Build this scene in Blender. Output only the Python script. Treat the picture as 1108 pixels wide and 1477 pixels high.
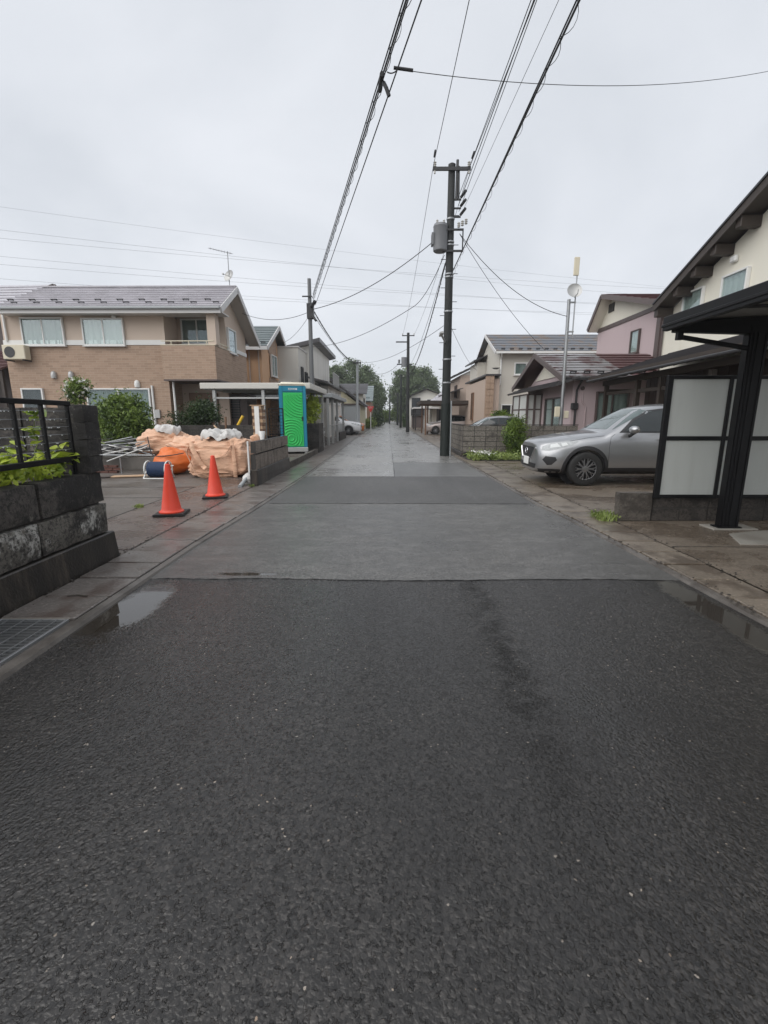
import bpy, bmesh, math, random
from mathutils import Vector, Matrix, noise as mnoise
from mathutils.bvhtree import BVHTree
random.seed(7)
for o in list(bpy.data.objects): bpy.data.objects.remove(o, do_unlink=True)
SC = bpy.context.scene
COL = SC.collection
R = math.radians

# ------------------------------------------------------------------ camera
F = 660.0; CAMH = 1.45
PITCH = math.atan(138.0 / F); YAW = math.atan(6 * math.cos(PITCH) / F)
cam = bpy.data.cameras.new('camera'); camo = bpy.data.objects.new('camera', cam); COL.objects.link(camo)
cam.sensor_fit = 'VERTICAL'; cam.sensor_height = 36.0; cam.lens = 36.0 * F / 1477.0
cam.clip_start = 0.05; cam.clip_end = 3000
camo.location = (0, 0, CAMH); camo.rotation_euler = (math.pi / 2 - PITCH, 0, YAW)
SC.camera = camo
# ------------------------------------------------------------------ sky: even overcast
w = bpy.data.worlds.new('World'); SC.world = w; w.use_nodes = True
nt = w.node_tree; nt.nodes.clear()
out = nt.nodes.new('ShaderNodeOutputWorld'); bg = nt.nodes.new('ShaderNodeBackground')
bg.inputs['Strength'].default_value = 0.1
SUN_EL, SUN_AZ = R(46), R(230)
sky = nt.nodes.new('ShaderNodeTexSky'); sky.sky_type = 'NISHITA'; sky.sun_disc = False
sky.sun_elevation = SUN_EL; sky.sun_rotation = SUN_AZ
tc = nt.nodes.new('ShaderNodeTexCoord')
sep = nt.nodes.new('ShaderNodeSeparateXYZ'); nt.links.new(tc.outputs['Generated'], sep.inputs[0])
ab = nt.nodes.new('ShaderNodeMath'); ab.operation = 'ABSOLUTE'; nt.links.new(sep.outputs['Z'], ab.inputs[0])
ad = nt.nodes.new('ShaderNodeMath'); ad.operation = 'ADD'; ad.inputs[1].default_value = 0.28; nt.links.new(ab.outputs[0], ad.inputs[0])
dv = nt.nodes.new('ShaderNodeVectorMath'); dv.operation = 'DIVIDE'
nt.links.new(tc.outputs['Generated'], dv.inputs[0]); nt.links.new(ad.outputs[0], dv.inputs[1])
n1 = nt.nodes.new('ShaderNodeTexNoise'); n1.inputs['Scale'].default_value = 1.15; n1.inputs['Detail'].default_value = 6
n1.inputs['Roughness'].default_value = 0.5; n1.inputs['Distortion'].default_value = 0.4
mpw = nt.nodes.new('ShaderNodeMapping'); mpw.inputs['Location'].default_value = (3.4, 1.2, 0.7)
nt.links.new(dv.outputs[0], mpw.inputs['Vector']); nt.links.new(mpw.outputs[0], n1.inputs['Vector'])
cr = nt.nodes.new('ShaderNodeValToRGB')
cr.color_ramp.elements[0].position = 0.28; cr.color_ramp.elements[0].color = (3.72, 3.92, 4.22, 1)
cr.color_ramp.elements[1].position = 0.72; cr.color_ramp.elements[1].color = (4.95, 5.10, 5.38, 1)
nt.links.new(n1.outputs['Fac'], cr.inputs[0])
mx = nt.nodes.new('ShaderNodeMix'); mx.data_type = 'RGBA'; mx.inputs[0].default_value = 0.95
nt.links.new(sky.outputs[0], mx.inputs[6]); nt.links.new(cr.outputs[0], mx.inputs[7])
nt.links.new(mx.outputs[2], bg.inputs[0]); nt.links.new(bg.outputs[0], out.inputs[0])
# ------------------------------------------------------------------ sun through cloud
sun = bpy.data.lights.new('sun', 'SUN'); sun.energy = 1.5; sun.angle = R(85); sun.color = (1, 0.97, 0.93)
suno = bpy.data.objects.new('sun', sun); COL.objects.link(suno)
d = Vector((math.sin(SUN_AZ) * math.cos(SUN_EL), math.cos(SUN_AZ) * math.cos(SUN_EL), math.sin(SUN_EL)))
suno.rotation_euler = d.to_track_quat('Z', 'Y').to_euler(); suno.location = (0, -20, 40)
vs = SC.view_settings
vs.view_transform = 'Standard'; vs.look = 'None'; vs.exposure = 0.82; vs.gamma = 1.0; vs.use_curve_mapping = False

# ------------------------------------------------------------------ pixel -> place
_cp, _sp, _cy, _sy = math.cos(PITCH), math.sin(PITCH), math.cos(YAW), math.sin(YAW)
def ray(u, v):
    a = u - 554.0; b = 738.5 - v
    y = F * _cp + b * _sp; z = b * _cp - F * _sp
    return Vector((a * _cy - y * _sy, a * _sy + y * _cy, z))
CAMP = Vector((0, 0, CAMH))
def PY(u, v, y): r = ray(u, v); return CAMP + r * (y / r.y)      # on the plane facing the street at distance y
def PX(u, v, x): r = ray(u, v); return CAMP + r * (x / r.x)      # on the plane along the street at offset x
def PZ(u, v, z=0.0): r = ray(u, v); return CAMP + r * ((z - CAMH) / r.z)

# ------------------------------------------------------------------ object helpers
def chain(o):
    l = Vector((0, 0, 0))
    while o is not None:
        l += o.location; o = o.parent
    return l
def tag(o, label=None, cat=None, group=None, kind=None):
    if label: o['label'] = label
    if cat: o['category'] = cat
    if group: o['group'] = group
    if kind: o['kind'] = kind
    return o
def thing(name, loc, label, cat, group=None):
    o = bpy.data.objects.new(name, None); COL.objects.link(o); o.location = loc
    o.empty_display_size = 0.2
    return tag(o, label, cat, group)
def link(name, me, parent=None, loc=(0, 0, 0), rz=0.0, m=None):
    o = bpy.data.objects.new(name, me); COL.objects.link(o); o.location = loc
    if rz: o.rotation_euler = (0, 0, rz)
    if parent: o.parent = parent
    if m and not me.materials: me.materials.append(m)
    return o
def copy_tree(o, parent=None):
    c = o.copy(); COL.objects.link(c); c.parent = parent
    for ch in [x for x in bpy.data.objects if x.parent == o]: copy_tree(ch, c)
    return c

class MB:
    def __init__(s): s.v = []; s.f = []
    def add(s, vs, fs):
        b = len(s.v); s.v += [Vector(p) for p in vs]; s.f += [tuple(i + b for i in f) for f in fs]; return s
    def hexa(s, b, t):
        return s.add(list(b) + list(t), [(3, 2, 1, 0), (4, 5, 6, 7), (0, 1, 5, 4), (1, 2, 6, 5), (2, 3, 7, 6), (3, 0, 4, 7)])
    def box(s, x0, x1, y0, y1, z0, z1):
        if x0 > x1: x0, x1 = x1, x0
        if y0 > y1: y0, y1 = y1, y0
        if z0 > z1: z0, z1 = z1, z0
        return s.hexa([(x0, y0, z0), (x1, y0, z0), (x1, y1, z0), (x0, y1, z0)], [(x0, y0, z1), (x1, y0, z1), (x1, y1, z1), (x0, y1, z1)])
    def beam(s, a, b, w, h, up=(0, 0, 1)):
        a = Vector(a); b = Vector(b); d = (b - a).normalized(); up = Vector(up)
        if abs(d.dot(up)) > 0.98: up = Vector((0, 1, 0))
        x = d.cross(up).normalized() * (w / 2); z = x.cross(d).normalized() * (h / 2)
        return s.hexa([a - x - z, a + x - z, b + x - z, b - x - z], [a - x + z, a + x + z, b + x + z, b - x + z])
    def prism(s, pts, ext):
        n = len(pts); ext = Vector(ext); pts = [Vector(p) for p in pts]
        fs = [tuple(range(n - 1, -1, -1)), tuple(range(n, 2 * n))] + [(i, (i + 1) % n, n + (i + 1) % n, n + i) for i in range(n)]
        return s.add(pts + [p + ext for p in pts], fs)
    def tube(s, pts, r, n=8, caps=True, flat=1.0):
        pts = [Vector(p) for p in pts]; m = len(pts); rs = r if isinstance(r, (list, tuple)) else [r] * m
        vs = []; fs = []; prev = None
        for i, p in enumerate(pts):
            d = (pts[min(i + 1, m - 1)] - pts[max(i - 1, 0)]).normalized()
            if prev is None:
                up = Vector((0, 0, 1)) if abs(d.z) < 0.9 else Vector((0, 1, 0))
                x = d.cross(up).normalized()
            else:
                x = (prev - d * prev.dot(d)).normalized()
            prev = x; y = d.cross(x)
            for k in range(n):
                a = 2 * math.pi * k / n
                vs.append(p + (x * math.cos(a) + y * math.sin(a) * flat) * rs[i])
        for i in range(m - 1):
            for k in range(n):
                k2 = (k + 1) % n
                fs.append((i * n + k, i * n + k2, (i + 1) * n + k2, (i + 1) * n + k))
        if caps: fs += [tuple(range(n - 1, -1, -1)), tuple(range((m - 1) * n, m * n))]
        return s.add(vs, fs)
    def cyl(s, a, b, r, n=16): return s.tube([a, b], r, n)
    def lathe(s, prof, c=(0, 0, 0), n=24, sx=1, sy=1, caps=True):
        vs = []; fs = []; m = len(prof)
        for r, z in prof:
            for k in range(n):
                a = 2 * math.pi * k / n; vs.append((c[0] + r * math.cos(a) * sx, c[1] + r * math.sin(a) * sy, c[2] + z))
        for i in range(m - 1):
            for k in range(n):
                k2 = (k + 1) % n; fs.append((i * n + k, i * n + k2, (i + 1) * n + k2, (i + 1) * n + k))
        if caps: fs += [tuple(range(n - 1, -1, -1)), tuple(range((m - 1) * n, m * n))]
        return s.add(vs, fs)
    def mesh(s, name, m=None, bevel=0.0, seg=1, smooth=None, off=Vector((0, 0, 0)), fix=True):
        me = bpy.data.meshes.new(name); me.from_pydata([tuple(p - off) for p in s.v], [], s.f)
        bm = bmesh.new(); bm.from_mesh(me)
        if fix: bmesh.ops.recalc_face_normals(bm, faces=bm.faces)
        if bevel: bmesh.ops.bevel(bm, geom=[e for e in bm.edges if len(e.link_faces) == 2 and e.calc_face_angle(0) > 0.6], offset=bevel, segments=seg, affect='EDGES', clamp_overlap=True)
        bm.to_mesh(me); bm.free()
        if smooth is not None:
            for p in me.polygons: p.use_smooth = True
            try: me.set_sharp_from_angle(angle=R(smooth))
            except Exception: pass
        if m: me.materials.append(m)
        return me
    def build(s, name, m, parent=None, **k):
        me = s.mesh(name, m, off=chain(parent), **k)
        return link(name, me, parent)
def part(name, m, parent, fn, **k):
    b = MB(); fn(b); return b.build(name, m, parent, **k)
def struct(name, b, m, parent=None, **k):
    o = b.build(name, m, parent, **k)
    if parent is None: o['kind'] = 'structure'
    return o
def rough_box(name, sx, sy, sz, amp, seed, m, cut=0.06, round_=0.012):
    """box centred on x,y with base at z=0, uneven skin"""
    bm = bmesh.new(); bmesh.ops.create_cube(bm, size=1)
    for v in bm.verts: v.co = Vector((v.co.x * sx, v.co.y * sy, (v.co.z + 0.5) * sz))
    for ax, L in ((0, sx), (1, sy), (2, sz)):
        n = max(1, min(10, int(L / cut)))
        for i in range(1, n):
            t = i / n; co = [0, 0, 0]; no = [0, 0, 0]; no[ax] = 1
            co[ax] = (t - 0.5) * L if ax < 2 else t * L
            bmesh.ops.bisect_plane(bm, geom=bm.verts[:] + bm.edges[:] + bm.faces[:], plane_co=co, plane_no=no)
    for v in bm.verts:
        ex = sum((abs(abs(v.co.x) - sx / 2) < 1e-4, abs(abs(v.co.y) - sy / 2) < 1e-4, min(abs(v.co.z), abs(v.co.z - sz)) < 1e-4))
        nv = mnoise.noise_vector(v.co * 9 + Vector((seed * 3.1, seed * 1.7, seed)))
        c = Vector((0, 0, sz / 2)) - v.co
        v.co += nv * amp
        if ex >= 2: v.co += Vector((math.copysign(1, c.x), math.copysign(1, c.y), math.copysign(1, c.z))) * round_ * (0.6 + 0.8 * random.random())
    me = bpy.data.meshes.new(name); bm.to_mesh(me); bm.free()
    for p in me.polygons: p.use_smooth = True
    try: me.set_sharp_from_angle(angle=R(50))
    except Exception: pass
    me.materials.append(m)
    return me

# ------------------------------------------------------------------ materials
class NT:
    def __init__(s, name):
        s.m = bpy.data.materials.new(name); s.m.use_nodes = True; s.t = s.m.node_tree; s.t.nodes.clear()
        s.o = s.t.nodes.new('ShaderNodeOutputMaterial'); s.b = s.t.nodes.new('ShaderNodeBsdfPrincipled')
        s.t.links.new(s.b.outputs[0], s.o.inputs[0])
        g = s.t.nodes.new('ShaderNodeNewGeometry'); s.pos = g.outputs['Position']; s.nor = g.outputs['Normal']
    def _in(s, sock, v):
        if hasattr(v, 'is_output') or isinstance(v, bpy.types.NodeSocket): s.t.links.new(v, sock)
        elif v is not None:
            if isinstance(v, (tuple, list)) and len(v) == 3 and sock.type == 'RGBA': v = (*v, 1)
            sock.default_value = v
    def math(s, op, a, b=None, clamp=False):
        n = s.t.nodes.new('ShaderNodeMath'); n.operation = op; n.use_clamp = clamp
        s._in(n.inputs[0], a)
        if b is not None: s._in(n.inputs[1], b)
        return n.outputs[0]
    def vec(s, scale=(1, 1, 1), loc=(0, 0, 0), src=None):
        n = s.t.nodes.new('ShaderNodeMapping'); n.inputs['Scale'].default_value = scale; n.inputs['Location'].default_value = loc
        s.t.links.new(src or s.pos, n.inputs['Vector']); return n.outputs[0]
    def noise(s, scale, detail=3, rough=0.55, vec=None, dist=0.0):
        n = s.t.nodes.new('ShaderNodeTexNoise'); s.t.links.new(vec or s.pos, n.inputs['Vector'])
        n.inputs['Scale'].default_value = scale; n.inputs['Detail'].default_value = detail; n.inputs['Roughness'].default_value = rough; n.inputs['Distortion'].default_value = dist
        return n.outputs['Fac']
    def voronoi(s, scale, feat='F1', vec=None):
        n = s.t.nodes.new('ShaderNodeTexVoronoi'); n.feature = feat; n.inputs['Scale'].default_value = scale
        s.t.links.new(vec or s.pos, n.inputs['Vector']); return n
    def ramp(s, f, a, b, ca=(0, 0, 0), cb=(1, 1, 1), inter='EASE'):
        n = s.t.nodes.new('ShaderNodeValToRGB'); n.color_ramp.interpolation = inter
        n.color_ramp.elements[0].position = a; n.color_ramp.elements[1].position = b
        n.color_ramp.elements[0].color = (*ca, 1); n.color_ramp.elements[1].color = (*cb, 1)
        s.t.links.new(f, n.inputs[0]); return n.outputs[0]
    def step(s, f, a, b):
        n = s.t.nodes.new('ShaderNodeMapRange'); n.interpolation_type = 'SMOOTHSTEP'
        s._in(n.inputs['Value'], f); n.inputs['From Min'].default_value = a; n.inputs['From Max'].default_value = b
        return n.outputs[0]
    def mix(s, f, a, b, mode='MIX'):
        n = s.t.nodes.new('ShaderNodeMix'); n.data_type = 'RGBA'; n.blend_type = mode
        s._in(n.inputs[0], f); s._in(n.inputs[6], a); s._in(n.inputs[7], b); return n.outputs[2]
    def lerp(s, f, a, b):
        n = s.t.nodes.new('ShaderNodeMix'); n.data_type = 'FLOAT'
        s._in(n.inputs[0], f); s._in(n.inputs[2], a); s._in(n.inputs[3], b); return n.outputs[0]
    def xyz(s):
        n = s.t.nodes.new('ShaderNodeSeparateXYZ'); s.t.links.new(s.pos, n.inputs[0]); return n.outputs
    def bump(s, h, strength, dist, prev=None):
        n = s.t.nodes.new('ShaderNodeBump'); s._in(n.inputs['Strength'], strength); n.inputs['Distance'].default_value = dist
        s.t.links.new(h, n.inputs['Height'])
        if prev: s.t.links.new(prev, n.inputs['Normal'])
        s.t.links.new(n.outputs[0], s.b.inputs['Normal']); return n.outputs[0]
    def set(s, **k):
        names = dict(col='Base Color', rough='Roughness', metal='Metallic', spec='Specular IOR Level', trans='Transmission Weight', coat='Coat Weight', alpha='Alpha', sheen='Sheen Weight')
        for a, v in k.items(): s._in(s.b.inputs[names[a]], v)
        return s
def sc(c, k): return tuple(min(1, x * k) for x in c)

def mat(name, col, rough=0.5, var=0.18, vs=3.0, fine=40.0, bump=0.15, bd=0.004, metal=0.0, spec=0.5, rvar=0.12, coat=0.0, stain=None, st=(0.5, 0.7), ss=1.3, streak=False, piece=0.0, speck=0.0):
    t = NT(name)
    a = t.noise(vs, 5); b = t.noise(fine, 3)
    c = t.mix(a, sc(col, 1 - var), sc(col, 1 + var))
    if piece:
        oi = t.t.nodes.new('ShaderNodeObjectInfo'); c = t.mix(t.math('MULTIPLY', oi.outputs['Random'], piece), c, sc(col, 0.45))
    c = t.mix(t.math('MULTIPLY', b, 0.5), c, sc(col, 1 - var * 1.2))
    if speck: c = t.mix(t.math('MULTIPLY', t.step(t.noise(48, 3, 0.75), 0.54, 0.66), speck), c, sc(col, 1.9)); c = t.mix(t.math('MULTIPLY', t.step(t.noise(30, 3, 0.75, t.vec((1, 1, 1), (4, 4, 4))), 0.55, 0.7), speck), c, sc(col, 0.4))
    if stain:
        vv = t.vec((ss, ss, ss * 0.18)) if streak else t.vec((ss, ss, ss))
        k = t.step(t.noise(1.0, 6, 0.62, vv), *st); c = t.mix(k, c, stain)
    t.set(col=c, rough=t.lerp(a, max(0.02, rough - rvar), min(1, rough + rvar)), metal=metal, spec=spec, coat=coat)
    if bump: t.bump(b, bump, bd)
    return t.m

M = {}
M['concrete'] = mat('concrete_damp', (0.20, 0.185, 0.165), 0.42, 0.25, 1.4, 60, 0.25, stain=(0.10, 0.09, 0.08), st=(0.42, 0.62), ss=0.9)
M['slab'] = mat('gutter_slab_damp', (0.165, 0.148, 0.136), 0.34, 0.4, 5, 28, 0.7, 0.008, speck=0.6, piece=0.55, rvar=0.16, stain=(0.085, 0.066, 0.057), st=(0.47, 0.62), ss=2.6)
M['slab2'] = mat('gutter_slab_brown', (0.19, 0.158, 0.125), 0.38, 0.38, 5, 28, 0.7, 0.008, speck=0.6, piece=0.5, rvar=0.16, stain=(0.085, 0.066, 0.05), st=(0.46, 0.62), ss=2.2)
M['foot'] = mat('footing_dark', (0.022, 0.019, 0.017), 0.42, 0.5, 3.2, 45, 0.6, 0.008, stain=(0.085, 0.07, 0.055), st=(0.46, 0.72), ss=5, streak=True)
M['black'] = mat('black_aluminium', (0.008, 0.008, 0.009), 0.42, 0.15, 3, 90, 0.03, spec=0.22)
M['darksteel'] = mat('dark_steel', (0.03, 0.03, 0.032), 0.45, 0.2, 3, 60, 0.1)
M['rubber'] = mat('rubber', (0.018, 0.018, 0.018), 0.6, 0.2, 8, 90, 0.1)
M['steel'] = mat('galvanised_steel', (0.34, 0.35, 0.36), 0.38, 0.15, 6, 80, 0.05, metal=0.7)
M['alu'] = mat('silver_aluminium', (0.45, 0.45, 0.44), 0.4, 0.08, 3, 60, 0.03, metal=0.4)
M['white'] = mat('white_vinyl', (0.74, 0.74, 0.72), 0.4, 0.06, 3, 60, 0.03)
M['cream'] = mat('cream_plastic', (0.66, 0.60, 0.46), 0.45, 0.08, 3, 60, 0.03)
M['wood'] = mat('dark_wood', (0.045, 0.033, 0.026), 0.55, 0.35, 6, 60, 0.3)
M['woodm'] = mat('brown_wood', (0.19, 0.105, 0.06), 0.5, 0.3, 5, 70, 0.2)
M['woodp'] = mat('pale_timber', (0.47, 0.32, 0.20), 0.6, 0.2, 6, 70, 0.2)
M['dark_depth'] = mat('painted_dark_depth', (0.02, 0.02, 0.021), 0.8, 0.2)  # near-black colour stands in for the darkness of unlit depth
M['curtain'] = mat('grey_green_curtain', (0.26, 0.29, 0.27), 0.85, 0.15, 5, 80, 0.1)
M['curtain_w'] = mat('white_lace_curtain', (0.50, 0.51, 0.49), 0.85, 0.1, 5, 80, 0.1)
M['cable'] = mat('cable_black', (0.016, 0.016, 0.018), 0.6, 0.1, bump=0)
M['pvc'] = mat('grey_pvc', (0.33, 0.35, 0.36), 0.35, 0.06, 3, 60, 0.02)
M['mortar'] = mat('mortar', (0.05, 0.046, 0.042), 0.75, 0.25, 5, 60, 0.3)
def glass(name, tint=(0.9, 0.95, 0.95), k=0.75):
    t = NT(name); n = t.t.nodes
    tr = n.new('ShaderNodeBsdfTransparent'); tr.inputs[0].default_value = (*tint, 1)
    gl = n.new('ShaderNodeBsdfGlossy'); gl.inputs['Roughness'].default_value = 0.03; gl.inputs[0].default_value = (0.9, 0.95, 1, 1)
    fr = n.new('ShaderNodeLayerWeight'); fr.inputs[0].default_value = 0.5
    m1 = t.math('ADD', t.math('MULTIPLY', t.math('POWER', fr.outputs['Facing'], 4.0), 0.85), 0.07)
    ms = n.new('ShaderNodeMixShader'); t.t.links.new(m1, ms.inputs[0]); t.t.links.new(tr.outputs[0], ms.inputs[1]); t.t.links.new(gl.outputs[0], ms.inputs[2])
    t.t.links.new(ms.outputs[0], t.o.inputs[0]); t.t.nodes.remove(t.b); return t.m
M['pane'] = glass('window_glass', (0.86, 0.91, 0.90))
M['farpane'] = mat('far_window_glass', (0.035, 0.042, 0.048), 0.12, 0.3, 1.5, 20, 0, rvar=0.05)

def leafmat(name, a, b, rough=0.4):
    t = NT(name)
    oi = t.t.nodes.new('ShaderNodeObjectInfo')
    n = t.noise(2.2, 3); n2 = t.noise(23, 2)
    f = t.step(t.math('ADD', t.math('MULTIPLY', n, 0.6), t.math('MULTIPLY', n2, 0.5)), 0.40, 0.68)
    c = t.mix(f, a, b)
    t.set(col=c, rough=rough, spec=0.4)
    tl = t.t.nodes.new('ShaderNodeBsdfTranslucent'); t.t.links.new(c, tl.inputs[0])
    ms = t.t.nodes.new('ShaderNodeMixShader'); ms.inputs[0].default_value = 0.22
    t.t.links.new(t.b.outputs[0], ms.inputs[1]); t.t.links.new(tl.outputs[0], ms.inputs[2]); t.t.links.new(ms.outputs[0], t.o.inputs[0])
    return t.m
M['leaf'] = leafmat('leaf_green', (0.022, 0.055, 0.010), (0.19, 0.27, 0.05))
M['leafd'] = leafmat('leaf_dark', (0.018, 0.036, 0.012), (0.05, 0.085, 0.025))
M['leafy'] = leafmat('leaf_yellow_green', (0.20, 0.30, 0.03), (0.46, 0.54, 0.07))
M['leaft'] = leafmat('leaf_far_tree_hazed', (0.055, 0.088, 0.042), (0.16, 0.21, 0.10))  # leaf tones lifted so that distance haze is partly in the colour
M['grass'] = leafmat('leaf_low_green', (0.10, 0.15, 0.03), (0.27, 0.33, 0.10))
M['bark'] = mat('bark', (0.07, 0.055, 0.042), 0.8, 0.3, 8, 40, 0.4)
M['petal'] = mat('white_petal', (0.78, 0.78, 0.74), 0.6, 0.05, bump=0)

def leaf_quads(b, pts, size, jit=0.5, up=0.3):
    for p in pts:
        s = size * random.uniform(1 - jit, 1 + jit)
        n = Vector((random.gauss(0, 1), random.gauss(0, 1), random.gauss(0, 1) + up)).normalized()
        x = n.orthogonal().normalized(); y = n.cross(x); a = random.random() * 6.283
        x, y = x * math.cos(a) + y * math.sin(a), y * math.cos(a) - x * math.sin(a)
        p = Vector(p)
        b.add([p - x * s, p - y * s * 0.45 + n * s * 0.12, p + x * s, p + y * s * 0.45 + n * s * 0.12], [(0, 1, 2, 3)])
def crown_points(c, rad, nclump, per, clump_r, shell=0.55, fn=None):
    out = []; c = Vector(c)
    for _ in range(nclump):
        d = Vector((random.gauss(0, 1), random.gauss(0, 1), random.gauss(0, 1))).normalized()
        r = random.uniform(shell, 1.0)
        cc = c + Vector((d.x * rad[0] * r, d.y * rad[1] * r, d.z * rad[2] * r))
        cr_ = clump_r * random.uniform(0.6, 1.4)
        for _ in range(per):
            e = Vector((random.gauss(0, 1), random.gauss(0, 1), random.gauss(0, 0.75))) * cr_ * 0.5
            out.append(cc + e)
    return out
# ================================================================== ground, road, gutters
def asphalt(name, lo, hi, wet=(0.40, 0.66), rough_dry=0.58, rough_wet=0.30, bump=0.55, puddles=(), track=False, cell=62.0, gapk=0.75, bands=False):
    t = NT(name); x, y, z = t.xyz()
    nv = t.t.nodes.new('ShaderNodeTexNoise'); nv.inputs['Scale'].default_value = 55; nv.inputs['Detail'].default_value = 3; t.t.links.new(t.pos, nv.inputs['Vector'])
    wv = t.t.nodes.new('ShaderNodeVectorMath'); wv.operation = 'MULTIPLY_ADD'; t.t.links.new(nv.outputs['Color'], wv.inputs[0]); wv.inputs[1].default_value = (0.022, 0.022, 0.022); t.t.links.new(t.pos, wv.inputs[2]); wp = wv.outputs[0]
    vor = t.voronoi(cell, vec=wp); vs_ = t.voronoi(cell * 1.45, vec=wp)
    wob = t.noise(30, 2)
    rnd = t.t.nodes.new('ShaderNodeSeparateColor'); t.t.links.new(vor.outputs['Color'], rnd.inputs[0])
    rnd2 = t.t.nodes.new('ShaderNodeSeparateColor'); t.t.links.new(vs_.outputs['Color'], rnd2.inputs[0])
    big = t.noise(0.55, 4, 0.6); mid = t.noise(3.5, 4, 0.6)
    edg2 = t.voronoi(cell * 1.45, 'DISTANCE_TO_EDGE', wp)
    gap = t.math('MULTIPLY', t.math('LESS_THAN', rnd2.outputs[1], 0.24), t.step(edg2.outputs['Distance'], 0.02, 0.14))
    c = t.mix(rnd.outputs[0], lo, hi)
    c = t.mix(t.math('MULTIPLY', gap, gapk), c, sc(lo, 0.15))
    c = t.mix(t.math('MULTIPLY', rnd2.outputs[0], 0.6), c, sc(lo, 0.6))
    c = t.mix(t.math('MULTIPLY', t.math('GREATER_THAN', rnd2.outputs[2], 0.80), 0.6), c, sc(hi, 1.9))
    c = t.mix(t.step(mid, 0.35, 0.75), c, sc(hi, 1.15), 'MIX') if False else c
    c = t.mix(t.math('MULTIPLY', t.step(t.noise(11, 5, 0.72), 0.42, 0.62), 0.45), c, sc(lo, 0.55)); c = t.mix(t.math('MULTIPLY', t.step(t.noise(36, 3, 0.7, t.vec((1, 1, 1), (3, 5, 1))), 0.5, 0.66), 0.5), c, sc(hi, 1.35))
    lt = t.math('GREATER_THAN', rnd.outputs[1], 0.978)
    lcol = t.mix(rnd.outputs[2], (0.26, 0.16, 0.085), (0.40, 0.37, 0.33))
    near = t.math('LESS_THAN', vor.outputs['Distance'], 0.0042 * cell)
    c = t.mix(t.math('MULTIPLY', lt, near), c, lcol)
    c = t.mix(t.step(big, 0.3, 0.75), c, sc(lo, 0.8))
    # damp bands drawn out along the street
    stre = t.noise(1.0, 5, 0.6, t.vec((1.5, 0.16, 1)))
    if bands:
        bn_ = t.noise(1.0, 6, 0.68, t.vec((0.55, 2.6, 1), (2, 5, 0))); stre = t.math('ADD', t.math('MULTIPLY', stre, 0.45), t.math('MULTIPLY', bn_, 0.55))
        c = t.mix(t.math('MULTIPLY', t.step(bn_, 0.40, 0.66), 0.4), c, sc(lo, 0.55)); c = t.mix(t.math('MULTIPLY', t.step(t.noise(5, 6, 0.72, t.vec((0.5, 1, 1))), 0.46, 0.68), 0.3), c, sc(hi, 1.4))
    wetm = t.step(t.math('ADD', t.math('MULTIPLY', stre, 0.65), t.math('MULTIPLY', big, 0.35)), *wet)
    rough = t.lerp(wetm, rough_dry, rough_wet)
    h = t.math('ADD', t.math('MULTIPLY', t.math('SUBTRACT', 1.0, vor.outputs['Distance']), 1.0), t.math('MULTIPLY', t.math('SUBTRACT', 1.0, vs_.outputs['Distance']), 0.5))
    h = t.math('ADD', h, t.math('MULTIPLY', wob, 0.9))
    h = t.math('ADD', t.math('MULTIPLY', h, 0.6), t.math('MULTIPLY', rnd.outputs[0], 0.5))
    h = t.math('ADD', h, t.math('MULTIPLY', t.math('SUBTRACT', 1.0, gap), 0.9))
    bs = t.lerp(wetm, bump, bump * 0.65)
    if track:
        g = t.math('DIVIDE', t.math('SUBTRACT', t.math('ADD', x, t.math('MULTIPLY', t.noise(2.2, 3), 0.30)), 0.86), 0.13)
        g = t.math('POWER', 2.718, t.math('MULTIPLY', t.math('MULTIPLY', g, g), -1.0))
        g = t.math('MULTIPLY', g, t.step(t.noise(6, 5, 0.7), 0.36, 0.58))
        g = t.math('MULTIPLY', g, t.step(y, 0.7, 2.6))
        c = t.mix(t.math('MULTIPLY', g, 0.6), c, sc(lo, 0.4)); bs = t.math('ADD', bs, t.math('MULTIPLY', g, 0.35))
    spec = t.lerp(g if track else 0.0, 0.62, 0.3)
    for (cx, cy, rx, ry, ns, col) in puddles:
        dx = t.math('DIVIDE', t.math('SUBTRACT', x, cx), rx); dy = t.math('DIVIDE', t.math('SUBTRACT', y, cy), ry)
        dd = t.math('SQRT', t.math('ADD', t.math('MULTIPLY', dx, dx), t.math('MULTIPLY', dy, dy)))
        dd = t.math('ADD', dd, t.math('MULTIPLY', t.math('SUBTRACT', t.noise(3.2, 5, 0.6), 0.5), ns))
        dd = t.math('ADD', dd, t.math('MULTIPLY', t.math('SUBTRACT', vor.outputs['Distance'], 0.4), 0.30))
        dd = t.math('ADD', dd, t.math('MULTIPLY', t.math('SUBTRACT', t.noise(17, 4, 0.6), 0.5), 0.5))
        soak = t.math('SUBTRACT', 1.0, t.step(dd, 0.9, 1.9))
        k = t.math('SUBTRACT', 1.0, t.step(dd, 0.72, 1.06))
        c = t.mix(t.math('MULTIPLY', soak, 0.45), c, sc(lo, 0.5))
        c = t.mix(k, c, col)
        rough = t.lerp(soak, rough, 0.27); rough = t.lerp(k, rough, 0.025)
        bs = t.lerp(k, bs, 0.0); spec = t.lerp(k, spec, 1.0)
    t.set(col=c, rough=rough, spec=spec)
    t.bump(h, bs, 0.0065)
    return t.m
PUD = [(-1.98, 3.28, 0.24, 0.62, 1.0, (0.03, 0.025, 0.02)), (2.47, 3.3, 0.15, 1.0, 0.9, (0.04, 0.035, 0.03))]
M['as0'] = asphalt('asphalt_near', (0.0135, 0.0120, 0.0108), (0.037, 0.0335, 0.0305), (0.34, 0.64), 0.43, 0.22, 0.95, PUD, True, gapk=0.95)
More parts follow.
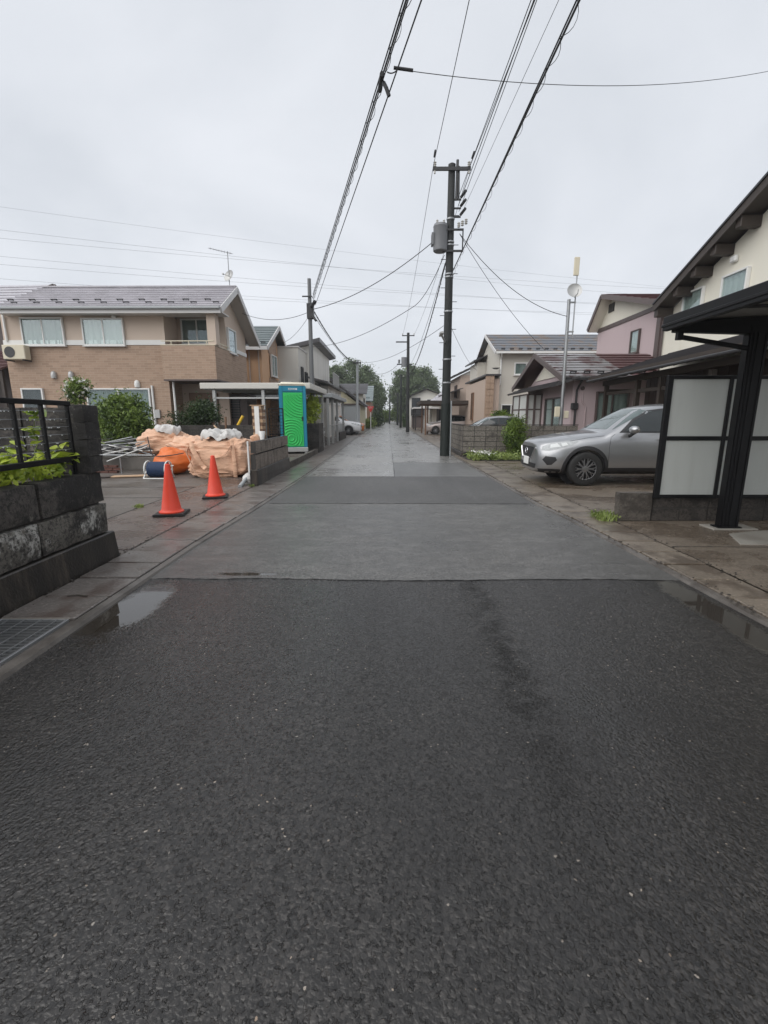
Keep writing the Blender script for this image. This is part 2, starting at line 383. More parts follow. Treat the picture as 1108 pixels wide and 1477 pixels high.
M['as1'] = asphalt('asphalt_mid', (0.074, 0.0715, 0.067), (0.140, 0.1355, 0.128), (0.36, 0.64), 0.44, 0.24, 0.65, [(-1.3, 4.06, 0.35, 0.05, 1.2, (0.04, 0.035, 0.03))], cell=66, bands=True)
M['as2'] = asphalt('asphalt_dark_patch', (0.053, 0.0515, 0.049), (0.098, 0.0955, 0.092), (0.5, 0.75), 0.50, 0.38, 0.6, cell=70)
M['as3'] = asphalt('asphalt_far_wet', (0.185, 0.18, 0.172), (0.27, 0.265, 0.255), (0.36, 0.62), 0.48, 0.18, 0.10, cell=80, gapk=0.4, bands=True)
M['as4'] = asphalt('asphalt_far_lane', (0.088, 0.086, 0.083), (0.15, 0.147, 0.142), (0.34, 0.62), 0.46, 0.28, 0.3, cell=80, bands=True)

def ground_mat():
    t = NT('bare_ground'); n = t.noise(0.5, 5); n2 = t.noise(14, 4)
    c = t.mix(n, (0.10, 0.085, 0.07), (0.17, 0.15, 0.125)); c = t.mix(t.step(n2, 0.4, 0.7), c, (0.075, 0.065, 0.052))
    t.set(col=c, rough=0.7); t.bump(n2, 0.5, 0.02); return t.m
b = MB(); b.add([(-900, -300, -0.03), (900, -300, -0.03), (900, 1500, -0.03), (-900, 1500, -0.03)], [(0, 1, 2, 3)])
struct('ground', b, ground_mat())

LE = [(-14, -2.16), (0, -2.16), (2.3, -2.16), (4.95, -2.17), (7.2, -2.07), (11.6, -1.98), (18, -2.02), (30, -2.1), (69, -2.1), (125, -2.1)]
RE = [(-14, 2.68), (0, 2.68), (3, 2.67), (4.9, 2.61), (6.4, 2.56), (7.5, 2.46), (14.5, 2.4), (20.7, 2.3), (54, 2.25), (125, 2.25)]
def edge(E_, y):
    for (a, xa), (c, xc) in zip(E_, E_[1:]):
        if a <= y <= c: return xa + (xc - xa) * (y - a) / (c - a)
    return E_[-1][1]
def strip(fl, fr, y0, y1, z, n, zt=-0.02):
    b = MB(); vs = []
    for i in range(n + 1):
        y = y0 + (y1 - y0) * i / n
        vs += [(fl(y), y, z), (fr(y), y, z)]
    b.add(vs, [(2 * i, 2 * i + 1, 2 * i + 3, 2 * i + 2) for i in range(n)]); return b
wig = lambda y, s, a: a * (mnoise.noise(Vector((y * 3.0, s, 0))) + 0.5 * mnoise.noise(Vector((y * 11.0, s, 3))))
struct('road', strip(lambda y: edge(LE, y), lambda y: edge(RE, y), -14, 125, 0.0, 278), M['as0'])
def patch(name, m, x0, x1, y0, y1, z, s):
    """thin layer of later asphalt with ragged ends; runs to the gutters where x0/x1 is None"""
    n = 60; b = MB(); lo = []; hi = []
    for i in range(n + 1):
        t = i / n
        xl = (edge(LE, y0) if x0 is None else x0); xr = (edge(RE, y0) if x1 is None else x1)
        xl2 = (edge(LE, y1) if x0 is None else x0); xr2 = (edge(RE, y1) if x1 is None else x1)
        lo.append((xl + (xr - xl) * t, y0 + wig(t * 4, s, 0.025) + 0.05 * mnoise.noise(Vector((t * 3.1, s * 7.0, 2))), z)); hi.append((xl2 + (xr2 - xl2) * t, y1 + wig(t * 4, s + 9, 0.03), z))
    rows = [lo]
    k = max(2, min(40, int((y1 - y0) / 0.6)))
    for j in range(1, k):
        f = j / k; y = y0 + (y1 - y0) * f
        xl = edge(LE, y) if x0 is None else x0 + wig(y, s, 0.012); xr = edge(RE, y) if x1 is None else x1 + wig(y, s + 4, 0.012)
        rows.append([(xl + (xr - xl) * i / n, y, z) for i in range(n + 1)])
    rows.append(hi); vs = [p for r in rows for p in r]; w_ = n + 1
    fs = [(j * w_ + i, j * w_ + i + 1, (j + 1) * w_ + i + 1, (j + 1) * w_ + i) for j in range(len(rows) - 1) for i in range(n)]
    # short skirt down to the road below along the near end
    base = len(vs); vs += [(p[0], p[1] - 0.004, 0.0005) for p in lo]
    fs += [(base + i, base + i + 1, i + 1, i) for i in range(n)]
    b.add(vs, fs); return struct(name, b, m, fix=False)
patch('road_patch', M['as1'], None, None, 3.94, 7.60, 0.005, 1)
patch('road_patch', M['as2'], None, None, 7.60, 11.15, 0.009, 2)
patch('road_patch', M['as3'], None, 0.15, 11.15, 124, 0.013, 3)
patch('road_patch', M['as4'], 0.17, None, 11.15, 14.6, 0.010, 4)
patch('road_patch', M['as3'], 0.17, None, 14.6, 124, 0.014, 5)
# thin cracks along the seams
def crack(pts, wd):
    b = MB(); vs = []
    for i, p in enumerate(pts):
        k = wd * random.uniform(0.3, 1.2); vs += [(p[0], p[1] - k, p[2]), (p[0], p[1] + k, p[2])]
    b.add(vs, [(2 * i, 2 * i + 2, 2 * i + 3, 2 * i + 1) for i in range(len(pts) - 1)]); return b
M['crack'] = mat('crack_dirt', (0.012, 0.012, 0.012), 0.6, 0.2, bump=0)
struct('road_seam', crack([(-2.1 + i * 0.04, 3.932 + wig((i * 0.04 + 0.07) / 4.8 * 4, 1, 0.025) + 0.05 * mnoise.noise(Vector(((i * 0.04 + 0.07) / 4.8 * 3.1, 7.0, 2))), 0.006) for i in range(116)], 0.006), M['crack'])
struct('road_seam', crack([(-2.0 + i * 0.05, 7.592 + wig((i * 0.05 + 0.06) / 4.5 * 4, 2, 0.025) + 0.05 * mnoise.noise(Vector(((i * 0.05 + 0.06) / 4.5 * 3.1, 14.0, 2))), 0.010) for i in range(88)], 0.008), M['crack'])

# lots beside the road
b = MB(); b.add([(-24, 4.385, 0.028), (-2.80, 4.385, 0.028), (-2.80, 125, 0.028), (-24, 125, 0.028)], [(0, 1, 2, 3)])
def lot_mat(name, a, c2, stain, rough, agg=True):
    t = NT(name); n = t.noise(0.8, 5, 0.6); s_ = t.noise(1.0, 5, 0.6, t.vec((1.0, 1.35, 1))); f = t.noise(90, 3); v = t.voronoi(75)
    c = t.mix(n, a, c2); c = t.mix(t.step(s_, 0.42, 0.62), c, stain); c = t.mix(t.math('MULTIPLY', t.step(t.noise(20, 5, 0.75), 0.48, 0.62), 0.5), c, sc(a, 0.5)); c = t.mix(t.math('MULTIPLY', t.step(t.noise(26, 4, 0.75, t.vec((1, 1, 1), (7, 3, 1))), 0.55, 0.66), 0.45), c, sc(c2, 1.45))
    rc = t.t.nodes.new('ShaderNodeSeparateColor'); t.t.links.new(v.outputs['Color'], rc.inputs[0])
    c = t.mix(t.math('MULTIPLY', t.step(rc.outputs[0], 0.6, 0.9), 0.55), c, sc(a, 1.7)); c = t.mix(t.math('MULTIPLY', t.step(rc.outputs[1], 0.6, 0.9), 0.6), c, sc(a, 0.45))
    t.set(col=c, rough=t.lerp(t.step(s_, 0.36, 0.66), rough + 0.12, rough - 0.14)); t.bump(t.math('ADD', f, t.math('MULTIPLY', v.outputs['Distance'], 0.8)), 0.7, 0.006); return t.m
M['lotL'] = lot_mat('lot_concrete_wet', (0.115, 0.10, 0.088), (0.16, 0.145, 0.13), (0.08, 0.062, 0.05), 0.42)
M['lotR'] = lot_mat('drive_concrete_wet', (0.145, 0.118, 0.092), (0.195, 0.162, 0.13), (0.088, 0.066, 0.048), 0.30)
struct('lot_pavement', b, M['lotL'])
b = MB(); b.box(-24, -3.09, -14, 4.38, -0.02, 0.84)
struct('garden_soil', b, ground_mat())
b = MB(); b.add([(3.14, -14, 0.03), (26, -14, 0.03), (26, 125, 0.03), (3.14, 125, 0.03)], [(0, 1, 2, 3)])
struct('driveway', b, M['lotR'])
# apron slabs on the left (smoother, reddish and wet) and the light new concrete round the carport post
def slab_poly(name, pts, z, m, t=0.03):
    b = MB(); b.prism([(x, y, z - t) for x, y in pts], (0, 0, t)); return struct(name, b, m, bevel=0.004)
M['apron'] = lot_mat('apron_concrete_wet', (0.125, 0.10, 0.088), (0.16, 0.132, 0.118), (0.085, 0.06, 0.05), 0.30)
yy = 4.75
for k in range(6):
    L = 1.62 if k else 1.2
    slab_poly('apron', [(-3.93, yy + 0.006), (-2.81, yy + 0.008), (-2.81, yy + L - 0.008), (-3.93, yy + L - 0.006)], 0.036, M['apron']); yy += L
    if yy > 9.3: break
M['newconc'] = mat('pale_new_concrete', (0.30, 0.285, 0.255), 0.5, 0.16, 1.6, 60, 0.25, stain=(0.2, 0.185, 0.16), st=(0.5, 0.7))
slab_poly('driveway_slab', [(3.98, 5.02), (9, 4.9), (9, 5.62), (4.75, 5.66), (4.2, 5.5)], 0.040, M['newconc'], 0.02)
slab_poly('driveway_slab', [(4.15, 5.70), (4.72, 5.70), (4.72, 5.98), (4.15, 5.98)], 0.046, M['newconc'], 0.02)
for (xa, ya, xb, yb) in ((3.16, 4.92, 9, 4.86), (3.16, 8.1, 9, 8.15), (3.16, 12.1, 9, 12.1)):
    bb = MB(); bb.add([(xa, ya, 0.0345), (xb, yb, 0.0345), (xb, yb + 0.014, 0.0345), (xa, ya + 0.014, 0.0345)], [(0, 1, 2, 3)])
    struct('driveway_joint', bb, M['crack'])
for (xa, ya, xb, yb) in ((-9, 7.9, -3.95, 8.0), (-9, 9.2, -2.8, 9.25), (-3.96, 4.8, -3.96, 9.2)):
    bb = MB(); bb.beam((xa, ya, 0.028), (xb, yb, 0.028), 0.016, 0.008); struct('lot_joint', bb, M['crack'])

M['lip'] = mat('gutter_lip_damp', (0.12, 0.108, 0.096), 0.42, 0.3, 2.5, 70, 0.3, stain=(0.06, 0.052, 0.045), st=(0.42, 0.6), ss=2.2)
# gutter: concrete lip along the asphalt, then cover slabs one by one
def gutter(side, E_, xo, m, skip=None):
    s = side
    nm = 'gutter'
    b = MB(); ys = [-14 + i * 0.5 for i in range(279)]
    xi = lambda y: edge(E_, y) + s * 0.11
    vs = []
    for y in ys:
        e = edge(E_, y); vs += [(e - s * 0.01, y, -0.01), (e + s * 0.010, y, 0.022), (e + s * 0.065, y, 0.027), (e + s * 0.072, y, 0.015), (xo + s * 0.03, y, 0.012), (xo + s * 0.03, y, -0.02)]
    n = 6; fs = [(i * n + k, i * n + k + 1, (i + 1) * n + k + 1, (i + 1) * n + k) for i in range(len(ys) - 1) for k in range(n - 1)]
    b.add(vs, fs); root = struct(nm, b, M['lip'], fix=True)
    y = 0.9; k = 0
    while y < 36:
        L = 0.425
        if not (skip and skip[0] - 0.2 < y + L / 2 < skip[1] + 0.2):
            x1 = edge(E_, y + L / 2) + s * 0.080; x0 = xo; wd = abs(x0 - x1)
            dz = random.uniform(-0.003, 0.004); bb = MB()
            xa, xb = min(x0, x1), max(x0, x1); g = random.uniform(0.008, 0.016)
            tl = random.uniform(-0.004, 0.004)
            bb.hexa([(xa, y + g, 0), (xb, y + g, 0), (xb, y + L - g, 0), (xa, y + L - g, 0)], [(xa, y + g, 0.036 + dz), (xb, y + g, 0.034 + dz + tl), (xb, y + L - g, 0.034 + dz), (xa, y + L - g, 0.036 + dz - tl)])
            me = bb.mesh('slab', m, bevel=0.006 if y < 9 else 0.004); link('slab', me, root)
        y += L; k += 1
    bb = MB(); bb.box(min(xo, edge(E_, 60) + s * 0.112), max(xo, edge(E_, 60) + s * 0.112), 36, 125, 0, 0.035)
    bb.build('slab', m, root)
    return root
gutter(-1, LE, -2.775, M['slab'], skip=(2.38, 3.02))
gutter(1, RE, 3.12, M['slab2'])

# steel grating in the left gutter
g = thing('drain_grate', (-2.5, 2.7, 0.0), 'galvanised steel bar grating set in the gutter below the old block wall', 'drain grate')
part('dark_pit_fill', M['dark_depth'], g, lambda b: b.box(-2.76, -2.3, 2.39, 3.01, -0.019, 0.0135))  # shallow dark block, the shade of the pit put into its colour
part('frame', M['steel'], g, lambda b: (b.box(-2.765, -2.745, 2.385, 3.015, 0.012, 0.036), b.box(-2.292, -2.272, 2.385, 3.015, 0.012, 0.036), b.box(-2.745, -2.292, 2.385, 2.4, 0.012, 0.036), b.box(-2.745, -2.292, 3.0, 3.015, 0.012, 0.036)), bevel=0.002)
bar = MB(); bar.box(-0.226, 0.226, -0.003, 0.003, 0.0, 0.022); barm = bar.mesh('bar', M['steel'])
for i in range(14): link('bar', barm, g, Vector((-2.518, 2.44 + i * 0.0415, 0.0138)) - g.location)
rod = MB(); rod.box(-0.004, 0.004, -0.298, 0.298, 0, 0.008); rodm = rod.mesh('cross_bar', M['steel'])
for i in range(4): link('cross_bar', rodm, g, Vector((-2.69 + i * 0.115, 2.70, 0.0305)) - g.location)
slab_poly('gutter_frame', [(-2.775, 2.335), (-2.28, 2.335), (-2.28, 2.38), (-2.775, 2.38)], 0.034, M['concrete'])
slab_poly('gutter_frame', [(-2.775, 3.02), (-2.28, 3.02), (-2.28, 3.06), (-2.775, 3.06)], 0.034, M['concrete'])

# ================================================================== old block wall with the black fence (left, near)
def stone_mat(name, base, dark, white, kd=(0.42, 0.58), kw=(0.56, 0.7)):
    t = NT(name); a = t.noise(7, 6, 0.7); bn = t.noise(16, 6, 0.68); f = t.noise(120, 3)
    c = t.mix(a, sc(base, 0.75), sc(base, 1.2))
    k = t.step(t.noise(2.6, 7, 0.68, t.vec((1, 1, 1.3), (5, 1, 2))), *kd); c = t.mix(k, c, dark)
    k2 = t.step(t.noise(3.4, 7, 0.7, t.vec((1, 1, 0.7), (1, 9, 4))), *kw); c = t.mix(k2, c, white)
    c = t.mix(t.math('MULTIPLY', t.step(bn, 0.5, 0.7), 0.55), c, sc(dark, 0.7))
    c = t.mix(t.math('MULTIPLY', t.step(t.noise(32, 5, 0.75), 0.48, 0.6), 0.8), c, sc(dark, 0.8)); c = t.mix(t.math('MULTIPLY', t.step(t.noise(24, 5, 0.78, t.vec((1, 1, 1), (8, 2, 5))), 0.58, 0.66), 0.4), c, white)
    t.set(col=c, rough=0.68); t.bump(t.math('ADD', bn, t.math('MULTIPLY', f, 0.6)), 0.9, 0.016); return t.m
M['stT'] = stone_mat('old_block_dark', (0.085, 0.074, 0.065), (0.014, 0.012, 0.011), (0.19, 0.175, 0.15), (0.40, 0.54), (0.60, 0.70))
M['stM'] = stone_mat('old_block_lichen', (0.14, 0.128, 0.11), (0.02, 0.017, 0.015), (0.44, 0.43, 0.40), (0.44, 0.58), (0.50, 0.60))
wall = thing('old_block_wall', (-2.93, 3.2, 0), 'blackened block garden wall with white lichen on a dark footing', 'wall')
yA, yB = -2.0, 4.56
def wbox(b): b.hexa([(-3.12, yA, 0), (-2.79, yA, 0), (-2.79, yB, 0), (-3.12, yB, 0)], [(-3.10, yA, 0.30), (-2.815, yA, 0.30), (-2.815, yB - 0.01, 0.30), (-3.10, yB - 0.01, 0.30)])
part('footing', M['foot'], wall, wbox, bevel=0.01)
part('mortar', M['mortar'], wall, lambda b: b.box(-3.03, -2.90, yA, yB - 0.09, 0.29, 0.90))
L1 = 0.93; L2 = 0.92
for row, (z0, hh, x, Ls, mm, off) in enumerate(((0.302, 0.298, -2.945, L1, M['stM'], 0.0), (0.612, 0.305, -2.955, L2, M['stT'], 0.33))):
    y = yB - 0.035; k = 0; L = Ls if row == 0 else 0.86
    while y > yA + 0.3:
        me = rough_box('block', 0.21, L - 0.012, hh, 0.009, row * 20 + k, mm, 0.075, 0.009)
        link('block', me, wall, Vector((x + random.uniform(-0.008, 0.008), y - L / 2, z0)) - wall.location); y -= L; k += 1
# the side wall running back from the street at the end of the garden
sidew = thing('side_block_wall', (-3.2, 4.7, 0), 'weathered dark block wall ending in a pillar behind the black fence', 'wall')
part('core', M['mortar'], sidew, lambda b: b.box(-4.42, -2.93, 4.41, 4.53, 0.0, 1.50))
for r_ in range(4):
    z0 = 0.915 + r_ * 0.1605
    me = rough_box('pillar_block', 0.24, 0.22, 0.162, 0.012, 50 + r_, M['stT'], 0.045, 0.003); link('pillar_block', me, sidew, Vector((-2.955, 4.44, z0)) - sidew.location)
for r_ in range(7):
    for c_ in range(4):
        if r_ > 5 and c_ > 2: continue
        me = rough_box('block', 0.375, 0.15, 0.205, 0.006, 60 + r_ * 5 + c_, M['stT'], 0.08, 0.007)
        link('block', me, sidew, Vector((-3.28 - c_ * 0.385, 4.46, 0.06 + r_ * 0.212)) - sidew.location)
back = thing('low_block_wall', (-5.2, 4.9, 0), 'low crumbling block wall left of the tall dark side wall', 'wall')
part('core', M['mortar'], back, lambda b: b.box(-8, -4.5, 4.80, 4.88, 0, 1.1))
for r_ in range(6):
    for c_ in range(8):
        me = rough_box('block', 0.39, 0.14, 0.19, 0.008, 90 + r_ * 9 + c_, M['stT'], 0.1, 0.008)
        link('block', me, back, Vector((-4.72 - c_ * 0.4 - 0.2 * (r_ % 2), 4.84, 0.02 + r_ * 0.2)) - back.location)
# fence
fx = -2.93
fen = thing('black_fence', (fx, 3.4, 0.92), 'black metal fence with thin wires standing on the old block wall', 'fence')
part('top_rail', M['black'], fen, lambda b: b.beam((fx, -2, 1.60), (fx, 4.28, 1.565), 0.045, 0.042), bevel=0.004)
part('bottom_rail', M['black'], fen, lambda b: b.beam((fx, -2, 1.065), (fx, 4.28, 1.065), 0.042, 0.046), bevel=0.004)
for y in (4.25, 3.93, 3.63, 2.9, 2.2, 1.5, 0.8):
    zt = 1.575 + (4.28 - y) * 0.0056
    part('post', M['black'], fen, lambda b, y=y, zt=zt: b.box(fx - 0.016, fx + 0.016, y - 0.014, y + 0.014, 1.085 if y not in (4.25, 2.2) else 0.915, zt), bevel=0.003)
for k in range(6):
    z = 1.155 + k * 0.068
    part('wire', M['steel'], fen, lambda b, z=z: b.cyl((fx, -2, z + 0.03 * 0), (fx, 4.26, z), 0.0028, 6))
M['drop'] = mat('water_drop', (0.75, 0.78, 0.8), 0.08, 0.02, bump=0)
def drops(b):
    for i in range(120):
        y = random.uniform(2.6, 4.2); z = 1.155 + random.randrange(6) * 0.068; r = random.uniform(0.003, 0.0055)
        b.lathe([(0.0005, -r * 1.2), (r * 0.8, -r * 0.6), (r, 0), (r * 0.5, r * 0.8)], (fx, y, z - 0.006), 6)
dp = part('raindrops', M['drop'], fen, drops); dp['kind'] = 'stuff'

# vines behind the fence: every leaf its own piece
def leaf_mesh(name, m, L, wd, seed):
    b = MB(); rnd = random.Random(seed); n = 5; rows = []
    for i in range(n + 1):
        t = i / n; ww = wd * math.sin(math.pi * min(1, t * 0.95 + 0.07)) ** 0.75 * (1 - 0.25 * t)
        z = -0.35 * L * t * t; rows.append([(-ww, t * L, z + 0.16 * ww), (0, t * L, z), (ww, t * L, z + 0.16 * ww)])
    vs = [p for r in rows for p in r]
    b.add(vs, [(3 * i + k, 3 * i + k + 1, 3 * i + 3 + k + 1, 3 * i + 3 + k) for i in range(n) for k in range(2)])
    return b.mesh(name, m, smooth=60, fix=False)
LV = [leaf_mesh('leaf', M['leafy'], 0.115, 0.046, 1), leaf_mesh('leaf', M['leafy'], 0.09, 0.038, 2), leaf_mesh('leaf', M['leaf'], 0.10, 0.038, 3)]
def vine(base, tip, nleaf, label, seed, sz=1.0, mix=0.2, bend=0.15):
    rnd = random.Random(seed); base = Vector(base); tip = Vector(tip)
    t = thing('vine', base, label, 'plant', 'vines behind the black fence')
    pts = []
    for i in range(9):
        f = i / 8; p = base.lerp(tip, f) + Vector((rnd.uniform(-1, 1), rnd.uniform(-1, 1), 0)) * 0.03 + Vector((0, 0, bend * math.sin(math.pi * f) * 0.5)); pts.append(p)
    part('stem', M['grass'], t, lambda b: b.tube(pts, [0.006 - 0.0005 * i for i in range(9)], 5))
    for k in range(nleaf):
        f = rnd.uniform(0.05, 1.0); i = min(7, int(f * 8)); p = pts[i].lerp(pts[i + 1], f * 8 - i)
        me = LV[2] if rnd.random() < mix else LV[rnd.randrange(2)]
        o = link('leaf', me, t, p - t.location)
        o.rotation_euler = (rnd.uniform(-0.5, 0.7), rnd.uniform(-0.5, 0.5), rnd.uniform(0, 6.283)); s_ = sz * rnd.uniform(0.7, 1.3); o.scale = (s_, s_, s_)
vine((-3.15, 4.05, 0.80), (-3.12, 4.12, 1.50), 26, 'tall yellow-green vine climbing beside the pillar behind the fence', 11)
vine((-3.15, 3.95, 0.98), (-2.95, 4.42, 1.24), 16, 'vine shoot reaching over the pillar at the end of the fence', 12, 0.9, bend=0.1)
vine((-3.2, 3.75, 0.80), (-3.1, 3.8, 1.28), 26, 'yellow-green vine tangled under the middle of the fence', 13)
vine((-3.1, 3.3, 0.82), (-3.02, 3.7, 1.16), 30, 'low bright vine spilling along the wall top under the fence', 14)
vine((-3.15, 2.85, 0.82), (-3.05, 3.3, 1.14), 32, 'thick bright vine on the wall top below the fence wires', 15)
vine((-3.2, 2.6, 0.84), (-3.05, 2.95, 1.16), 26, 'bright vine at the fence post far from the pillar', 16)
vine((-3.35, 3.35, 0.80), (-3.3, 3.6, 1.15), 24, 'darker green vine set back behind the fence', 17, 1.0, 0.6)
vine((-3.02, 4.0, 0.95), (-2.98, 4.3, 1.06), 22, 'small vine trailing on the wall block beside the pillar foot', 18)
def weeds(b):
    pts = [(random.uniform(-3.4, -2.92), random.uniform(1.2, 4.2), 0.93 + abs(random.gauss(0, 0.075))) for _ in range(1800)]
    leaf_quads(b, pts, 0.04, 0.5, 1.0)
o = part('wall_top_weeds', M['leafy'], None, weeds, fix=False); tag(o, 'yellow-green ground cover growing along the old wall top', 'weeds', kind='stuff')

# grit, twigs and fallen leaves caught along the gutters
def grit(b, xf, n):
    for _ in range(n):
        y = 1.0 + 14 * random.random() ** 1.6; x = xf(y) + random.gauss(0, 0.035); r_ = random.uniform(0.004, 0.012)
        b.lathe([(r_ * 0.7, 0), (r_, r_ * 0.4), (r_ * 0.5, r_ * 0.9)], (x, y, 0.033), 5, random.uniform(0.7, 1.4), random.uniform(0.7, 1.4))
M['grit'] = mat('dark_grit', (0.05, 0.042, 0.034), 0.7, 0.5, 30, 60, 0)
for nm, xf, lb in (('gutter_grit', lambda y: -2.79, 'dark grit caught along the left gutter joint'), ('gutter_grit', lambda y: edge(RE, y) + 0.075, 'dark grit caught along the right gutter lip'), ('gutter_grit', lambda y: 3.13, 'dark grit caught between the brown slabs and the driveway')):
    o = part(nm, M['grit'], None, lambda b, xf=xf: grit(b, xf, 420)); tag(o, lb, 'grit', kind='stuff')
b = MB(); b.tube([(-2.56, 3.42, 0.044), (-2.49, 3.435, 0.046), (-2.40, 3.42, 0.044)], 0.006, 6); tag(b.build('twig', M['grit'], None), 'small dark twig lying on the gutter slab below the old wall', 'twig')
# ================================================================== right side: low wall, screen, carport
M['blk'] = stone_mat('block_grey_brown', (0.115, 0.10, 0.085), (0.05, 0.042, 0.035), (0.2, 0.19, 0.165), (0.46, 0.62), (0.6, 0.75))
M['blkd'] = stone_mat('block_dark_damp', (0.07, 0.06, 0.052), (0.022, 0.019, 0.017), (0.12, 0.11, 0.095), (0.42, 0.6), (0.64, 0.8))
M['blkv'] = stone_mat('block_brown_grey', (0.25, 0.21, 0.18), (0.125, 0.104, 0.087), (0.24, 0.22, 0.195), (0.48, 0.64), (0.6, 0.75))
def block_row_wall(root, p0, p1, z0, rows, m, bl=0.39, bh=0.19, th=0.12, amp=0.003, core=True, rowm=None, gap=0.012):
    """stretcher blocks one by one from p0 to p1 (x,y), base z0"""
    p0 = Vector((p0[0], p0[1], 0)); p1 = Vector((p1[0], p1[1], 0)); d = (p1 - p0); L = d.length; d.normalize()
    rz = math.atan2(d.y, d.x); n = max(1, round(L / bl)); ll = L / n
    var = {}
    for r_ in range(rows):
        mm = (rowm or {}).get(r_, m)
        for v_ in range(3): var[(r_, v_)] = rough_box('block', ll - gap, th, bh - gap, amp, 7 * r_ + v_ + L, mm, 0.1, 0.005)
    for r_ in range(rows):
        for i in range(n):
            c = p0 + d * ((i + 0.5) * ll)
            c.z = z0 + r_ * bh
            o = link('block', var[(r_, random.randrange(3))], root, c - root.location, rz)
    if core:
        a = p0 + d * 0.004; e = p1 - d * 0.004
        part('mortar', M['mortar'], root, lambda b: b.beam((a.x, a.y, z0 + rows * bh / 2), (e.x, e.y, z0 + rows * bh / 2), th - 0.03, rows * bh - 0.03))
rwall = thing('low_block_wall', (3.3, 6.27, 0.03), 'knee-high damp block wall under the frosted screen', 'wall')
me = rough_box('end_block', 0.46, 0.14, 0.40, 0.004, 3, M['blk'], 0.08, 0.008); link('end_block', me, rwall, Vector((3.40, 6.27, 0.03)) - rwall.location)
block_row_wall(rwall, (3.64, 6.28), (8.7, 6.36), 0.03, 2, M['blkd'], 0.39, 0.185)
M['frost'] = None
def frost():
    t = NT('frosted_panel'); n = t.noise(1.2, 3)
    c = t.mix(n, (0.53, 0.555, 0.535), (0.59, 0.61, 0.59)); c = t.mix(t.math('MULTIPLY', t.step(t.noise(1.0, 6, 0.7, t.vec((9, 9, 0.9))), 0.48, 0.72), 0.3), c, (0.40, 0.41, 0.38)); t.set(col=c, rough=0.28, spec=0.45)
    tl = t.t.nodes.new('ShaderNodeBsdfTranslucent'); tl.inputs[0].default_value = (0.72, 0.74, 0.72, 1)
    ms = t.t.nodes.new('ShaderNodeMixShader'); ms.inputs[0].default_value = 0.35
    t.t.links.new(t.b.outputs[0], ms.inputs[1]); t.t.links.new(tl.outputs[0], ms.inputs[2]); t.t.links.new(ms.outputs[0], t.o.inputs[0]); return t.m
M['frost'] = frost()
scr = thing('privacy_screen', (3.65, 6.17, 0.38), 'frosted privacy screen in black frame above the low block wall', 'screen')
ys0 = 6.15
xs = [3.645, 4.43, 5.19, 5.98, 6.77, 7.56, 8.35]
zb, zm_, zt = 0.365, 1.165, 1.965
part('bottom_rail', M['black'], scr, lambda b: b.box(3.62, 8.38, ys0, ys0 + 0.045, zb, zb + 0.045), bevel=0.004)
part('middle_rail', M['black'], scr, lambda b: b.box(3.62, 8.38, ys0, ys0 + 0.045, zm_ - 0.028, zm_ + 0.028), bevel=0.004)
part('top_rail', M['black'], scr, lambda b: b.box(3.62, 8.38, ys0, ys0 + 0.045, zt - 0.045, zt), bevel=0.004)
for i, x in enumerate(xs):
    wv = 0.035 if i in (0, 6) else 0.024
    part('upright', M['black'], scr, lambda b, x=x, wv=wv: b.box(x - wv, x + wv, ys0 - 0.004, ys0 + 0.049, zb - 0.004, zt + 0.004), bevel=0.003)
for i in range(6):
    for (a, c) in ((zb + 0.045, zm_ - 0.028), (zm_ + 0.028, zt - 0.045)):
        part('panel', M['frost'], scr, lambda b, i=i, a=a, c=c: b.box(xs[i] + 0.02, xs[i + 1] - 0.02, ys0 + 0.016, ys0 + 0.028, a - 0.004, c + 0.004))

cp = thing('black_carport', (4.4, 5.81, 0.03), 'black aluminium carport on one stout post beside the frosted screen', 'carport')
def cpost(b, y):
    b.box(4.27, 4.50, y - 0.06, y + 0.06, 0.03, 2.52)
for y in (5.81, 0.9):
    o = part('post', M['black'], cp, lambda b, y=y: cpost(b, y), bevel=0.012, seg=2)
    part('groove', M['black'], o, lambda b, y=y: (b.box(4.315, 4.325, y - 0.069, y - 0.0605, 0.06, 2.42), b.box(4.36, 4.372, y - 0.069, y - 0.0605, 0.06, 2.42), b.box(4.455, 4.465, y - 0.069, y - 0.0605, 0.06, 2.42)))
    part('base_plate', M['black'], o, lambda b, y=y: b.box(4.23, 4.53, y - 0.085, y + 0.085, 0.028, 0.062), bevel=0.006)
    part('cantilever_beam', M['black'], cp, lambda b, y=y: b.hexa([(3.40, y - 0.05, 2.43), (4.505, y - 0.05, 2.40), (4.505, y + 0.05, 2.40), (3.40, y + 0.05, 2.43)], [(3.40, y - 0.05, 2.505), (4.505, y - 0.05, 2.63), (4.505, y + 0.05, 2.63), (3.40, y + 0.05, 2.505)]), bevel=0.006)
    part('cantilever_beam', M['black'], cp, lambda b, y=y: b.box(4.506, 7.2, y - 0.05, y + 0.05, 2.47, 2.64), bevel=0.006)
    part('brace', M['black'], cp, lambda b, y=y: (b.beam((3.47, y - 0.02, 2.375), (4.30, y - 0.02, 2.245), 0.04, 0.05), b.box(3.43, 3.50, y - 0.045, y + 0.01, 2.34, 2.44)), bevel=0.004)
part('edge_beam', M['black'], cp, lambda b: (b.hexa([(3.33, -3, 2.46), (3.40, -3, 2.46), (3.40, 5.93, 2.46), (3.33, 5.93, 2.46)], [(3.33, -3, 2.62), (3.40, -3, 2.625), (3.40, 5.93, 2.625), (3.33, 5.93, 2.62)]), b.box(3.318, 3.332, -3, 5.94, 2.50, 2.535)), bevel=0.006)
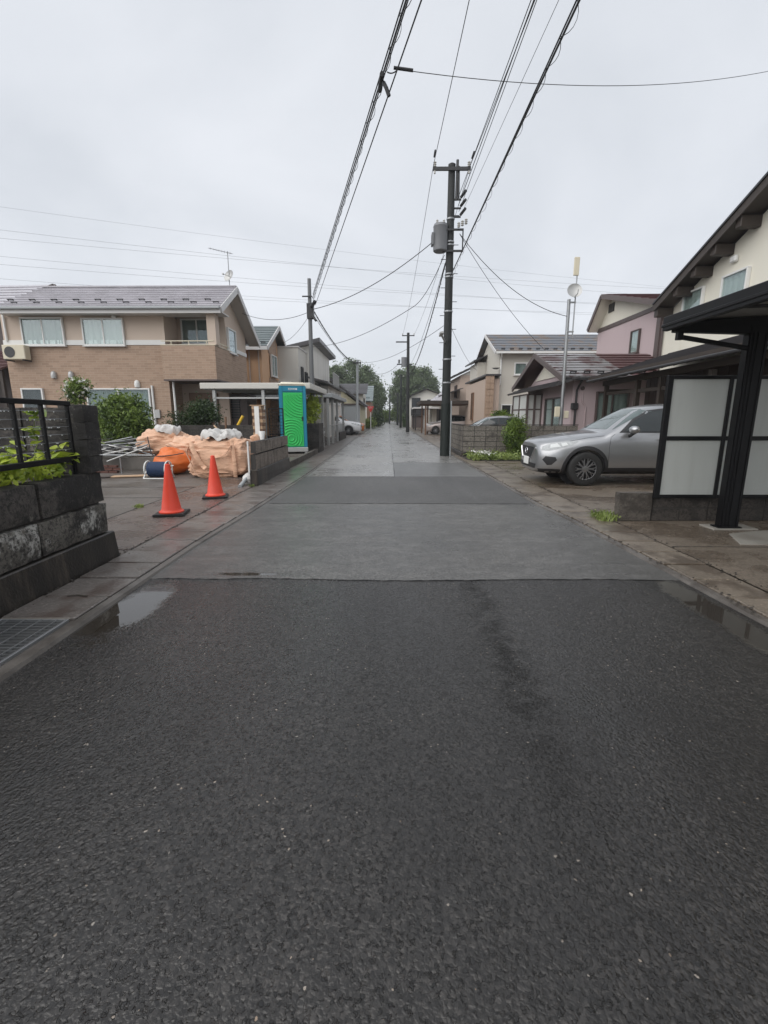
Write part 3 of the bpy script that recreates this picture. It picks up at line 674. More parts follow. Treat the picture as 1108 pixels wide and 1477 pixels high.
part('end_frame', M['black'], cp, lambda b: b.hexa([(3.401, 5.86, 2.53), (7.2, 5.86, 2.66), (7.2, 5.93, 2.66), (3.401, 5.93, 2.53)], [(3.401, 5.86, 2.618), (7.2, 5.86, 2.76), (7.2, 5.93, 2.76), (3.401, 5.93, 2.618)]))
M['polyc'] = mat('grey_polycarbonate', (0.32, 0.32, 0.31), 0.3, 0.08, 2, 30, 0.02)
for k in range(12):
    y1 = 5.855 - k * 0.74
    part('roof_panel', M['polyc'], cp, lambda b, y1=y1: b.hexa([(3.402, y1 - 0.70, 2.575), (7.2, y1 - 0.70, 2.70), (7.2, y1, 2.70), (3.402, y1, 2.575)], [(3.402, y1 - 0.70, 2.59), (7.2, y1 - 0.70, 2.715), (7.2, y1, 2.715), (3.402, y1, 2.59)]))
    part('rafter', M['darksteel'], cp, lambda b, y1=y1: b.hexa([(3.402, y1 - 0.739, 2.545), (7.2, y1 - 0.739, 2.67), (7.2, y1 - 0.701, 2.67), (3.402, y1 - 0.701, 2.545)], [(3.402, y1 - 0.739, 2.598), (7.2, y1 - 0.739, 2.723), (7.2, y1 - 0.701, 2.723), (3.402, y1 - 0.701, 2.598)]))

# ================================================================== cars
def carpaint(name, col, metal=0.0, rough=0.32):
    t = NT(name); n = t.noise(900, 2); a = t.noise(2.5, 4)
    c = t.mix(n, sc(col, 0.93), sc(col, 1.06)); c = t.mix(t.math('MULTIPLY', a, 0.25), c, sc(col, 0.85))
    t.set(col=c, rough=rough, metal=metal, coat=0.7); t.b.inputs['Coat Roughness'].default_value = 0.06
    return t.m
M['silver'] = carpaint('silver_paint', (0.40, 0.405, 0.415), 0.8, 0.30)
M['pwhite'] = carpaint('white_paint', (0.72, 0.73, 0.74), 0.0, 0.3)
M['porange'] = carpaint('orange_paint', (0.55, 0.17, 0.03), 0.1, 0.3)
M['pbeige'] = carpaint('pale_beige_paint', (0.52, 0.45, 0.42), 0.3, 0.3)
M['carglass'] = mat('car_glass', (0.015, 0.02, 0.021), 0.05, 0.1, bump=0, rvar=0.01, spec=0.7)
M['screen_glass'] = mat('windscreen_glass', (0.10, 0.13, 0.13), 0.05, 0.3, 2, 9, bump=0, rvar=0.01, spec=0.9)
M['trim'] = mat('black_trim', (0.022, 0.022, 0.024), 0.45, 0.1, 4, 200, 0.1, 0.001)
M['chrome'] = mat('chrome', (0.72, 0.72, 0.74), 0.1, 0.05, bump=0, metal=1.0, rvar=0.02)
M['rimm'] = mat('rim_metal', (0.40, 0.40, 0.41), 0.28, 0.05, bump=0, metal=0.9)
M['lamp'] = mat('headlamp_lens', (0.42, 0.44, 0.45), 0.08, 0.5, 22, 60, 0.5, 0.01, rvar=0.04, spec=0.8)
M['lampw'] = mat('headlamp_reflector', (0.60, 0.62, 0.62), 0.15, 0.05, bump=0)
M['amber'] = mat('amber_lens', (0.6, 0.2, 0.03), 0.2, 0.05, bump=0)
M['redl'] = mat('red_lens', (0.35, 0.01, 0.01), 0.15, 0.05, bump=0)
M['plate'] = mat('number_plate', (0.75, 0.76, 0.74), 0.4, 0.03, bump=0)
SUV = [ # x, zb, ys, zs, ym, zm, yb, zbelt, yr, zr, zc
 (0.00, .31, .50, .36, .56, .56, .48, .76, .36, .83, .855), (0.05, .25, .60, .33, .66, .58, .58, .80, .42, .875, .895), (0.14, .22, .72, .32, .77, .60, .69, .84, .50, .915, .935),
 (0.36, .21, .83, .32, .865, .62, .79, .895, .58, .965, .985), (0.80, .21, .88, .32, .915, .66, .845, .965, .62, 1.035, 1.05), (1.20, .21, .89, .32, .915, .68, .865, 1.005, .64, 1.075, 1.09),
 (1.33, .21, .89, .32, .915, .69, .868, 1.02, .68, 1.085, 1.105), (1.46, .21, .89, .32, .915, .69, .87, 1.035, .73, 1.15, 1.185), (1.78, .21, .89, .32, .915, .69, .872, 1.05, .68, 1.35, 1.395),
 (2.15, .21, .89, .32, .915, .69, .874, 1.06, .63, 1.545, 1.60), (2.30, .21, .89, .32, .915, .69, .875, 1.065, .62, 1.585, 1.645), (2.75, .21, .89, .32, .915, .70, .875, 1.08, .615, 1.625, 1.695), (3.30, .21, .89, .32, .92, .71, .87, 1.10, .605, 1.61, 1.69),
 (3.85, .21, .88, .33, .915, .73, .86, 1.13, .59, 1.55, 1.64), (4.15, .23, .86, .36, .90, .75, .84, 1.15, .575, 1.47, 1.56), (4.34, .27, .82, .40, .865, .76, .79, 1.13, .57, 1.28, 1.34), (4.48, .33, .74, .44, .80, .74, .72, 1.02, .56, 1.10, 1.13), (4.54, .38, .62, .48, .69, .70, .60, .92, .48, .97, .99)]
def evaluated(o):
    dg = bpy.context.evaluated_depsgraph_get(); dg.update()
    me = bpy.data.meshes.new_from_object(o.evaluated_get(dg)); return me
def car(name, loc, rz, label, paint, sx=1.0, sy=1.0, sz=1.0, wx=(0.95, 3.65), wr=0.35, detail=True, group=None, flip=1):
    root = thing(name, (0, 0, 0), label, 'car', group)
    vs = []; fs = []; n = 14
    for (x, zb_, ys_, zs_, ym, zm2, yb, zbt, yr, zr, zc) in SUV:
        half = [(0, zb_), (ys_ * 0.8, zb_ - 0.005), (ys_, zs_), (ym, zm2), (yb, zbt), (yr, zr), (yr * 0.55, zc - (zc - zr) * 0.28), (0, zc)]
        ring = [(y, z) for y, z in half] + [(-y, z) for y, z in half[-2:0:-1]]
        vs += [(x, y, z) for y, z in ring]
    m_ = len(SUV)
    for i in range(m_ - 1):
        for k in range(n):
            k2 = (k + 1) % n; fs.append((i * n + k, i * n + k2, (i + 1) * n + k2, (i + 1) * n + k))
    fs += [tuple(range(n - 1, -1, -1)), tuple(range((m_ - 1) * n, m_ * n))]
    b = MB(); b.add(vs, fs); tmp = b.build('tmp', paint, None)
    md = tmp.modifiers.new('s', 'SUBSURF'); md.levels = 3 if detail else 2; md.render_levels = md.levels
    full = evaluated(tmp); bvh = BVHTree.FromPolygons([v.co.copy() for v in full.vertices], [tuple(p.vertices) for p in full.polygons])
    cut = MB()
    for cx in wx:
        for s in (-1, 1):
            cut.tube([(cx, s * 0.52, wr), (cx, s * 1.3, wr)], wr + 0.055, 40)
    co = cut.build('cut', None, None); tmp.data = full; tmp.modifiers.clear()
    bo = tmp.modifiers.new('b', 'BOOLEAN'); bo.object = co; bo.operation = 'DIFFERENCE'; bo.solver = 'EXACT'
    body = evaluated(tmp); bpy.data.objects.remove(tmp); bpy.data.objects.remove(co)
    for p in body.polygons: p.use_smooth = True
    body.set_sharp_from_angle(angle=R(38)); body.materials.clear(); body.materials.append(paint)
    bo_ = link('body', body, root)
    part('wheel_housing', M['trim'], root, lambda b: [b.tube([(cx, s * 0.50, wr), (cx, s * 0.515, wr)], wr + 0.07, 24) for cx in wx for s in (-1, 1)])
    def cast(o, d):
        h = bvh.ray_cast(Vector(o), Vector(d)); return h[0], h[1]
    def patch(nm, m, outline, mode, s=1, off=0.005, parent=None, cuts=5):
        bm = bmesh.new(); f = bm.faces.new([bm.verts.new((a, 0, c)) for a, c in outline])
        bmesh.ops.triangulate(bm, faces=[f])
        for _ in range(3):
            bmesh.ops.subdivide_edges(bm, edges=[e for e in bm.edges if e.calc_length() > 0.07], cuts=1)
            bmesh.ops.triangulate(bm, faces=bm.faces[:])
        bad = []
        for v in bm.verts:
            a, c = v.co.x, v.co.z
            if mode == 'side': p, nn = cast((a, s * 3, c), (0, -s, 0))
            elif mode == 'front': p, nn = cast((-3, a, c), (1, 0, 0))
            else: p, nn = cast((8, a, c), (-1, 0, 0))
            if p is None: bad.append(v); continue
            v.co = p + nn * off
        if bad: bmesh.ops.delete(bm, geom=bad, context='VERTS')
        bmesh.ops.recalc_face_normals(bm, faces=bm.faces)
        me = bpy.data.meshes.new(nm); bm.to_mesh(me); bm.free(); me.materials.append(m)
        for p in me.polygons: p.use_smooth = True
        return link(nm, me, parent or root)
    def line(nm, m, pts, mode, s=1, r=0.0035, parent=None, off=0.001):
        out_ = []
        for (a, c), (a2, c2) in zip(pts, pts[1:]):
            for i in range(8):
                t = i / 8; x, z = a + (a2 - a) * t, c + (c2 - c) * t
                p, nn = cast((x, s * 3, z), (0, -s, 0)) if mode == 'side' else cast((-3, x, z), (1, 0, 0))
                if p is not None: out_.append(p + nn * off)
        if len(out_) > 1: part(nm, m, parent or root, lambda b: b.tube(out_, r, 5))
    ws = patch('windscreen', M['screen_glass'], [(-.72, 1.15), (.72, 1.15), (.60, 1.52), (.45, 1.565), (-.45, 1.565), (-.60, 1.52)], 'front', off=0.004)
    patch('rear_window', M['carglass'], [(-.60, 1.16), (.60, 1.16), (.52, 1.46), (-.52, 1.46)], 'rear', off=0.004)
    for s in (-1, 1):
        patch('window_trim', M['trim'], [(1.60, 1.085), (1.92, 1.36), (2.24, 1.535), (2.65, 1.585), (3.45, 1.56), (3.92, 1.45), (4.08, 1.22), (3.5, 1.13), (2.6, 1.085)], 'side', s, 0.0035)
        patch('side_window', M['carglass'], [(1.70, 1.11), (1.96, 1.34), (2.26, 1.50), (2.60, 1.545), (2.62, 1.115)], 'side', s, 0.007)
        patch('side_window', M['carglass'], [(2.72, 1.12), (2.70, 1.55), (3.38, 1.525), (3.50, 1.16)], 'side', s, 0.007)
        patch('side_window', M['carglass'], [(3.60, 1.18), (3.49, 1.515), (3.84, 1.44), (3.97, 1.25)], 'side', s, 0.007)
        hl = patch('headlight', M['lamp'], [(.09, .72), (.12, .80), (.28, .868), (.55, .905), (.80, .915), (.66, .835), (.42, .765), (.22, .72)], 'side', s, 0.006)
        patch('reflector', M['lampw'], [(.24, .77), (.26, .84), (.38, .865), (.44, .80)], 'side', s, 0.010, hl)
        patch('reflector', M['lampw'], [(.47, .805), (.45, .87), (.55, .885), (.58, .835)], 'side', s, 0.010, hl)
        patch('tail_light', M['redl'], [(4.05, .98), (4.1, 1.1), (4.46, 1.06), (4.44, .98)], 'side', s, 0.006)
        if detail:
            patch('fog_lamp', M['trim'], [(.11, .53), (.16, .605), (.34, .59), (.37, .53), (.28, .43), (.20, .42)], 'side', s, 0.006)
            patch('bumper_lip', M['trim'], [(.05, .27), (.06, .335), (.30, .345), (.47, .335), (.47, .24), (.2, .25)], 'side', s, 0.004)
            patch('sill', M['trim'], [(1.36, .23), (1.36, .375), (3.24, .375), (3.24, .23)], 'side', s, 0.007)
            for cx in wx:
                rows = []
                for i in range(41):
                    a = R(-12 + 204 * i / 40); row = []
                    for rr, of in ((wr + 0.052, -0.02), (wr + 0.054, 0.010), (wr + 0.112, 0.010), (wr + 0.122, 0.0)):
                        x, z = cx + rr * math.cos(a), wr + rr * math.sin(a); p, nn = cast((x, s * 3, z), (0, -s, 0))
                        row.append(None if p is None or z < 0.235 else p + Vector((0, s, 0)) * of)
                    rows.append(row)
                bb = MB()
                for ra, rb in zip(rows, rows[1:]):
                    for k in range(3):
                        q = [ra[k], ra[k + 1], rb[k + 1], rb[k]]
                        if all(x is not None for x in q): bb.add(q, [(0, 1, 2, 3)])
                bb.build('arch_cladding', M['trim'], root, smooth=40)
            line('door_seam', M['rubber'], [(1.40, .39), (1.395, .80), (1.43, 1.0), (1.53, 1.065)], 'side', s)
            line('door_seam', M['rubber'], [(2.68, .39), (2.68, 1.08)], 'side', s)
            line('bonnet_seam', M['rubber'], [(.62, .915), (1.0, .985), (1.36, 1.03)], 'side', s)
            part('door_handle', paint, root, lambda b, s=s: b.tube([(2.36, s * 0.918, .965), (2.40, s * 0.945, .968), (2.55, s * 0.948, .972), (2.59, s * 0.92, .972)], [0.012, 0.017, 0.017, 0.012], 8), smooth=60)
            def mir(b, s=s):
                b.lathe([(0.002, -0.075), (0.06, -0.07), (0.095, -0.03), (0.105, 0.0), (0.095, 0.035), (0.06, 0.065), (0.002, 0.075)], (1.80, s * 1.02, 1.155), 18, 0.95, 1.15)
            mo = part('mirror', paint, root, mir, smooth=70)
            part('mirror_arm', M['trim'], mo, lambda b, s=s: b.tube([(1.80, s * 0.86, 1.03), (1.80, s * 0.93, 1.06), (1.81, s * 1.0, 1.10)], [0.04, 0.035, 0.045], 8))
    patch('grille', M['trim'], [(-.40, .775), (.40, .775), (.44, .70), (.30, .53), (-.30, .53), (-.44, .70)], 'front', off=0.006)
    patch('lower_intake', M['trim'], [(-.56, .43), (.56, .43), (.50, .33), (-.50, .33)], 'front', off=0.006)
    if detail:
        line('grille_wing', M['chrome'], [(-.50, .76), (-.42, .66), (-.30, .525), (.30, .525), (.42, .66), (.50, .76)], 'front', r=0.016, off=0.008)
        p, nn = cast((-3, 0, .68), (1, 0, 0))
        def emb(b):
            pts = [(p.x - 0.022, 0.075 * math.cos(a), .68 + 0.058 * math.sin(a)) for a in [2 * math.pi * i / 28 for i in range(29)]]
            b.tube(pts, 0.008, 6); b.tube([(p.x - 0.024, -0.07, .70), (p.x - 0.026, -0.03, .695), (p.x - 0.026, 0, .655), (p.x - 0.026, 0.03, .695), (p.x - 0.024, 0.07, .70)], 0.007, 6)
        part('emblem', M['chrome'], root, emb, smooth=60)
    pp, _ = cast((-3, 0, .46), (1, 0, 0))
    part('number_plate', M['plate'], root, lambda b: b.box(pp.x - 0.03, pp.x - 0.015, -.165, .165, .385, .55), bevel=0.004)
    tyre = MB(); prof = [(0.22, -0.105), (0.30, -0.112), (0.335, -0.10), (wr, -0.075), (wr, 0.075), (0.335, 0.10), (0.30, 0.112), (0.22, 0.105)]
    tyre.lathe(prof, n=40, caps=False); tm = tyre.mesh('wheel', M['rubber'], smooth=35)
    rim = MB()
    for i in range(10):
        a = 2 * math.pi * i / 10; da = 0.16
        for k, e in ((-1, 0.10), (1, 0.10)):
            a0, a1 = a, a + k * da
            rim.tube([(0.05 * math.cos(a0), 0.05 * math.sin(a0), 0.072), (0.14 * math.cos(a0 + k * 0.05), 0.14 * math.sin(a0 + k * 0.05), 0.086), (0.232 * math.cos(a1), 0.232 * math.sin(a1), 0.082)], [0.018, 0.013, 0.012], 6)
    for rr in (0.235, 0.222):
        rim.tube([(rr * math.cos(q), rr * math.sin(q), 0.085) for q in [2 * math.pi * i / 40 for i in range(41)]], 0.011, 6, caps=False)
    rim.lathe([(0.06, 0.05), (0.055, 0.09), (0.03, 0.095)], n=16)
    rm = rim.mesh('rim', M['rimm'], smooth=50)
    hub = MB(); hub.lathe([(0.225, -0.08), (0.225, 0.02), (0.03, 0.03)], n=24); hm = hub.mesh('brake_disc', M['darksteel'])
    for cx in wx:
        for s in (-1, 1):
            o = link('wheel', tm, root, (cx, s * 0.80, wr)); o.rotation_euler = (R(-90) * s, 0, 0)
            link('rim', rm, o); link('brake_disc', hm, o)
    root.location = loc; root.rotation_euler = (0, 0, rz); root.scale = (sx, sy, sz)
    return root
car('suv_car', (3.12, 10.34, 0.034), 0, 'silver SUV parked nose to the street behind the frosted screen', M['silver'])
car('parked_car', (-2.12, 36.9, 0.03), math.pi, 'white SUV parked nose to the street beside the pale garage', M['pwhite'], detail=False, sx=1.0)
car('parked_car', (-2.0, 39.6, 0.03), math.pi, 'orange car parked just beyond the white SUV', M['porange'], detail=False, sx=0.86, sy=0.92, sz=0.9)
car('parked_car', (-4.0, 29.0, 0.03), math.pi, 'white car set back under the grey carport in front of the white SUV', M['pwhite'], detail=False, sx=0.8, sy=0.9, sz=0.95)
car('parked_car', (2.65, 22.2, 0.03), 0, 'silver car whose curved roof shows above the grey block wall', M['silver'], detail=False, sx=0.92, sy=0.95, sz=0.86)
car('parked_car', (3.0, 38.0, 0.03), 0, 'pale beige car parked under the brown timber carport', M['pbeige'], detail=False, sx=0.85, sy=0.92, sz=0.92)
# ================================================================== left lot: cones, bags, reel, scrap, toilet
M['cone'] = mat('cone_red', (0.72, 0.055, 0.022), 0.42, 0.1, 4, 60, 0.05)
def cone(loc, rz, label):
    t = thing('traffic_cone', loc, label, 'traffic cone', 'traffic cones on the apron')
    z0 = 0.0
    b = MB(); b.prism([(-0.215, -0.215, 0), (0.215, -0.215, 0), (0.215, 0.215, 0), (-0.215, 0.215, 0)], (0, 0, 0.035))
    link('base', b.mesh('base', M['rubber'], bevel=0.012, seg=2), t, (0, 0, 0), rz)
    b = MB(); b.lathe([(0.172, 0.036), (0.172, 0.052), (0.150, 0.062), (0.135, 0.085), (0.08, 0.42), (0.038, 0.70), (0.033, 0.735), (0.022, 0.742), (0.018, 0.70)], n=32)
    link('body', b.mesh('body', M['cone'], smooth=35), t)
cone((-3.19, 6.58, 0.037), 0.18, 'red traffic cone on the wet apron nearer the old block wall')
cone((-3.08, 8.03, 0.037), 0.30, 'red traffic cone standing in front of the big open bulk bag')

def bagmat():
    t = NT('bulk_bag_cloth'); a = t.noise(2.5, 5); w_ = t.noise(1.0, 4, 0.6, t.vec((7, 7, 22))); f = t.voronoi(260)
    c = t.mix(a, (0.60, 0.345, 0.215), (0.76, 0.475, 0.32)); c = t.mix(t.math('MULTIPLY', t.step(t.noise(5, 6, 0.7), 0.5, 0.72), 0.5), c, (0.46, 0.26, 0.145))
    t.set(col=c, rough=0.55, sheen=0.2); t.bump(w_, 0.8, 0.04); return t.m
M['bag'] = bagmat()
M['sheet'] = mat('white_liner_sheet', (0.58, 0.57, 0.55), 0.5, 0.12, 4, 40, 0.5, 0.02, stain=(0.34, 0.32, 0.30), st=(0.5, 0.66), ss=5)
def ridged(p): return 1.0 - abs(mnoise.noise(p)) * 2.0
def bag_mesh(name, sx, sy, sz, seed, m, n=34, e=4.5, sag=0.25, wr=0.035, top=0.88):
    """sagging cloth sack: superellipsoid with folds"""
    b = MB(); vs = []; fs = []; S = Vector((seed * 5.3, seed * 2.1, seed * 7.7)); rows = n; cols = n * 2
    for i in range(rows + 1):
        f = -math.pi / 2 + math.pi * i / rows
        for j in range(cols):
            a = 2 * math.pi * j / cols
            cs = lambda v, k: math.copysign(abs(v) ** (2 / k), v)
            x = cs(math.cos(f), e) * cs(math.cos(a), e * 0.8); y = cs(math.cos(f), e) * cs(math.sin(a), e * 0.8); z = cs(math.sin(f), e)
            bulge = 1 + sag * 0.4 * (1 - z * z) * (0.5 - 0.5 * z)
            p = Vector((x * sx / 2 * bulge, y * sy / 2 * bulge, (z * 0.5 + 0.5) * sz))
            d = Vector((x, y, z * 0.4)).normalized()
            q = Vector((p.x * 1.5, p.y * 1.5, p.z * 8)) + S
            q2 = Vector((p.x * 4 + p.z * 5, p.y * 4, p.z * 22)) + S; q3 = Vector((p.x * 3 + p.z * 4, p.y * 3, p.z * 3 - p.x * 3)) + S
            am = wr * (0.75 * ridged(q) + 0.5 * ridged(q2) + 0.9 * (ridged(q3) - 0.5))
            p += d * am + Vector((mnoise.noise(p * 1.7 + S), mnoise.noise(p * 1.9 - S), 0)) * 0.05
            if z > 0.8: p.z += 0.09 * mnoise.noise(p * 3.2 + S) + 0.05 * ridged(p * 5 + S)
            if p.z < 0: p.z = 0.0
            vs.append(p)
    for i in range(rows):
        for j in range(cols):
            j2 = (j + 1) % cols; fs.append((i * cols + j, i * cols + j2, (i + 1) * cols + j2, (i + 1) * cols + j))
    b.add(vs, fs); return b.mesh(name, m, smooth=70)
def liner(b, cx, cy, z, sx, sy, seed, amp=0.06):
    n = 30; vs = []; S = Vector((seed, seed * 2, 0))
    for i in range(n + 1):
        for j in range(n + 1):
            u, v = i / n * 2 - 1, j / n * 2 - 1
            k = math.sqrt(max(0, 1 - 0.42 * (u * u + v * v)))
            x, y = u * sx / 2 * k, v * sy / 2 * k; p = Vector((x, y, 0))
            h = amp * (ridged(p * 3.2 + S) + 0.7 * ridged(p * 7 + S)) - 0.35 * amp + 0.17 * (1 - u ** 4) * (1 - v ** 4) - 0.10 * max(0, (u * u + v * v) - 1.0)
            vs.append((cx + x + 0.03 * mnoise.noise(p * 6 + S), cy + y, z + h))
    b.add(vs, [(i * (n + 1) + j, i * (n + 1) + j + 1, (i + 1) * (n + 1) + j + 1, (i + 1) * (n + 1) + j) for i in range(n) for j in range(n)])
def strap(b, pts, r=0.028): b.tube(pts, r, 8, flat=0.25)
def smooth_path(pts, n=6):
    pts = [Vector(p) for p in pts]; out_ = []
    P = [pts[0]] + pts + [pts[-1]]
    for i in range(1, len(P) - 2):
        for k in range(n):
            t = k / n; a, b_, c, d_ = P[i - 1], P[i], P[i + 1], P[i + 2]
            out_.append(0.5 * ((2 * b_) + (c - a) * t + (2 * a - 5 * b_ + 4 * c - d_) * t * t + (3 * b_ - a - 3 * c + d_) * t * t * t))
    out_.append(pts[-1]); return out_
bg1 = thing('bulk_bag', (-4.02, 11.22, 0.03), 'large peach bulk bag with white sheet over its open top', 'bulk bag')
link('sack', bag_mesh('sack', 1.26, 1.0, 0.83, 3, M['bag'], n=56, e=6.0, wr=0.075), bg1)
part('liner', M['sheet'], bg1, lambda b: liner(b, -4.03, 11.16, 0.90, 1.28, 1.08, 4.2, 0.085), smooth=60, fix=False)
part('strap', M['bag'], bg1, lambda b: strap(b, smooth_path([(-3.62, 10.66, 0.92), (-3.6, 10.63, 0.7), (-3.57, 10.60, 0.45), (-3.56, 10.6, 0.2), (-3.58, 10.65, 0.05)]), 0.045), smooth=60)
part('strap', M['bag'], bg1, lambda b: strap(b, smooth_path([(-4.55, 10.66, 0.85), (-4.52, 10.6, 0.72), (-4.40, 10.56, 0.5), (-4.28, 10.58, 0.30), (-4.2, 10.5, 0.28)]), 0.05), smooth=60)
part('strap', M['bag'], bg1, lambda b: strap(b, smooth_path([(-3.62, 10.6, 0.80), (-3.75, 10.58, 0.60), (-3.95, 10.57, 0.52), (-4.2, 10.56, 0.5)]), 0.03), smooth=60)
part('loop', M['bag'], bg1, lambda b: strap(b, smooth_path([(-4.62, 10.72, 0.80), (-4.7, 10.7, 0.62), (-4.60, 10.62, 0.42), (-4.45, 10.5, 0.16), (-4.32, 10.42, 0.10), (-4.18, 10.48, 0.05)]), 0.05), smooth=60)
bg2 = thing('bulk_bag', (-6.35, 13.0, 0.40), 'peach bulk bag lying on the concrete ledge behind the orange sack', 'bulk bag')
link('sack', bag_mesh('sack', 1.15, 0.9, 0.60, 9, M['bag'], n=44, e=3.6, wr=0.075), bg2, (0, 0, 0))
part('liner', M['sheet'], bg2, lambda b: liner(b, -6.15, 12.9, 0.985, 0.95, 0.8, 8.2, 0.07), smooth=60, fix=False)
bg3 = thing('bulk_bag', (-5.25, 12.35, 0.36), 'low slumped peach bag between the two fuller bulk bags', 'bulk bag')
link('sack', bag_mesh('sack', 1.15, 0.9, 0.48, 14, M['bag'], n=44, e=2.8, wr=0.075), bg3)
bg4 = thing('rolled_sack', (-3.22, 11.85, 0.03), 'rolled peach sack cloth leaning beside the big bulk bag', 'sack')
def roll(b):
    pts = smooth_path([(-3.42, 11.75, 0.98), (-3.32, 11.8, 0.72), (-3.18, 11.85, 0.45), (-3.0, 11.9, 0.06)]); n = len(pts)
    b.tube(pts, [0.10 + 0.05 * math.sin(i * 0.7) * 0.4 + 0.04 * i / n for i in range(n)], 12, flat=0.7)
part('cloth', M['bag'], bg4, roll, smooth=70)
M['orange'] = mat('orange_tarp', (0.68, 0.155, 0.025), 0.45, 0.15, 4, 40, 0.3)
ts = thing('tarp_sack', (-5.42, 11.5, 0.03), 'bright orange tarpaulin sack humped behind the blue rope reel', 'sack')
link('cloth', bag_mesh('cloth', 0.86, 0.7, 0.58, 21, M['orange'], e=2.1, wr=0.02), ts)
part('cord', M['cable'], ts, lambda b: b.tube(smooth_path([(-6.0, 11.5, 0.95), (-5.85, 11.3, 0.6), (-5.7, 11.2, 0.50), (-5.3, 11.12, 0.52), (-4.95, 11.1, 0.58)]), 0.012, 6))
# rope reel, axle along x
rl = thing('rope_reel', (-5.38, 10.62, 0.03), 'reel of dark blue rope with white end rings', 'rope reel')
M['rope'] = mat('blue_rope', (0.02, 0.045, 0.11), 0.6, 0.3, 20, 90, 0.3)
def wind(b):
    for lay, r_ in ((0, 0.155), (1, 0.168)):
        for i in range(13):
            x = -5.56 + 0.031 * i + lay * 0.014
            b.tube([(x, 10.62 + r_ * math.cos(a), 0.235 + r_ * math.sin(a)) for a in [2 * math.pi * k / 22 for k in range(23)]], 0.0165, 6, caps=False)
part('rope', M['rope'], rl, wind, smooth=60)
for x in (-5.60, -5.13):
    def ring(b, x=x):
        for r_ in (0.195, 0.08): b.tube([(x, 10.62 + r_ * math.cos(a), 0.235 + r_ * math.sin(a)) for a in [2 * math.pi * k / 28 for k in range(29)]], 0.015, 8, caps=False)
        for k in range(6):
            a = k * math.pi / 3; b.cyl((x, 10.62 + 0.07 * math.cos(a), 0.235 + 0.07 * math.sin(a)), (x, 10.62 + 0.195 * math.cos(a), 0.235 + 0.195 * math.sin(a)), 0.011, 6)
    part('end_ring', M['white'], rl, ring, smooth=60)
part('stand', M['white'], rl, lambda b: (b.tube([(-5.63, 10.42, 0.045), (-5.63, 10.62, 0.24), (-5.63, 10.82, 0.045)], 0.014, 8), b.tube([(-5.10, 10.42, 0.045), (-5.10, 10.62, 0.24), (-5.10, 10.82, 0.045)], 0.014, 8), b.cyl((-5.63, 10.42, 0.045), (-5.10, 10.42, 0.045), 0.014, 8), b.cyl((-5.63, 10.82, 0.045), (-5.10, 10.82, 0.045), 0.014, 8), b.cyl((-5.63, 10.62, 0.236), (-5.05, 10.62, 0.236), 0.016, 8)), smooth=60)
part('crank', M['white'], rl, lambda b: b.tube([(-5.08, 10.62, 0.236), (-5.04, 10.62, 0.236), (-5.04, 10.58, 0.33), (-4.98, 10.58, 0.33)], 0.012, 8))
# ledge with bricks and the scrap heap
ldg = thing('concrete_ledge', (-7.2, 12.9, 0.0), 'low concrete planter ledge with red bricks carrying scrap pipes', 'ledge')
part('kerb', M['concrete'], ldg, lambda b: b.box(-9.8, -4.75, 12.3, 13.6, 0.02, 0.38), bevel=0.015)
M['brick'] = mat('red_brick', (0.11, 0.04, 0.028), 0.6, 0.25, 8, 50, 0.3)
bk = rough_box('brick', 0.21, 0.10, 0.062, 0.002, 5, M['brick'], 0.1, 0.004)
for r_ in range(3):
    for i in range(7): link('brick', bk, ldg, Vector((-8.35 + i * 0.222 + (r_ % 2) * 0.1, 11.62, 0.03 + r_ * 0.07)) - ldg.location)
part('rail', M['steel'], ldg, lambda b: (b.cyl((-8.5, 11.5, 0.50), (-5.9, 11.5, 0.49), 0.017, 8), b.cyl((-6.75, 11.5, 0.03), (-6.75, 11.5, 0.5), 0.017, 8), b.cyl((-8.3, 11.5, 0.03), (-8.3, 11.5, 0.5), 0.017, 8)), smooth=60)
for i in range(70):
    a = Vector((random.uniform(-8.9, -6.9), random.uniform(11.8, 12.8), 0.40 + random.uniform(0.0, 0.34) + 0.02)); ang = random.uniform(-1.1, 1.1); L = random.uniform(0.5, 1.7)
    e = a + Vector((math.cos(ang) * L, math.sin(ang) * L * 0.35, random.uniform(-0.16, 0.2)))
    e.z = max(0.42, e.z)
    if e.x > -6.35: e.x = -6.35 - random.random() * 0.3
    r_ = random.choice((0.011, 0.014, 0.02))
    b = MB(); b.cyl(a, e, r_, 7)
    o = b.build('scrap_pipe', random.choice((M['steel'], M['alu'], M['pvc'], M['white'], M['darksteel'], M['darksteel'], M['trim'], M['foot'])), None, smooth=60)
    tag(o, 'thin metal pipe in the scrap heap on the concrete ledge', 'pipe', 'pipes of the scrap heap')
for (p, q, m_, lb) in (((-7.0, 11.35, 0.35), (-5.95, 11.35, 0.72), 'alu', 'pale pipe slanting up in front of the scrap heap'), ((-7.4, 12.0, 0.75), (-8.4, 12.2, 1.02), 'leaf', 'thin green cane sticking out of the scrap heap')):
    b = MB(); b.cyl(p, q, 0.018, 8); tag(b.build('scrap_pipe', M[m_] if m_ != 'leaf' else M['grass'], None, smooth=60), lb, 'pipe', 'pipes of the scrap heap')
b = MB(); b.beam((-6.55, 10.75, 0.05), (-5.75, 10.95, 0.055), 0.24, 0.025); tag(b.build('wooden_board', M['woodp'], None, bevel=0.003), 'short wooden board lying flat on the lot left of the rope reel', 'board')
b = MB(); b.beam((-6.85, 10.55, 0.046), (-6.2, 11.0, 0.05), 0.16, 0.02); tag(b.build('wooden_board', M['wood'], None, bevel=0.003), 'dark plank lying flat beside the pale wooden board', 'board')
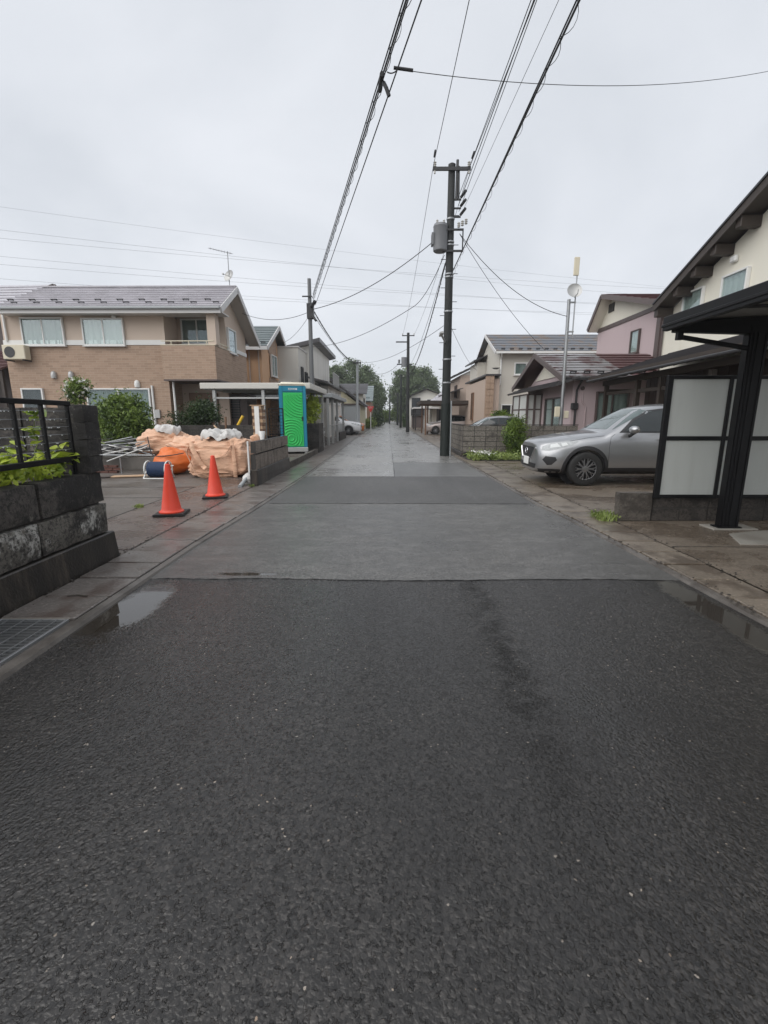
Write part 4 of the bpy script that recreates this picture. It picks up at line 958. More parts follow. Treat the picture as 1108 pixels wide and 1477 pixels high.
b = MB(); b.tube([PZ(346, 702, 0.05), PZ(346, 702, 0.05).lerp(Vector((-2.98, 10.35, 0.33)), 0.5), (-2.98, 10.35, 0.33)], 0.042, 16)
tag(b.build('grey_pipe', M['pvc'], None, smooth=50), 'grey plastic pipe leaning against the end of the block wall', 'pipe')
# clutter of crumpled plastic behind the pipe
cl = thing('plastic_scraps', (-2.98, 9.75, 0.03), 'small heap of crumpled white plastic beside the grey pipe', 'scraps')
link('sheet', bag_mesh('sheet', 0.24, 0.34, 0.16, 33, M['sheet'], n=16, e=2.0, wr=0.04), cl)
b = MB(); b.box(-2.875, -2.845, 9.36, 9.40, 0.30, 0.95); tag(b.build('white_post', M['white'], None, bevel=0.004), 'white plastic strip standing against the end of the block wall', 'post')

# block wall at the street, stack bond
bw = thing('street_block_wall', (-2.78, 9.4, 0.02), 'short brown-grey block wall with dark footing beside the bulk bag', 'wall')
part('footing', M['foot'], bw, lambda b: b.box(-2.86, -2.70, 9.40, 12.55, 0.0, 0.36), bevel=0.008)
block_row_wall(bw, (-2.78, 9.42), (-2.78, 12.52), 0.362, 1, M['blkv'], 0.30, 0.33, 0.13, 0.004, gap=0.022)
block_row_wall(bw, (-2.775, 9.45), (-2.775, 12.5), 0.695, 1, M['blkv'], 0.39, 0.26, 0.13, 0.004, gap=0.022)
kb = thing('low_kerb_wall', (-2.8, 13, 0), 'ankle-high mossy concrete edging running from the block wall to the dark pier', 'kerb')
for i in range(6):
    me = rough_box('kerb_stone', 0.13, 0.9, 0.22, 0.006, 200 + i, M['blk'], 0.12, 0.01); link('kerb_stone', me, kb, Vector((-2.80, 13.03 + i * 0.912, 0.0)) - kb.location)
pier = thing('dark_block_pier', (-2.82, 18.4, 0), 'dark block pier at the street edge behind the portable toilet', 'wall')
block_row_wall(pier, (-3.22, 18.35), (-2.72, 18.35), 0.02, 6, M['blkd'], 0.25, 0.195, 0.2, 0.003)
block_row_wall(pier, (-2.80, 18.47), (-2.80, 19.6), 0.02, 6, M['blkd'], 0.38, 0.195, 0.15, 0.003)
bkw = thing('back_block_wall', (-7, 16.5, 0), 'dark weathered block wall across the back of the lot', 'wall')
block_row_wall(bkw, (-11.4, 16.5), (-4.35, 16.5), 0.02, 6, M['blkd'], 0.39, 0.19, 0.12, 0.004)

# stacked boards, rack, funnel and stakes behind the wall
st_ = thing('board_stack', (-3.36, 12.1, 0.03), 'tall stack of pale boards bound with a white strip behind the block wall', 'boards')
for i in range(20):
    wd = random.uniform(0.235, 0.275); dx = random.uniform(-0.012, 0.012)
    part('board', M['woodp'] if i % 2 else M['woodm'], st_, lambda b, i=i, wd=wd, dx=dx: b.box(-3.36 - wd / 2 + dx, -3.36 + wd / 2 + dx, 11.95, 12.28, 0.035 + i * 0.084, 0.035 + i * 0.084 + 0.079), bevel=0.003)
part('white_strip', M['white'], st_, lambda b: b.box(-3.42, -3.30, 11.925, 11.934, 0.06, 1.70))
part('cover', M['woodp'], st_, lambda b: b.box(-3.53, -3.19, 11.93, 12.3, 1.716, 1.735))
rk = thing('wire_rack', (-3.05, 13.2, 0.03), 'small black wire fence panel leaning between boards and portable toilet', 'fence panel')
part('frame', M['black'], rk, lambda b: [b.beam(p, q, 0.03, 0.03) for p, q in (((-3.38, 13.2, 1.66), (-2.96, 13.2, 1.66)), ((-3.38, 13.2, 0.95), (-2.96, 13.2, 0.95)), ((-3.37, 13.2, 0.1), (-3.37, 13.2, 1.66)), ((-2.97, 13.2, 0.1), (-2.97, 13.2, 1.66)))])
for k in range(7): part('wire', M['black'], rk, lambda b, k=k: b.cyl((-3.36, 13.2, 1.02 + k * 0.09), (-2.98, 13.2, 1.02 + k * 0.09), 0.008, 6))
part('wire_mesh', M['black'], rk, lambda b: [b.cyl((-3.33 + k * 0.055, 13.19, 0.96), (-3.33 + k * 0.055, 13.19, 1.65), 0.004, 5) for k in range(7)])
fu = MB(); fu.lathe([(0.004, 0), (0.075, 0.42), (0.07, 0.43)], (-2.93, 10.75, 0.68), 16); tag(fu.build('white_funnel', M['white'], None, smooth=50), 'white pointed funnel hanging tip down on the block wall', 'funnel')
for (p, q, r_, m_, nm, lb) in (((PY(325.5, 640, 16.2)), PY(325.5, 601, 16.2), 0.035, 'woodm', 'wooden_stake', 'upright brown wooden stake beside the dark back wall'), (PY(309, 614, 15.9), PY(323, 629, 15.6), 0.03, 'woodp', 'wooden_stake', 'pale wooden stick slanting down in front of the back wall'), (PY(342, 616, 16.75), PY(350.5, 600, 16.75), 0.05, 'yellow', 'yellow_post', 'short yellow post slanting above the dark back wall')):
    if m_ == 'yellow' and 'yellow' not in M: M['yellow'] = mat('yellow_plastic', (0.72, 0.45, 0.03), 0.4, 0.05, bump=0)
    p = Vector(p); q = Vector(q)
    if nm == 'yellow_post': p = p + (p - q) * 2.0
    if nm == 'wooden_stake' and abs(p.x - q.x) < 0.1: p.z = 0.03
    b = MB(); b.cyl(p, q, r_, 10); tag(b.build(nm, M[m_], None, smooth=50), lb, 'post' if 'post' in nm else 'stake')

# portable toilet
M['tblue'] = mat('toilet_blue', (0.010, 0.22, 0.34), 0.38, 0.12, 3, 60, 0.05)
M['tgreen'] = mat('toilet_green', (0.035, 0.52, 0.12), 0.36, 0.08, 3, 60, 0.05)
tl = thing('portable_toilet', (0, 0, 0), 'blue and green portable toilet with cream roof beside the street', 'portable toilet')
W2 = 0.46
M['croof'] = mat('toilet_roof_cream', (0.72, 0.68, 0.56), 0.4, 0.05, bump=0)
part('base', M['alu'], tl, lambda b: (b.box(-W2 - 0.03, W2 + 0.03, -0.5, 0.5, 0.06, 0.22), b.box(-W2 - 0.02, -W2 + 0.1, -0.49, 0.49, 0, 0.06), b.box(W2 - 0.1, W2 + 0.02, -0.49, 0.49, 0, 0.06)), bevel=0.015)
part('body', M['tblue'], tl, lambda b: (b.box(-W2, W2, -0.44, 0.46, 0.22, 2.34), b.box(-W2 - 0.012, -W2 + 0.105, -0.475, -0.4, 0.22, 2.34), b.box(W2 - 0.105, W2 + 0.012, -0.475, -0.4, 0.22, 2.34), b.box(-W2 + 0.1, W2 - 0.1, -0.475, -0.4, 2.13, 2.34)), bevel=0.02, seg=2)
dr = part('door', M['tgreen'], tl, lambda b: b.box(-W2 + 0.115, W2 - 0.115, -0.466, -0.43, 0.25, 2.11), bevel=0.006)
def arcs(b, cx, cz, r0, r1, n, x0, x1, z0, z1):
    for k in range(n):
        r_ = r0 + (r1 - r0) * k / (n - 1); run = []
        for i in range(121):
            a = 2 * math.pi * i / 120; x, z = cx + r_ * math.cos(a), cz + r_ * math.sin(a)
            if x0 < x < x1 and z0 < z < z1: run.append((x, -0.466, z))
            else:
                if len(run) > 2: b.tube(run, 0.027, 8)
                run = []
        if len(run) > 2: b.tube(run, 0.027, 8)
dx0, dx1 = -W2 + 0.15, W2 - 0.15
part('ridge', M['tgreen'], dr, lambda b: (arcs(b, 0.34, 2.12, 0.10, 0.94, 10, dx0, dx1, 1.26, 2.06), arcs(b, -0.10, 0.55, 0.10, 0.82, 9, dx0, dx1, 0.30, 1.24)), smooth=60)
part('handle', M['trim'], dr, lambda b: b.box(dx1 - 0.02, dx1 + 0.03, -0.49, -0.465, 1.15, 1.3), bevel=0.006)
rf = MB(); rf.hexa([(-0.50, -0.52, 2.342), (0.50, -0.52, 2.342), (0.50, 0.50, 2.342), (-0.50, 0.50, 2.342)], [(-0.44, -0.46, 2.46), (0.44, -0.46, 2.46), (0.44, 0.44, 2.46), (-0.44, 0.44, 2.46)])
rf.build('roof', M['croof'], tl, bevel=0.05, seg=4, smooth=50)
part('label', M['white'], tl, lambda b: b.box(-0.15, 0.16, -0.484, -0.4755, 2.20, 2.255))
def lettering(b):
    x = -0.13
    for k in range(8):
        wd = random.uniform(0.018, 0.028); b.box(x, x + wd, -0.4875, -0.4845, 2.213, 2.242); x += wd + 0.008
part('label_print', M['tblue'], tl, lettering)
for (z0, z1) in ((0.35, 1.25), (1.33, 2.2)):
    part('side_panel', M['tblue'], tl, lambda b, z0=z0, z1=z1: b.box(W2 + 0.0005, W2 + 0.02, -0.3, 0.36, z0, z1), bevel=0.008)
tl.scale = (1, 1, 1.03); tl.location = (-3.54, 17.3, 0.11); tl.rotation_euler = (0, 0, R(15))
slab_poly('toilet_pad', [(-4.6, 16.75), (-2.87, 16.75), (-2.87, 18.1), (-4.6, 18.1)], 0.10, M['concrete'], 0.1)

# shrubs
def shrub(name, c, rad, nclump, per, size, m, label, clump=0.22, shell=0.6, trunk=None, cat='shrub', flowers=0):
    c = Vector(c); base = Vector((c.x, c.y, 0.03)); t = thing(name, base, label, cat)
    def stems(b):
        for k in range(7):
            a = k * 0.9; e = c + Vector((math.cos(a) * rad[0] * 0.55, math.sin(a) * rad[1] * 0.55, random.uniform(-0.2, 0.5) * rad[2]))
            s0 = base + Vector((math.cos(a) * 0.06, math.sin(a) * 0.06, 0)); b.tube([s0, s0.lerp(e, 0.5) + Vector((0, 0, 0.05)), e], [0.022, 0.016, 0.006], 5)
    part('stem', M['bark'], t, stems)
    def lv(b): leaf_quads(b, crown_points(c, rad, nclump, per, clump, shell), size)
    part('foliage', m, t, lv, fix=False)
    if flowers:
        def fl(b):
            for _ in range(flowers):
                d = Vector((random.gauss(0, 1), random.gauss(0, 1) - 0.5, random.gauss(0, 1) + 0.4)).normalized(); p = c + Vector((d.x * rad[0], d.y * rad[1], d.z * rad[2]))
                leaf_quads(b, [p + Vector((random.gauss(0, 0.02), random.gauss(0, 0.02), random.gauss(0, 0.02))) for _ in range(7)], 0.04)
        part('blossom', M['petal'], t, fl, fix=False)
    return t
shrub('round_shrub', PY(180, 608, 15.2), (0.80, 0.7, 0.84), 260, 42, 0.06, M['leaf'], 'rounded glossy green shrub growing before the brick house window', 0.30, 0.55)
shrub('dark_shrub', PY(292, 598, 17.1), (0.62, 0.5, 0.55), 110, 40, 0.045, M['leafd'], 'dark feathery shrub rising over the back block wall', 0.26, 0.3)
shrub('trailing_shrub', PY(268, 606, 17.0), (0.75, 0.4, 0.35), 60, 30, 0.035, M['leafd'], 'low thin greenery along the back block wall beside the porch', 0.25, 0.3)
shrub('rose_bush', PY(112, 566, 15.0), (0.36, 0.3, 0.5), 60, 30, 0.045, M['leaf'], 'white flowering bush in front of the brick house wall', 0.2, 0.3, flowers=42)
shrub('leaning_plant', PY(428, 596, 20.5) if False else PY(449, 590, 20.5), (0.35, 0.3, 0.6), 50, 30, 0.06, M['leafy'], 'bright green bush behind the portable toilet', 0.2, 0.4)
def tuft(loc, label, n, rad, h, m=None, flowers=0):
    loc = Vector(loc); t = thing('weed_tuft', loc, label, 'weeds')
    def bl(b):
        for _ in range(n):
            a = random.random() * 6.283; r_ = math.sqrt(random.random()) * rad; p = loc + Vector((math.cos(a) * r_, math.sin(a) * r_, 0)); hh = h * random.uniform(0.4, 1.1)
            tip = p + Vector((random.gauss(0, 0.35), random.gauss(0, 0.35), 1)) * hh; s_ = Vector((math.cos(a + 1.2), math.sin(a + 1.2), 0)) * 0.006
            md = p.lerp(tip, 0.55) + Vector((0, 0, 0.06 * hh)); b.add([p - s_, p + s_, md + s_ * 1.2, tip, md - s_ * 1.2], [(0, 1, 2, 4), (4, 2, 3)])
        leaf_quads(b, [loc + Vector((random.gauss(0, rad * 0.6), random.gauss(0, rad * 0.6), random.uniform(0.02, h * 0.7))) for _ in range(n)], 0.016)
    part('blade', m or M['grass'], t, bl, fix=False)
tuft((3.06, 6.33, 0.035), 'pale green weeds at the end of the low block wall', 170, 0.19, 0.12)
tuft((-3.95, 7.1, 0.03), 'tiny weed tuft in the joint beside the traffic cone', 50, 0.07, 0.06)
tuft((-2.80, 9.3, 0.03), 'tiny weeds at the foot of the white strip', 30, 0.05, 0.06)
# ================================================================== houses
def tb(b, o, ux, nn, a0, a1, z0, z1, c0, c1):
    f = lambda a, z, c: o + ux * a + Vector((0, 0, z)) + nn * c
    b.hexa([f(a0, z0, c0), f(a1, z0, c0), f(a1, z0, c1), f(a0, z0, c1)], [f(a0, z1, c0), f(a1, z1, c0), f(a1, z1, c1), f(a0, z1, c1)])
EX, EY, EZ = Vector((1, 0, 0)), Vector((0, 1, 0)), Vector((0, 0, 1))
def window(root, o, ux, nn, w_, h_, n=2, curtain='curtain', frame='white', t=0.06, far=False, d0=0.004, sill=True, name='window'):
    """frame standing proud of the wall, sash bars, curtain and panes of its own"""
    o = Vector(o); ux = Vector(ux); nn = Vector(nn); dp = 0.11
    def fr(b):
        tb(b, o, ux, nn, 0, w_, 0, t, d0, dp); tb(b, o, ux, nn, 0, w_, h_ - t, h_, d0, dp)
        tb(b, o, ux, nn, 0, t, t, h_ - t, d0, dp); tb(b, o, ux, nn, w_ - t, w_, t, h_ - t, d0, dp)
        for i in range(1, n): tb(b, o, ux, nn, w_ * i / n - t * 0.45, w_ * i / n + t * 0.45, t, h_ - t, d0 + 0.02, dp - 0.015)
        if sill: tb(b, o, ux, nn, -0.03, w_ + 0.03, -0.04, -0.0005, d0, dp + 0.04)
    f = part(name, M[frame], root, fr, bevel=0 if far else 0.006)
    if far:
        part('pane', M['farpane'], f, lambda b: tb(b, o, ux, nn, t, w_ - t, t, h_ - t, d0, 0.06)); return f
    if curtain:
        def cu(b):
            k = int(w_ / 0.035); vs = []
            for i in range(k + 1):
                a = t + (w_ - 2 * t) * i / k; c = d0 + 0.022 + 0.014 * math.sin(i * 0.9 + mnoise.noise(Vector((i * 0.3, w_, 0))) * 3)
                vs += [o + ux * a + EZ * t + nn * c, o + ux * a + EZ * (h_ - t) + nn * c]
            b.add(vs, [(2 * i, 2 * i + 2, 2 * i + 3, 2 * i + 1) for i in range(k)])
        part('curtain', M[curtain], f, cu, fix=False, smooth=80)
    part('dark_room_panel', M['dark_depth'], f, lambda b: tb(b, o, ux, nn, t, w_ - t, t, h_ - t, d0, d0 + 0.004))  # flat dark panel on the wall, painted as the gloom of the room
    for i in range(n):
        part('pane', M['pane'], f, lambda b, i=i: tb(b, o, ux, nn, max(t, w_ * i / n), min(w_ - t, w_ * (i + 1) / n), t, h_ - t, 0.062 + 0.012 * (i % 2), 0.068 + 0.012 * (i % 2)))
    return f
def winpx(root, u0, v0, u1, v1, y=None, x=None, **k):
    """window from its photo corners on the wall at y (facing the camera) or x (along the street)"""
    if y is not None:
        p = PY(u0, v1, y); q = PY(u1, v0, y); return window(root, (p.x, y, p.z), EX, -EY, q.x - p.x, q.z - p.z, **k)
    p = PX(u0, v1, x); q = PX(u1, v0, x)
    ya, yb = min(p.y, q.y), max(p.y, q.y); zz = sorted((p.z, q.z))
    nn = EX if x < 0 else -EX
    return window(root, (x, ya, zz[0]), EY, nn, yb - ya, k.pop('h', zz[1] - zz[0]), **k)
def roof_plane(b, A, B_, C, D, n, th=0.05, lip=0.04):
    A, B_, C, D = map(Vector, (A, B_, C, D)); nn = (B_ - A).cross(D - A).normalized()
    if nn.z < 0: nn = -nn
    for i in range(n):
        f0, f1 = i / n, min(1.0, (i + 1.06) / n)
        a, e = A.lerp(D, f0), B_.lerp(C, f0); a2, e2 = A.lerp(D, f1), B_.lerp(C, f1)
        b.hexa([a, e, e2, a2], [a + nn * (th + lip), e + nn * (th + lip), e2 + nn * th, a2 + nn * th])
def roofmat(name, col, rough, var=0.2, stain=None):
    t = NT(name); a = t.noise(0.9, 5, 0.6); f = t.noise(1.0, 3, 0.5, t.vec((3, 3, 30))); v = t.voronoi(1.0, vec=t.vec((3.2, 6, 6)))
    rc = t.t.nodes.new('ShaderNodeSeparateColor'); t.t.links.new(v.outputs['Color'], rc.inputs[0])
    c = t.mix(a, sc(col, 1 - var), sc(col, 1 + var)); c = t.mix(t.math('MULTIPLY', rc.outputs[0], 0.35), c, sc(col, 0.7))
    if stain: c = t.mix(t.step(t.noise(1.7, 5, 0.6), 0.46, 0.6), c, stain)
    t.set(col=c, rough=t.lerp(a, rough - 0.1, rough + 0.1)); t.bump(f, 0.2, 0.01); return t.m
M['roofg'] = roofmat('roof_slate_grey', (0.47, 0.455, 0.485), 0.28)
M['roofgg'] = roofmat('roof_green_grey', (0.17, 0.20, 0.205), 0.33)
M['roofd'] = roofmat('roof_dark', (0.05, 0.047, 0.05), 0.38)
M['roofbr'] = roofmat('roof_brown_tile', (0.085, 0.04, 0.04), 0.36)
M['roofbl'] = roofmat('roof_worn_blue_grey', (0.16, 0.17, 0.19), 0.38, stain=(0.19, 0.15, 0.125))
M['roofpatch'] = roofmat('roof_worn_silver', (0.24, 0.235, 0.24), 0.33, stain=(0.10, 0.06, 0.06))
def brickmat():
    t = NT('brick_siding'); n = t.t.nodes.new('ShaderNodeTexBrick'); n.offset = 0.5
    sep_ = t.t.nodes.new('ShaderNodeSeparateXYZ'); t.t.links.new(t.pos, sep_.inputs[0])
    cmb = t.t.nodes.new('ShaderNodeCombineXYZ'); t.t.links.new(t.math('ADD', sep_.outputs[0], sep_.outputs[1]), cmb.inputs[0]); t.t.links.new(sep_.outputs[2], cmb.inputs[1])
    t.t.links.new(cmb.outputs[0], n.inputs['Vector'])
    n.inputs['Color1'].default_value = (0.43, 0.295, 0.21, 1); n.inputs['Color2'].default_value = (0.32, 0.215, 0.15, 1); n.inputs['Mortar'].default_value = (0.44, 0.345, 0.265, 1)
    n.inputs['Scale'].default_value = 1.0; n.inputs['Brick Width'].default_value = 0.30; n.inputs['Row Height'].default_value = 0.092; n.inputs['Mortar Size'].default_value = 0.008
    a = t.noise(1.5, 5); c = t.mix(t.math('MULTIPLY', a, 0.4), n.outputs['Color'], (0.31, 0.215, 0.155))
    t.set(col=c, rough=0.7); t.bump(n.outputs['Fac'], -0.35, 0.012); return t.m
M['bsid'] = brickmat()
M['beige'] = mat('beige_siding', (0.58, 0.475, 0.39), 0.65, 0.06, 0.8, 50, 0.15)
M['orangew'] = mat('peach_siding', (0.64, 0.39, 0.225), 0.65, 0.07, 0.8, 50, 0.15)
M['whitew'] = mat('offwhite_siding', (0.70, 0.68, 0.63), 0.65, 0.05, 0.7, 50, 0.12, stain=(0.50, 0.48, 0.44), st=(0.5, 0.75), streak=True)
M['greyw'] = mat('pale_grey_siding', (0.60, 0.58, 0.53), 0.65, 0.05, 0.7, 50, 0.12)
M['creamw'] = mat('cream_render', (0.77, 0.74, 0.64), 0.75, 0.05, 0.7, 90, 0.25, stain=(0.71, 0.675, 0.57), st=(0.5, 0.75), streak=True)
M['yelloww'] = mat('pale_yellow_siding', (0.58, 0.54, 0.38), 0.65, 0.06, 0.8, 50, 0.15)
M['pink'] = mat('pink_render', (0.52, 0.42, 0.43), 0.7, 0.06, 0.8, 90, 0.2, stain=(0.47, 0.37, 0.38), st=(0.5, 0.75), streak=True)
M['greige'] = mat('greige_siding', (0.56, 0.53, 0.47), 0.65, 0.05, 0.7, 50, 0.12)
M['tanw'] = mat('tan_siding', (0.50, 0.395, 0.325), 0.65, 0.07, 0.8, 50, 0.15)
M['stonec'] = mat('stone_tiles', (0.40, 0.28, 0.2), 0.7, 0.35, 9, 40, 0.5, 0.02)
M['fascia'] = mat('white_fascia', (0.62, 0.61, 0.6), 0.5, 0.06, 2, 40, 0.05)
M['soffit'] = mat('soffit', (0.50, 0.47, 0.43), 0.7, 0.05)
M['brown'] = mat('brown_trim', (0.10, 0.075, 0.07), 0.5, 0.15, 3, 40, 0.1)
M['lattice'] = mat('dark_boarding', (0.06, 0.04, 0.034), 0.55, 0.4, 9, 60, 0.3)

def snow_guard(): 
    b = MB(); b.box(-0.11, 0.11, -0.02, 0.03, 0.0, 0.02); b.box(-0.11, -0.085, -0.02, 0.02, 0.02, 0.075); b.box(0.085, 0.11, -0.02, 0.02, 0.02, 0.075); b.box(-0.12, 0.12, -0.03, -0.015, 0.05, 0.09)
    return b.mesh('snow_guard', M['trim'])
SG = snow_guard()
def guards(root, A, B_, C, D, n, f0=0.12, f1=0.26):
    A, B_, C, D = map(Vector, (A, B_, C, D)); nn = (B_ - A).cross(D - A).normalized()
    if nn.z < 0: nn = -nn
    for i in range(n):
        f = f0 if i % 2 else f1; t = (i + 0.5) / n
        p = A.lerp(D, f).lerp(B_.lerp(C, f), t) + nn * 0.075
        o = link('snow_guard', SG, root, p - chain(root)); o.rotation_euler = (math.asin(max(-1, min(1, -nn.y))) if abs(nn.y) > 0.05 else 0, 0, 0)

# ---- house 1: brick and beige, left
H1 = thing('brick_house', (-11, 21, 0), 'two-storey house in tan brick below and beige above with grey roof', 'house')
yF = 19.4; xl = PY(10, 520, yF).x; xr = -6.95; xm = PY(241, 520, yF).x
zband = PY(150, 497, yF).z; ze = 5.5
# ground floor and upper storey with the corner cut back for porch and balcony
part('lower_wall', M['bsid'], H1, lambda b: (b.box(xl, xm, yF, 23.4, 0, zband), b.box(xm + 0.002, xr, 20.9, 23.4, 0, zband)))
part('upper_wall', M['beige'], H1, lambda b: (b.box(xl, xm, yF + 0.004, 23.396, zband + 0.002, ze), b.prism([(xm + 0.004, 20.6, zband + 0.002), (xm + 0.004, 23.39, zband + 0.002), (xm + 0.004, 23.39, 5.30), (xm + 0.004, 20.9, 6.6), (xm + 0.004, 20.6, 6.4)], (xr - xm - 0.004, 0, 0))))
part('gable', M['beige'], H1, lambda b: b.prism([(xr - 0.06, yF + 0.1, 5.52), (xr - 0.06, 20.598, 6.3), (xr - 0.06, 20.598, 5.52)], (0.06, 0, 0)))
part('trim_band', M['white'], H1, lambda b: (b.box(xl - 0.01, xm, yF - 0.03, yF - 0.001, zband - 0.02, zband + 0.17), b.box(xr + 0.001, xr + 0.03, 20.9, 23.4, zband - 0.02, zband + 0.15)))
xb = PY(234, 520, 18.95).x
zb0, zb1 = PY(260, 547, 18.95).z, PY(260, 498, 18.95).z
part('balcony', M['bsid'], H1, lambda b: (b.box(xb, xr + 0.1, 18.95, 19.08, zb0, zb1), b.box(xr - 0.03, xr + 0.1, 19.081, 21.0, zb0, zb1), b.box(xb, xb + 0.12, 19.081, yF - 0.002, zb0, zb1), b.box(xb + 0.121, xr - 0.031, 19.081, 20.59, zb0, zb0 + 0.15)))
part('balcony_soffit', M['brown'], H1, lambda b: b.box(xb - 0.01, xr + 0.11, 18.94, 20.9, zb0 - 0.06, zb0 - 0.002))
part('balcony_rail', M['cream'], H1, lambda b: (b.box(xb - 0.02, xr + 0.12, 18.94, 19.09, zb1, zb1 + 0.03), b.beam((xb, 19.0, zb1 + 0.17), (xr + 0.05, 19.0, zb1 + 0.17), 0.04, 0.035), b.beam((xr + 0.04, 19.02, zb1 + 0.17), (xr + 0.04, 20.95, zb1 + 0.17), 0.035, 0.035), [b.box(x - 0.015, x + 0.015, 18.985, 19.015, zb1 + 0.03, zb1 + 0.155) for x in (xb + 0.4, xb + 1.1, xb + 1.8)], b.box(xr - 0.031, xr + 0.12, 19.092, 21.0, zb1, zb1 + 0.03)))
xc = PY(305, 470, 19.05).x
part('column', M['beige'], H1, lambda b: b.box(xc - 0.17, xc + 0.17, 19.0, 19.4, zb1 + 0.031, 5.55))
winpx(H1, 264, 460, 306, 497, y=20.6, n=2, curtain='curtain')
winpx(H1, 36, 458, 91, 499, y=yF); winpx(H1, 123, 459, 178, 499, y=yF, curtain='curtain_w')
winpx(H1, 133, 560, 217, 620, y=yF); winpx(H1, 40, 560, 63, 612, y=yF, n=1, curtain=None)
winpx(H1, 328, 478, 337, 508, x=xr, n=1)
# roof
eA = Vector((PY(-10, 448, 18.75).x, 18.75, 5.52)); eB = Vector((-6.45, 18.75, 5.52)); rC = Vector((-6.45, 20.95, 6.78)); rD = Vector((PY(62, 415, 20.95).x, 20.95, 6.78))
part('roof_slope', M['roofg'], H1, lambda b: roof_plane(b, eA, eB, rC, rD, 9, 0.05, 0.06))
part('roof_slope', M['roofg'], H1, lambda b: roof_plane(b, (-6.45, 24.1, 4.96), (eA.x, 24.1, 4.96), rD, rC, 13))
part('roof_slope', M['roofg'], H1, lambda b: roof_plane(b, (eA.x, 24.1, 4.96), eA, rD + Vector((0, 0.01, 0)), rD + Vector((0, 0.02, 0)), 11))
guards(H1, eA, eB, rC, rD, 20)
part('ridge_cap', M['roofg'], H1, lambda b: b.beam(rD + Vector((0, 0, 0.07)), rC + Vector((0, 0, 0.07)), 0.22, 0.05))
def fas(b):
    b.beam(eA + Vector((0, -0.02, -0.08)), eB + Vector((0, -0.02, -0.08)), 0.04, 0.20)
    b.box(eA.x, eB.x, 18.82, yF + 0.3, 5.38, 5.42)
part('fascia', M['fascia'], H1, fas)
part('gutter_pipe', M['pvc'], H1, lambda b: b.beam(eA + Vector((0, -0.1, 0.0)), eB + Vector((0, -0.1, 0.0)), 0.11, 0.09), bevel=0.02)
part('verge_board', M['fascia'], H1, lambda b: (b.beam(eB + Vector((0.02, 0, -0.06)), rC + Vector((0.02, 0, -0.06)), 0.04, 0.24), b.beam(rC + Vector((0.02, 0, -0.06)), (-6.43, 24.1, 4.9), 0.04, 0.24)))
part('verge_soffit', M['soffit'], H1, lambda b: (b.hexa([(xr + 0.002, 18.9, 5.42), (-6.47, 18.9, 5.42), (-6.47, 20.95, 6.60), (xr + 0.002, 20.95, 6.60)], [(xr + 0.002, 18.9, 5.46), (-6.47, 18.9, 5.46), (-6.47, 20.95, 6.64), (xr + 0.002, 20.95, 6.64)]), b.hexa([(xr + 0.002, 20.952, 6.60), (-6.47, 20.952, 6.60), (-6.47, 24.0, 4.86), (xr + 0.002, 24.0, 4.86)], [(xr + 0.002, 20.952, 6.64), (-6.47, 20.952, 6.64), (-6.47, 24.0, 4.90), (xr + 0.002, 24.0, 4.90)])))
for u, v in ((79, 541), (104, 541), (199, 554)):
    p = PY(u, v, yF); part('vent_hood', M['alu'] if u < 190 else M['white'], H1, lambda b, p=p: b.lathe([(0.10, -0.13), (0.11, 0.0), (0.09, 0.1), (0.04, 0.15), (0.005, 0.16)], (p.x, yF - 0.06, p.z), 14), smooth=60)
p = PY(165, 456, yF); part('vent_hood', M['white'], H1, lambda b: b.lathe([(0.08, -0.08), (0.09, 0.0), (0.05, 0.07), (0.005, 0.08)], (p.x, yF - 0.05, p.z), 12), smooth=60)
for (u, v0, v1) in ((219, 556, 620), (4, 454, 492)):
    a, e = PY(u, v0, yF - 0.06), PY(u + (3 if u > 100 else 6), v1, yF - 0.06); part('downpipe', M['white'], H1, lambda b, a=a, e=e: b.cyl((a.x, a.y, a.z), (a.x, e.y, e.z), 0.045, 10), smooth=60)
a = PY(244, 549, 19.0); part('downpipe', M['white'], H1, lambda b: b.cyl((a.x, 19.35, 0.0), (a.x, 19.35, zb0 - 0.06), 0.045, 10), smooth=60)
p = PY(228, 597, yF); part('meter', M['alu'], H1, lambda b: (b.box(p.x - 0.12, p.x + 0.12, yF - 0.09, yF - 0.002, p.z - 0.17, p.z + 0.17),), bevel=0.01)
# air conditioner on brackets
p0 = PY(4, 518, yF - 0.45); p1 = PY(33, 497, yF - 0.45)
ac = part('air_conditioner', M['cream'], H1, lambda b: b.box(p0.x, p1.x, yF - 0.42, yF - 0.1, p0.z, p1.z), bevel=0.02)
part('fan_grille', M['darksteel'], ac, lambda b: b.cyl((p0.x + 0.3, yF - 0.425, (p0.z + p1.z) / 2), (p0.x + 0.3, yF - 0.435, (p0.z + p1.z) / 2), 0.21, 24))
part('bracket', M['darksteel'], ac, lambda b: (b.beam((p0.x + 0.1, yF - 0.45, p0.z - 0.03), (p0.x + 0.1, yF, p0.z - 0.03), 0.04, 0.05), b.beam((p1.x - 0.1, yF - 0.45, p0.z - 0.03), (p1.x - 0.1, yF, p0.z - 0.03), 0.04, 0.05)))
# porch: wood door in the recess
part('porch_wall', M['tanw'], H1, lambda b: b.box(xm + 0.01, xr - 0.01, 20.55, 20.89, 0, zb0 - 0.07))
dp_ = PY(272, 560, 20.5)
dr = part('door', M['woodm'], H1, lambda b: b.box(dp_.x, dp_.x + 1.25, 20.48, 20.545, 0.1, 2.45), bevel=0.01)
part('door_glass', M['farpane'], dr, lambda b: (b.box(dp_.x + 0.45, dp_.x + 0.55, 20.465, 20.479, 0.8, 2.2), b.box(dp_.x + 0.78, dp_.x + 0.88, 20.465, 20.479, 0.8, 2.2)))
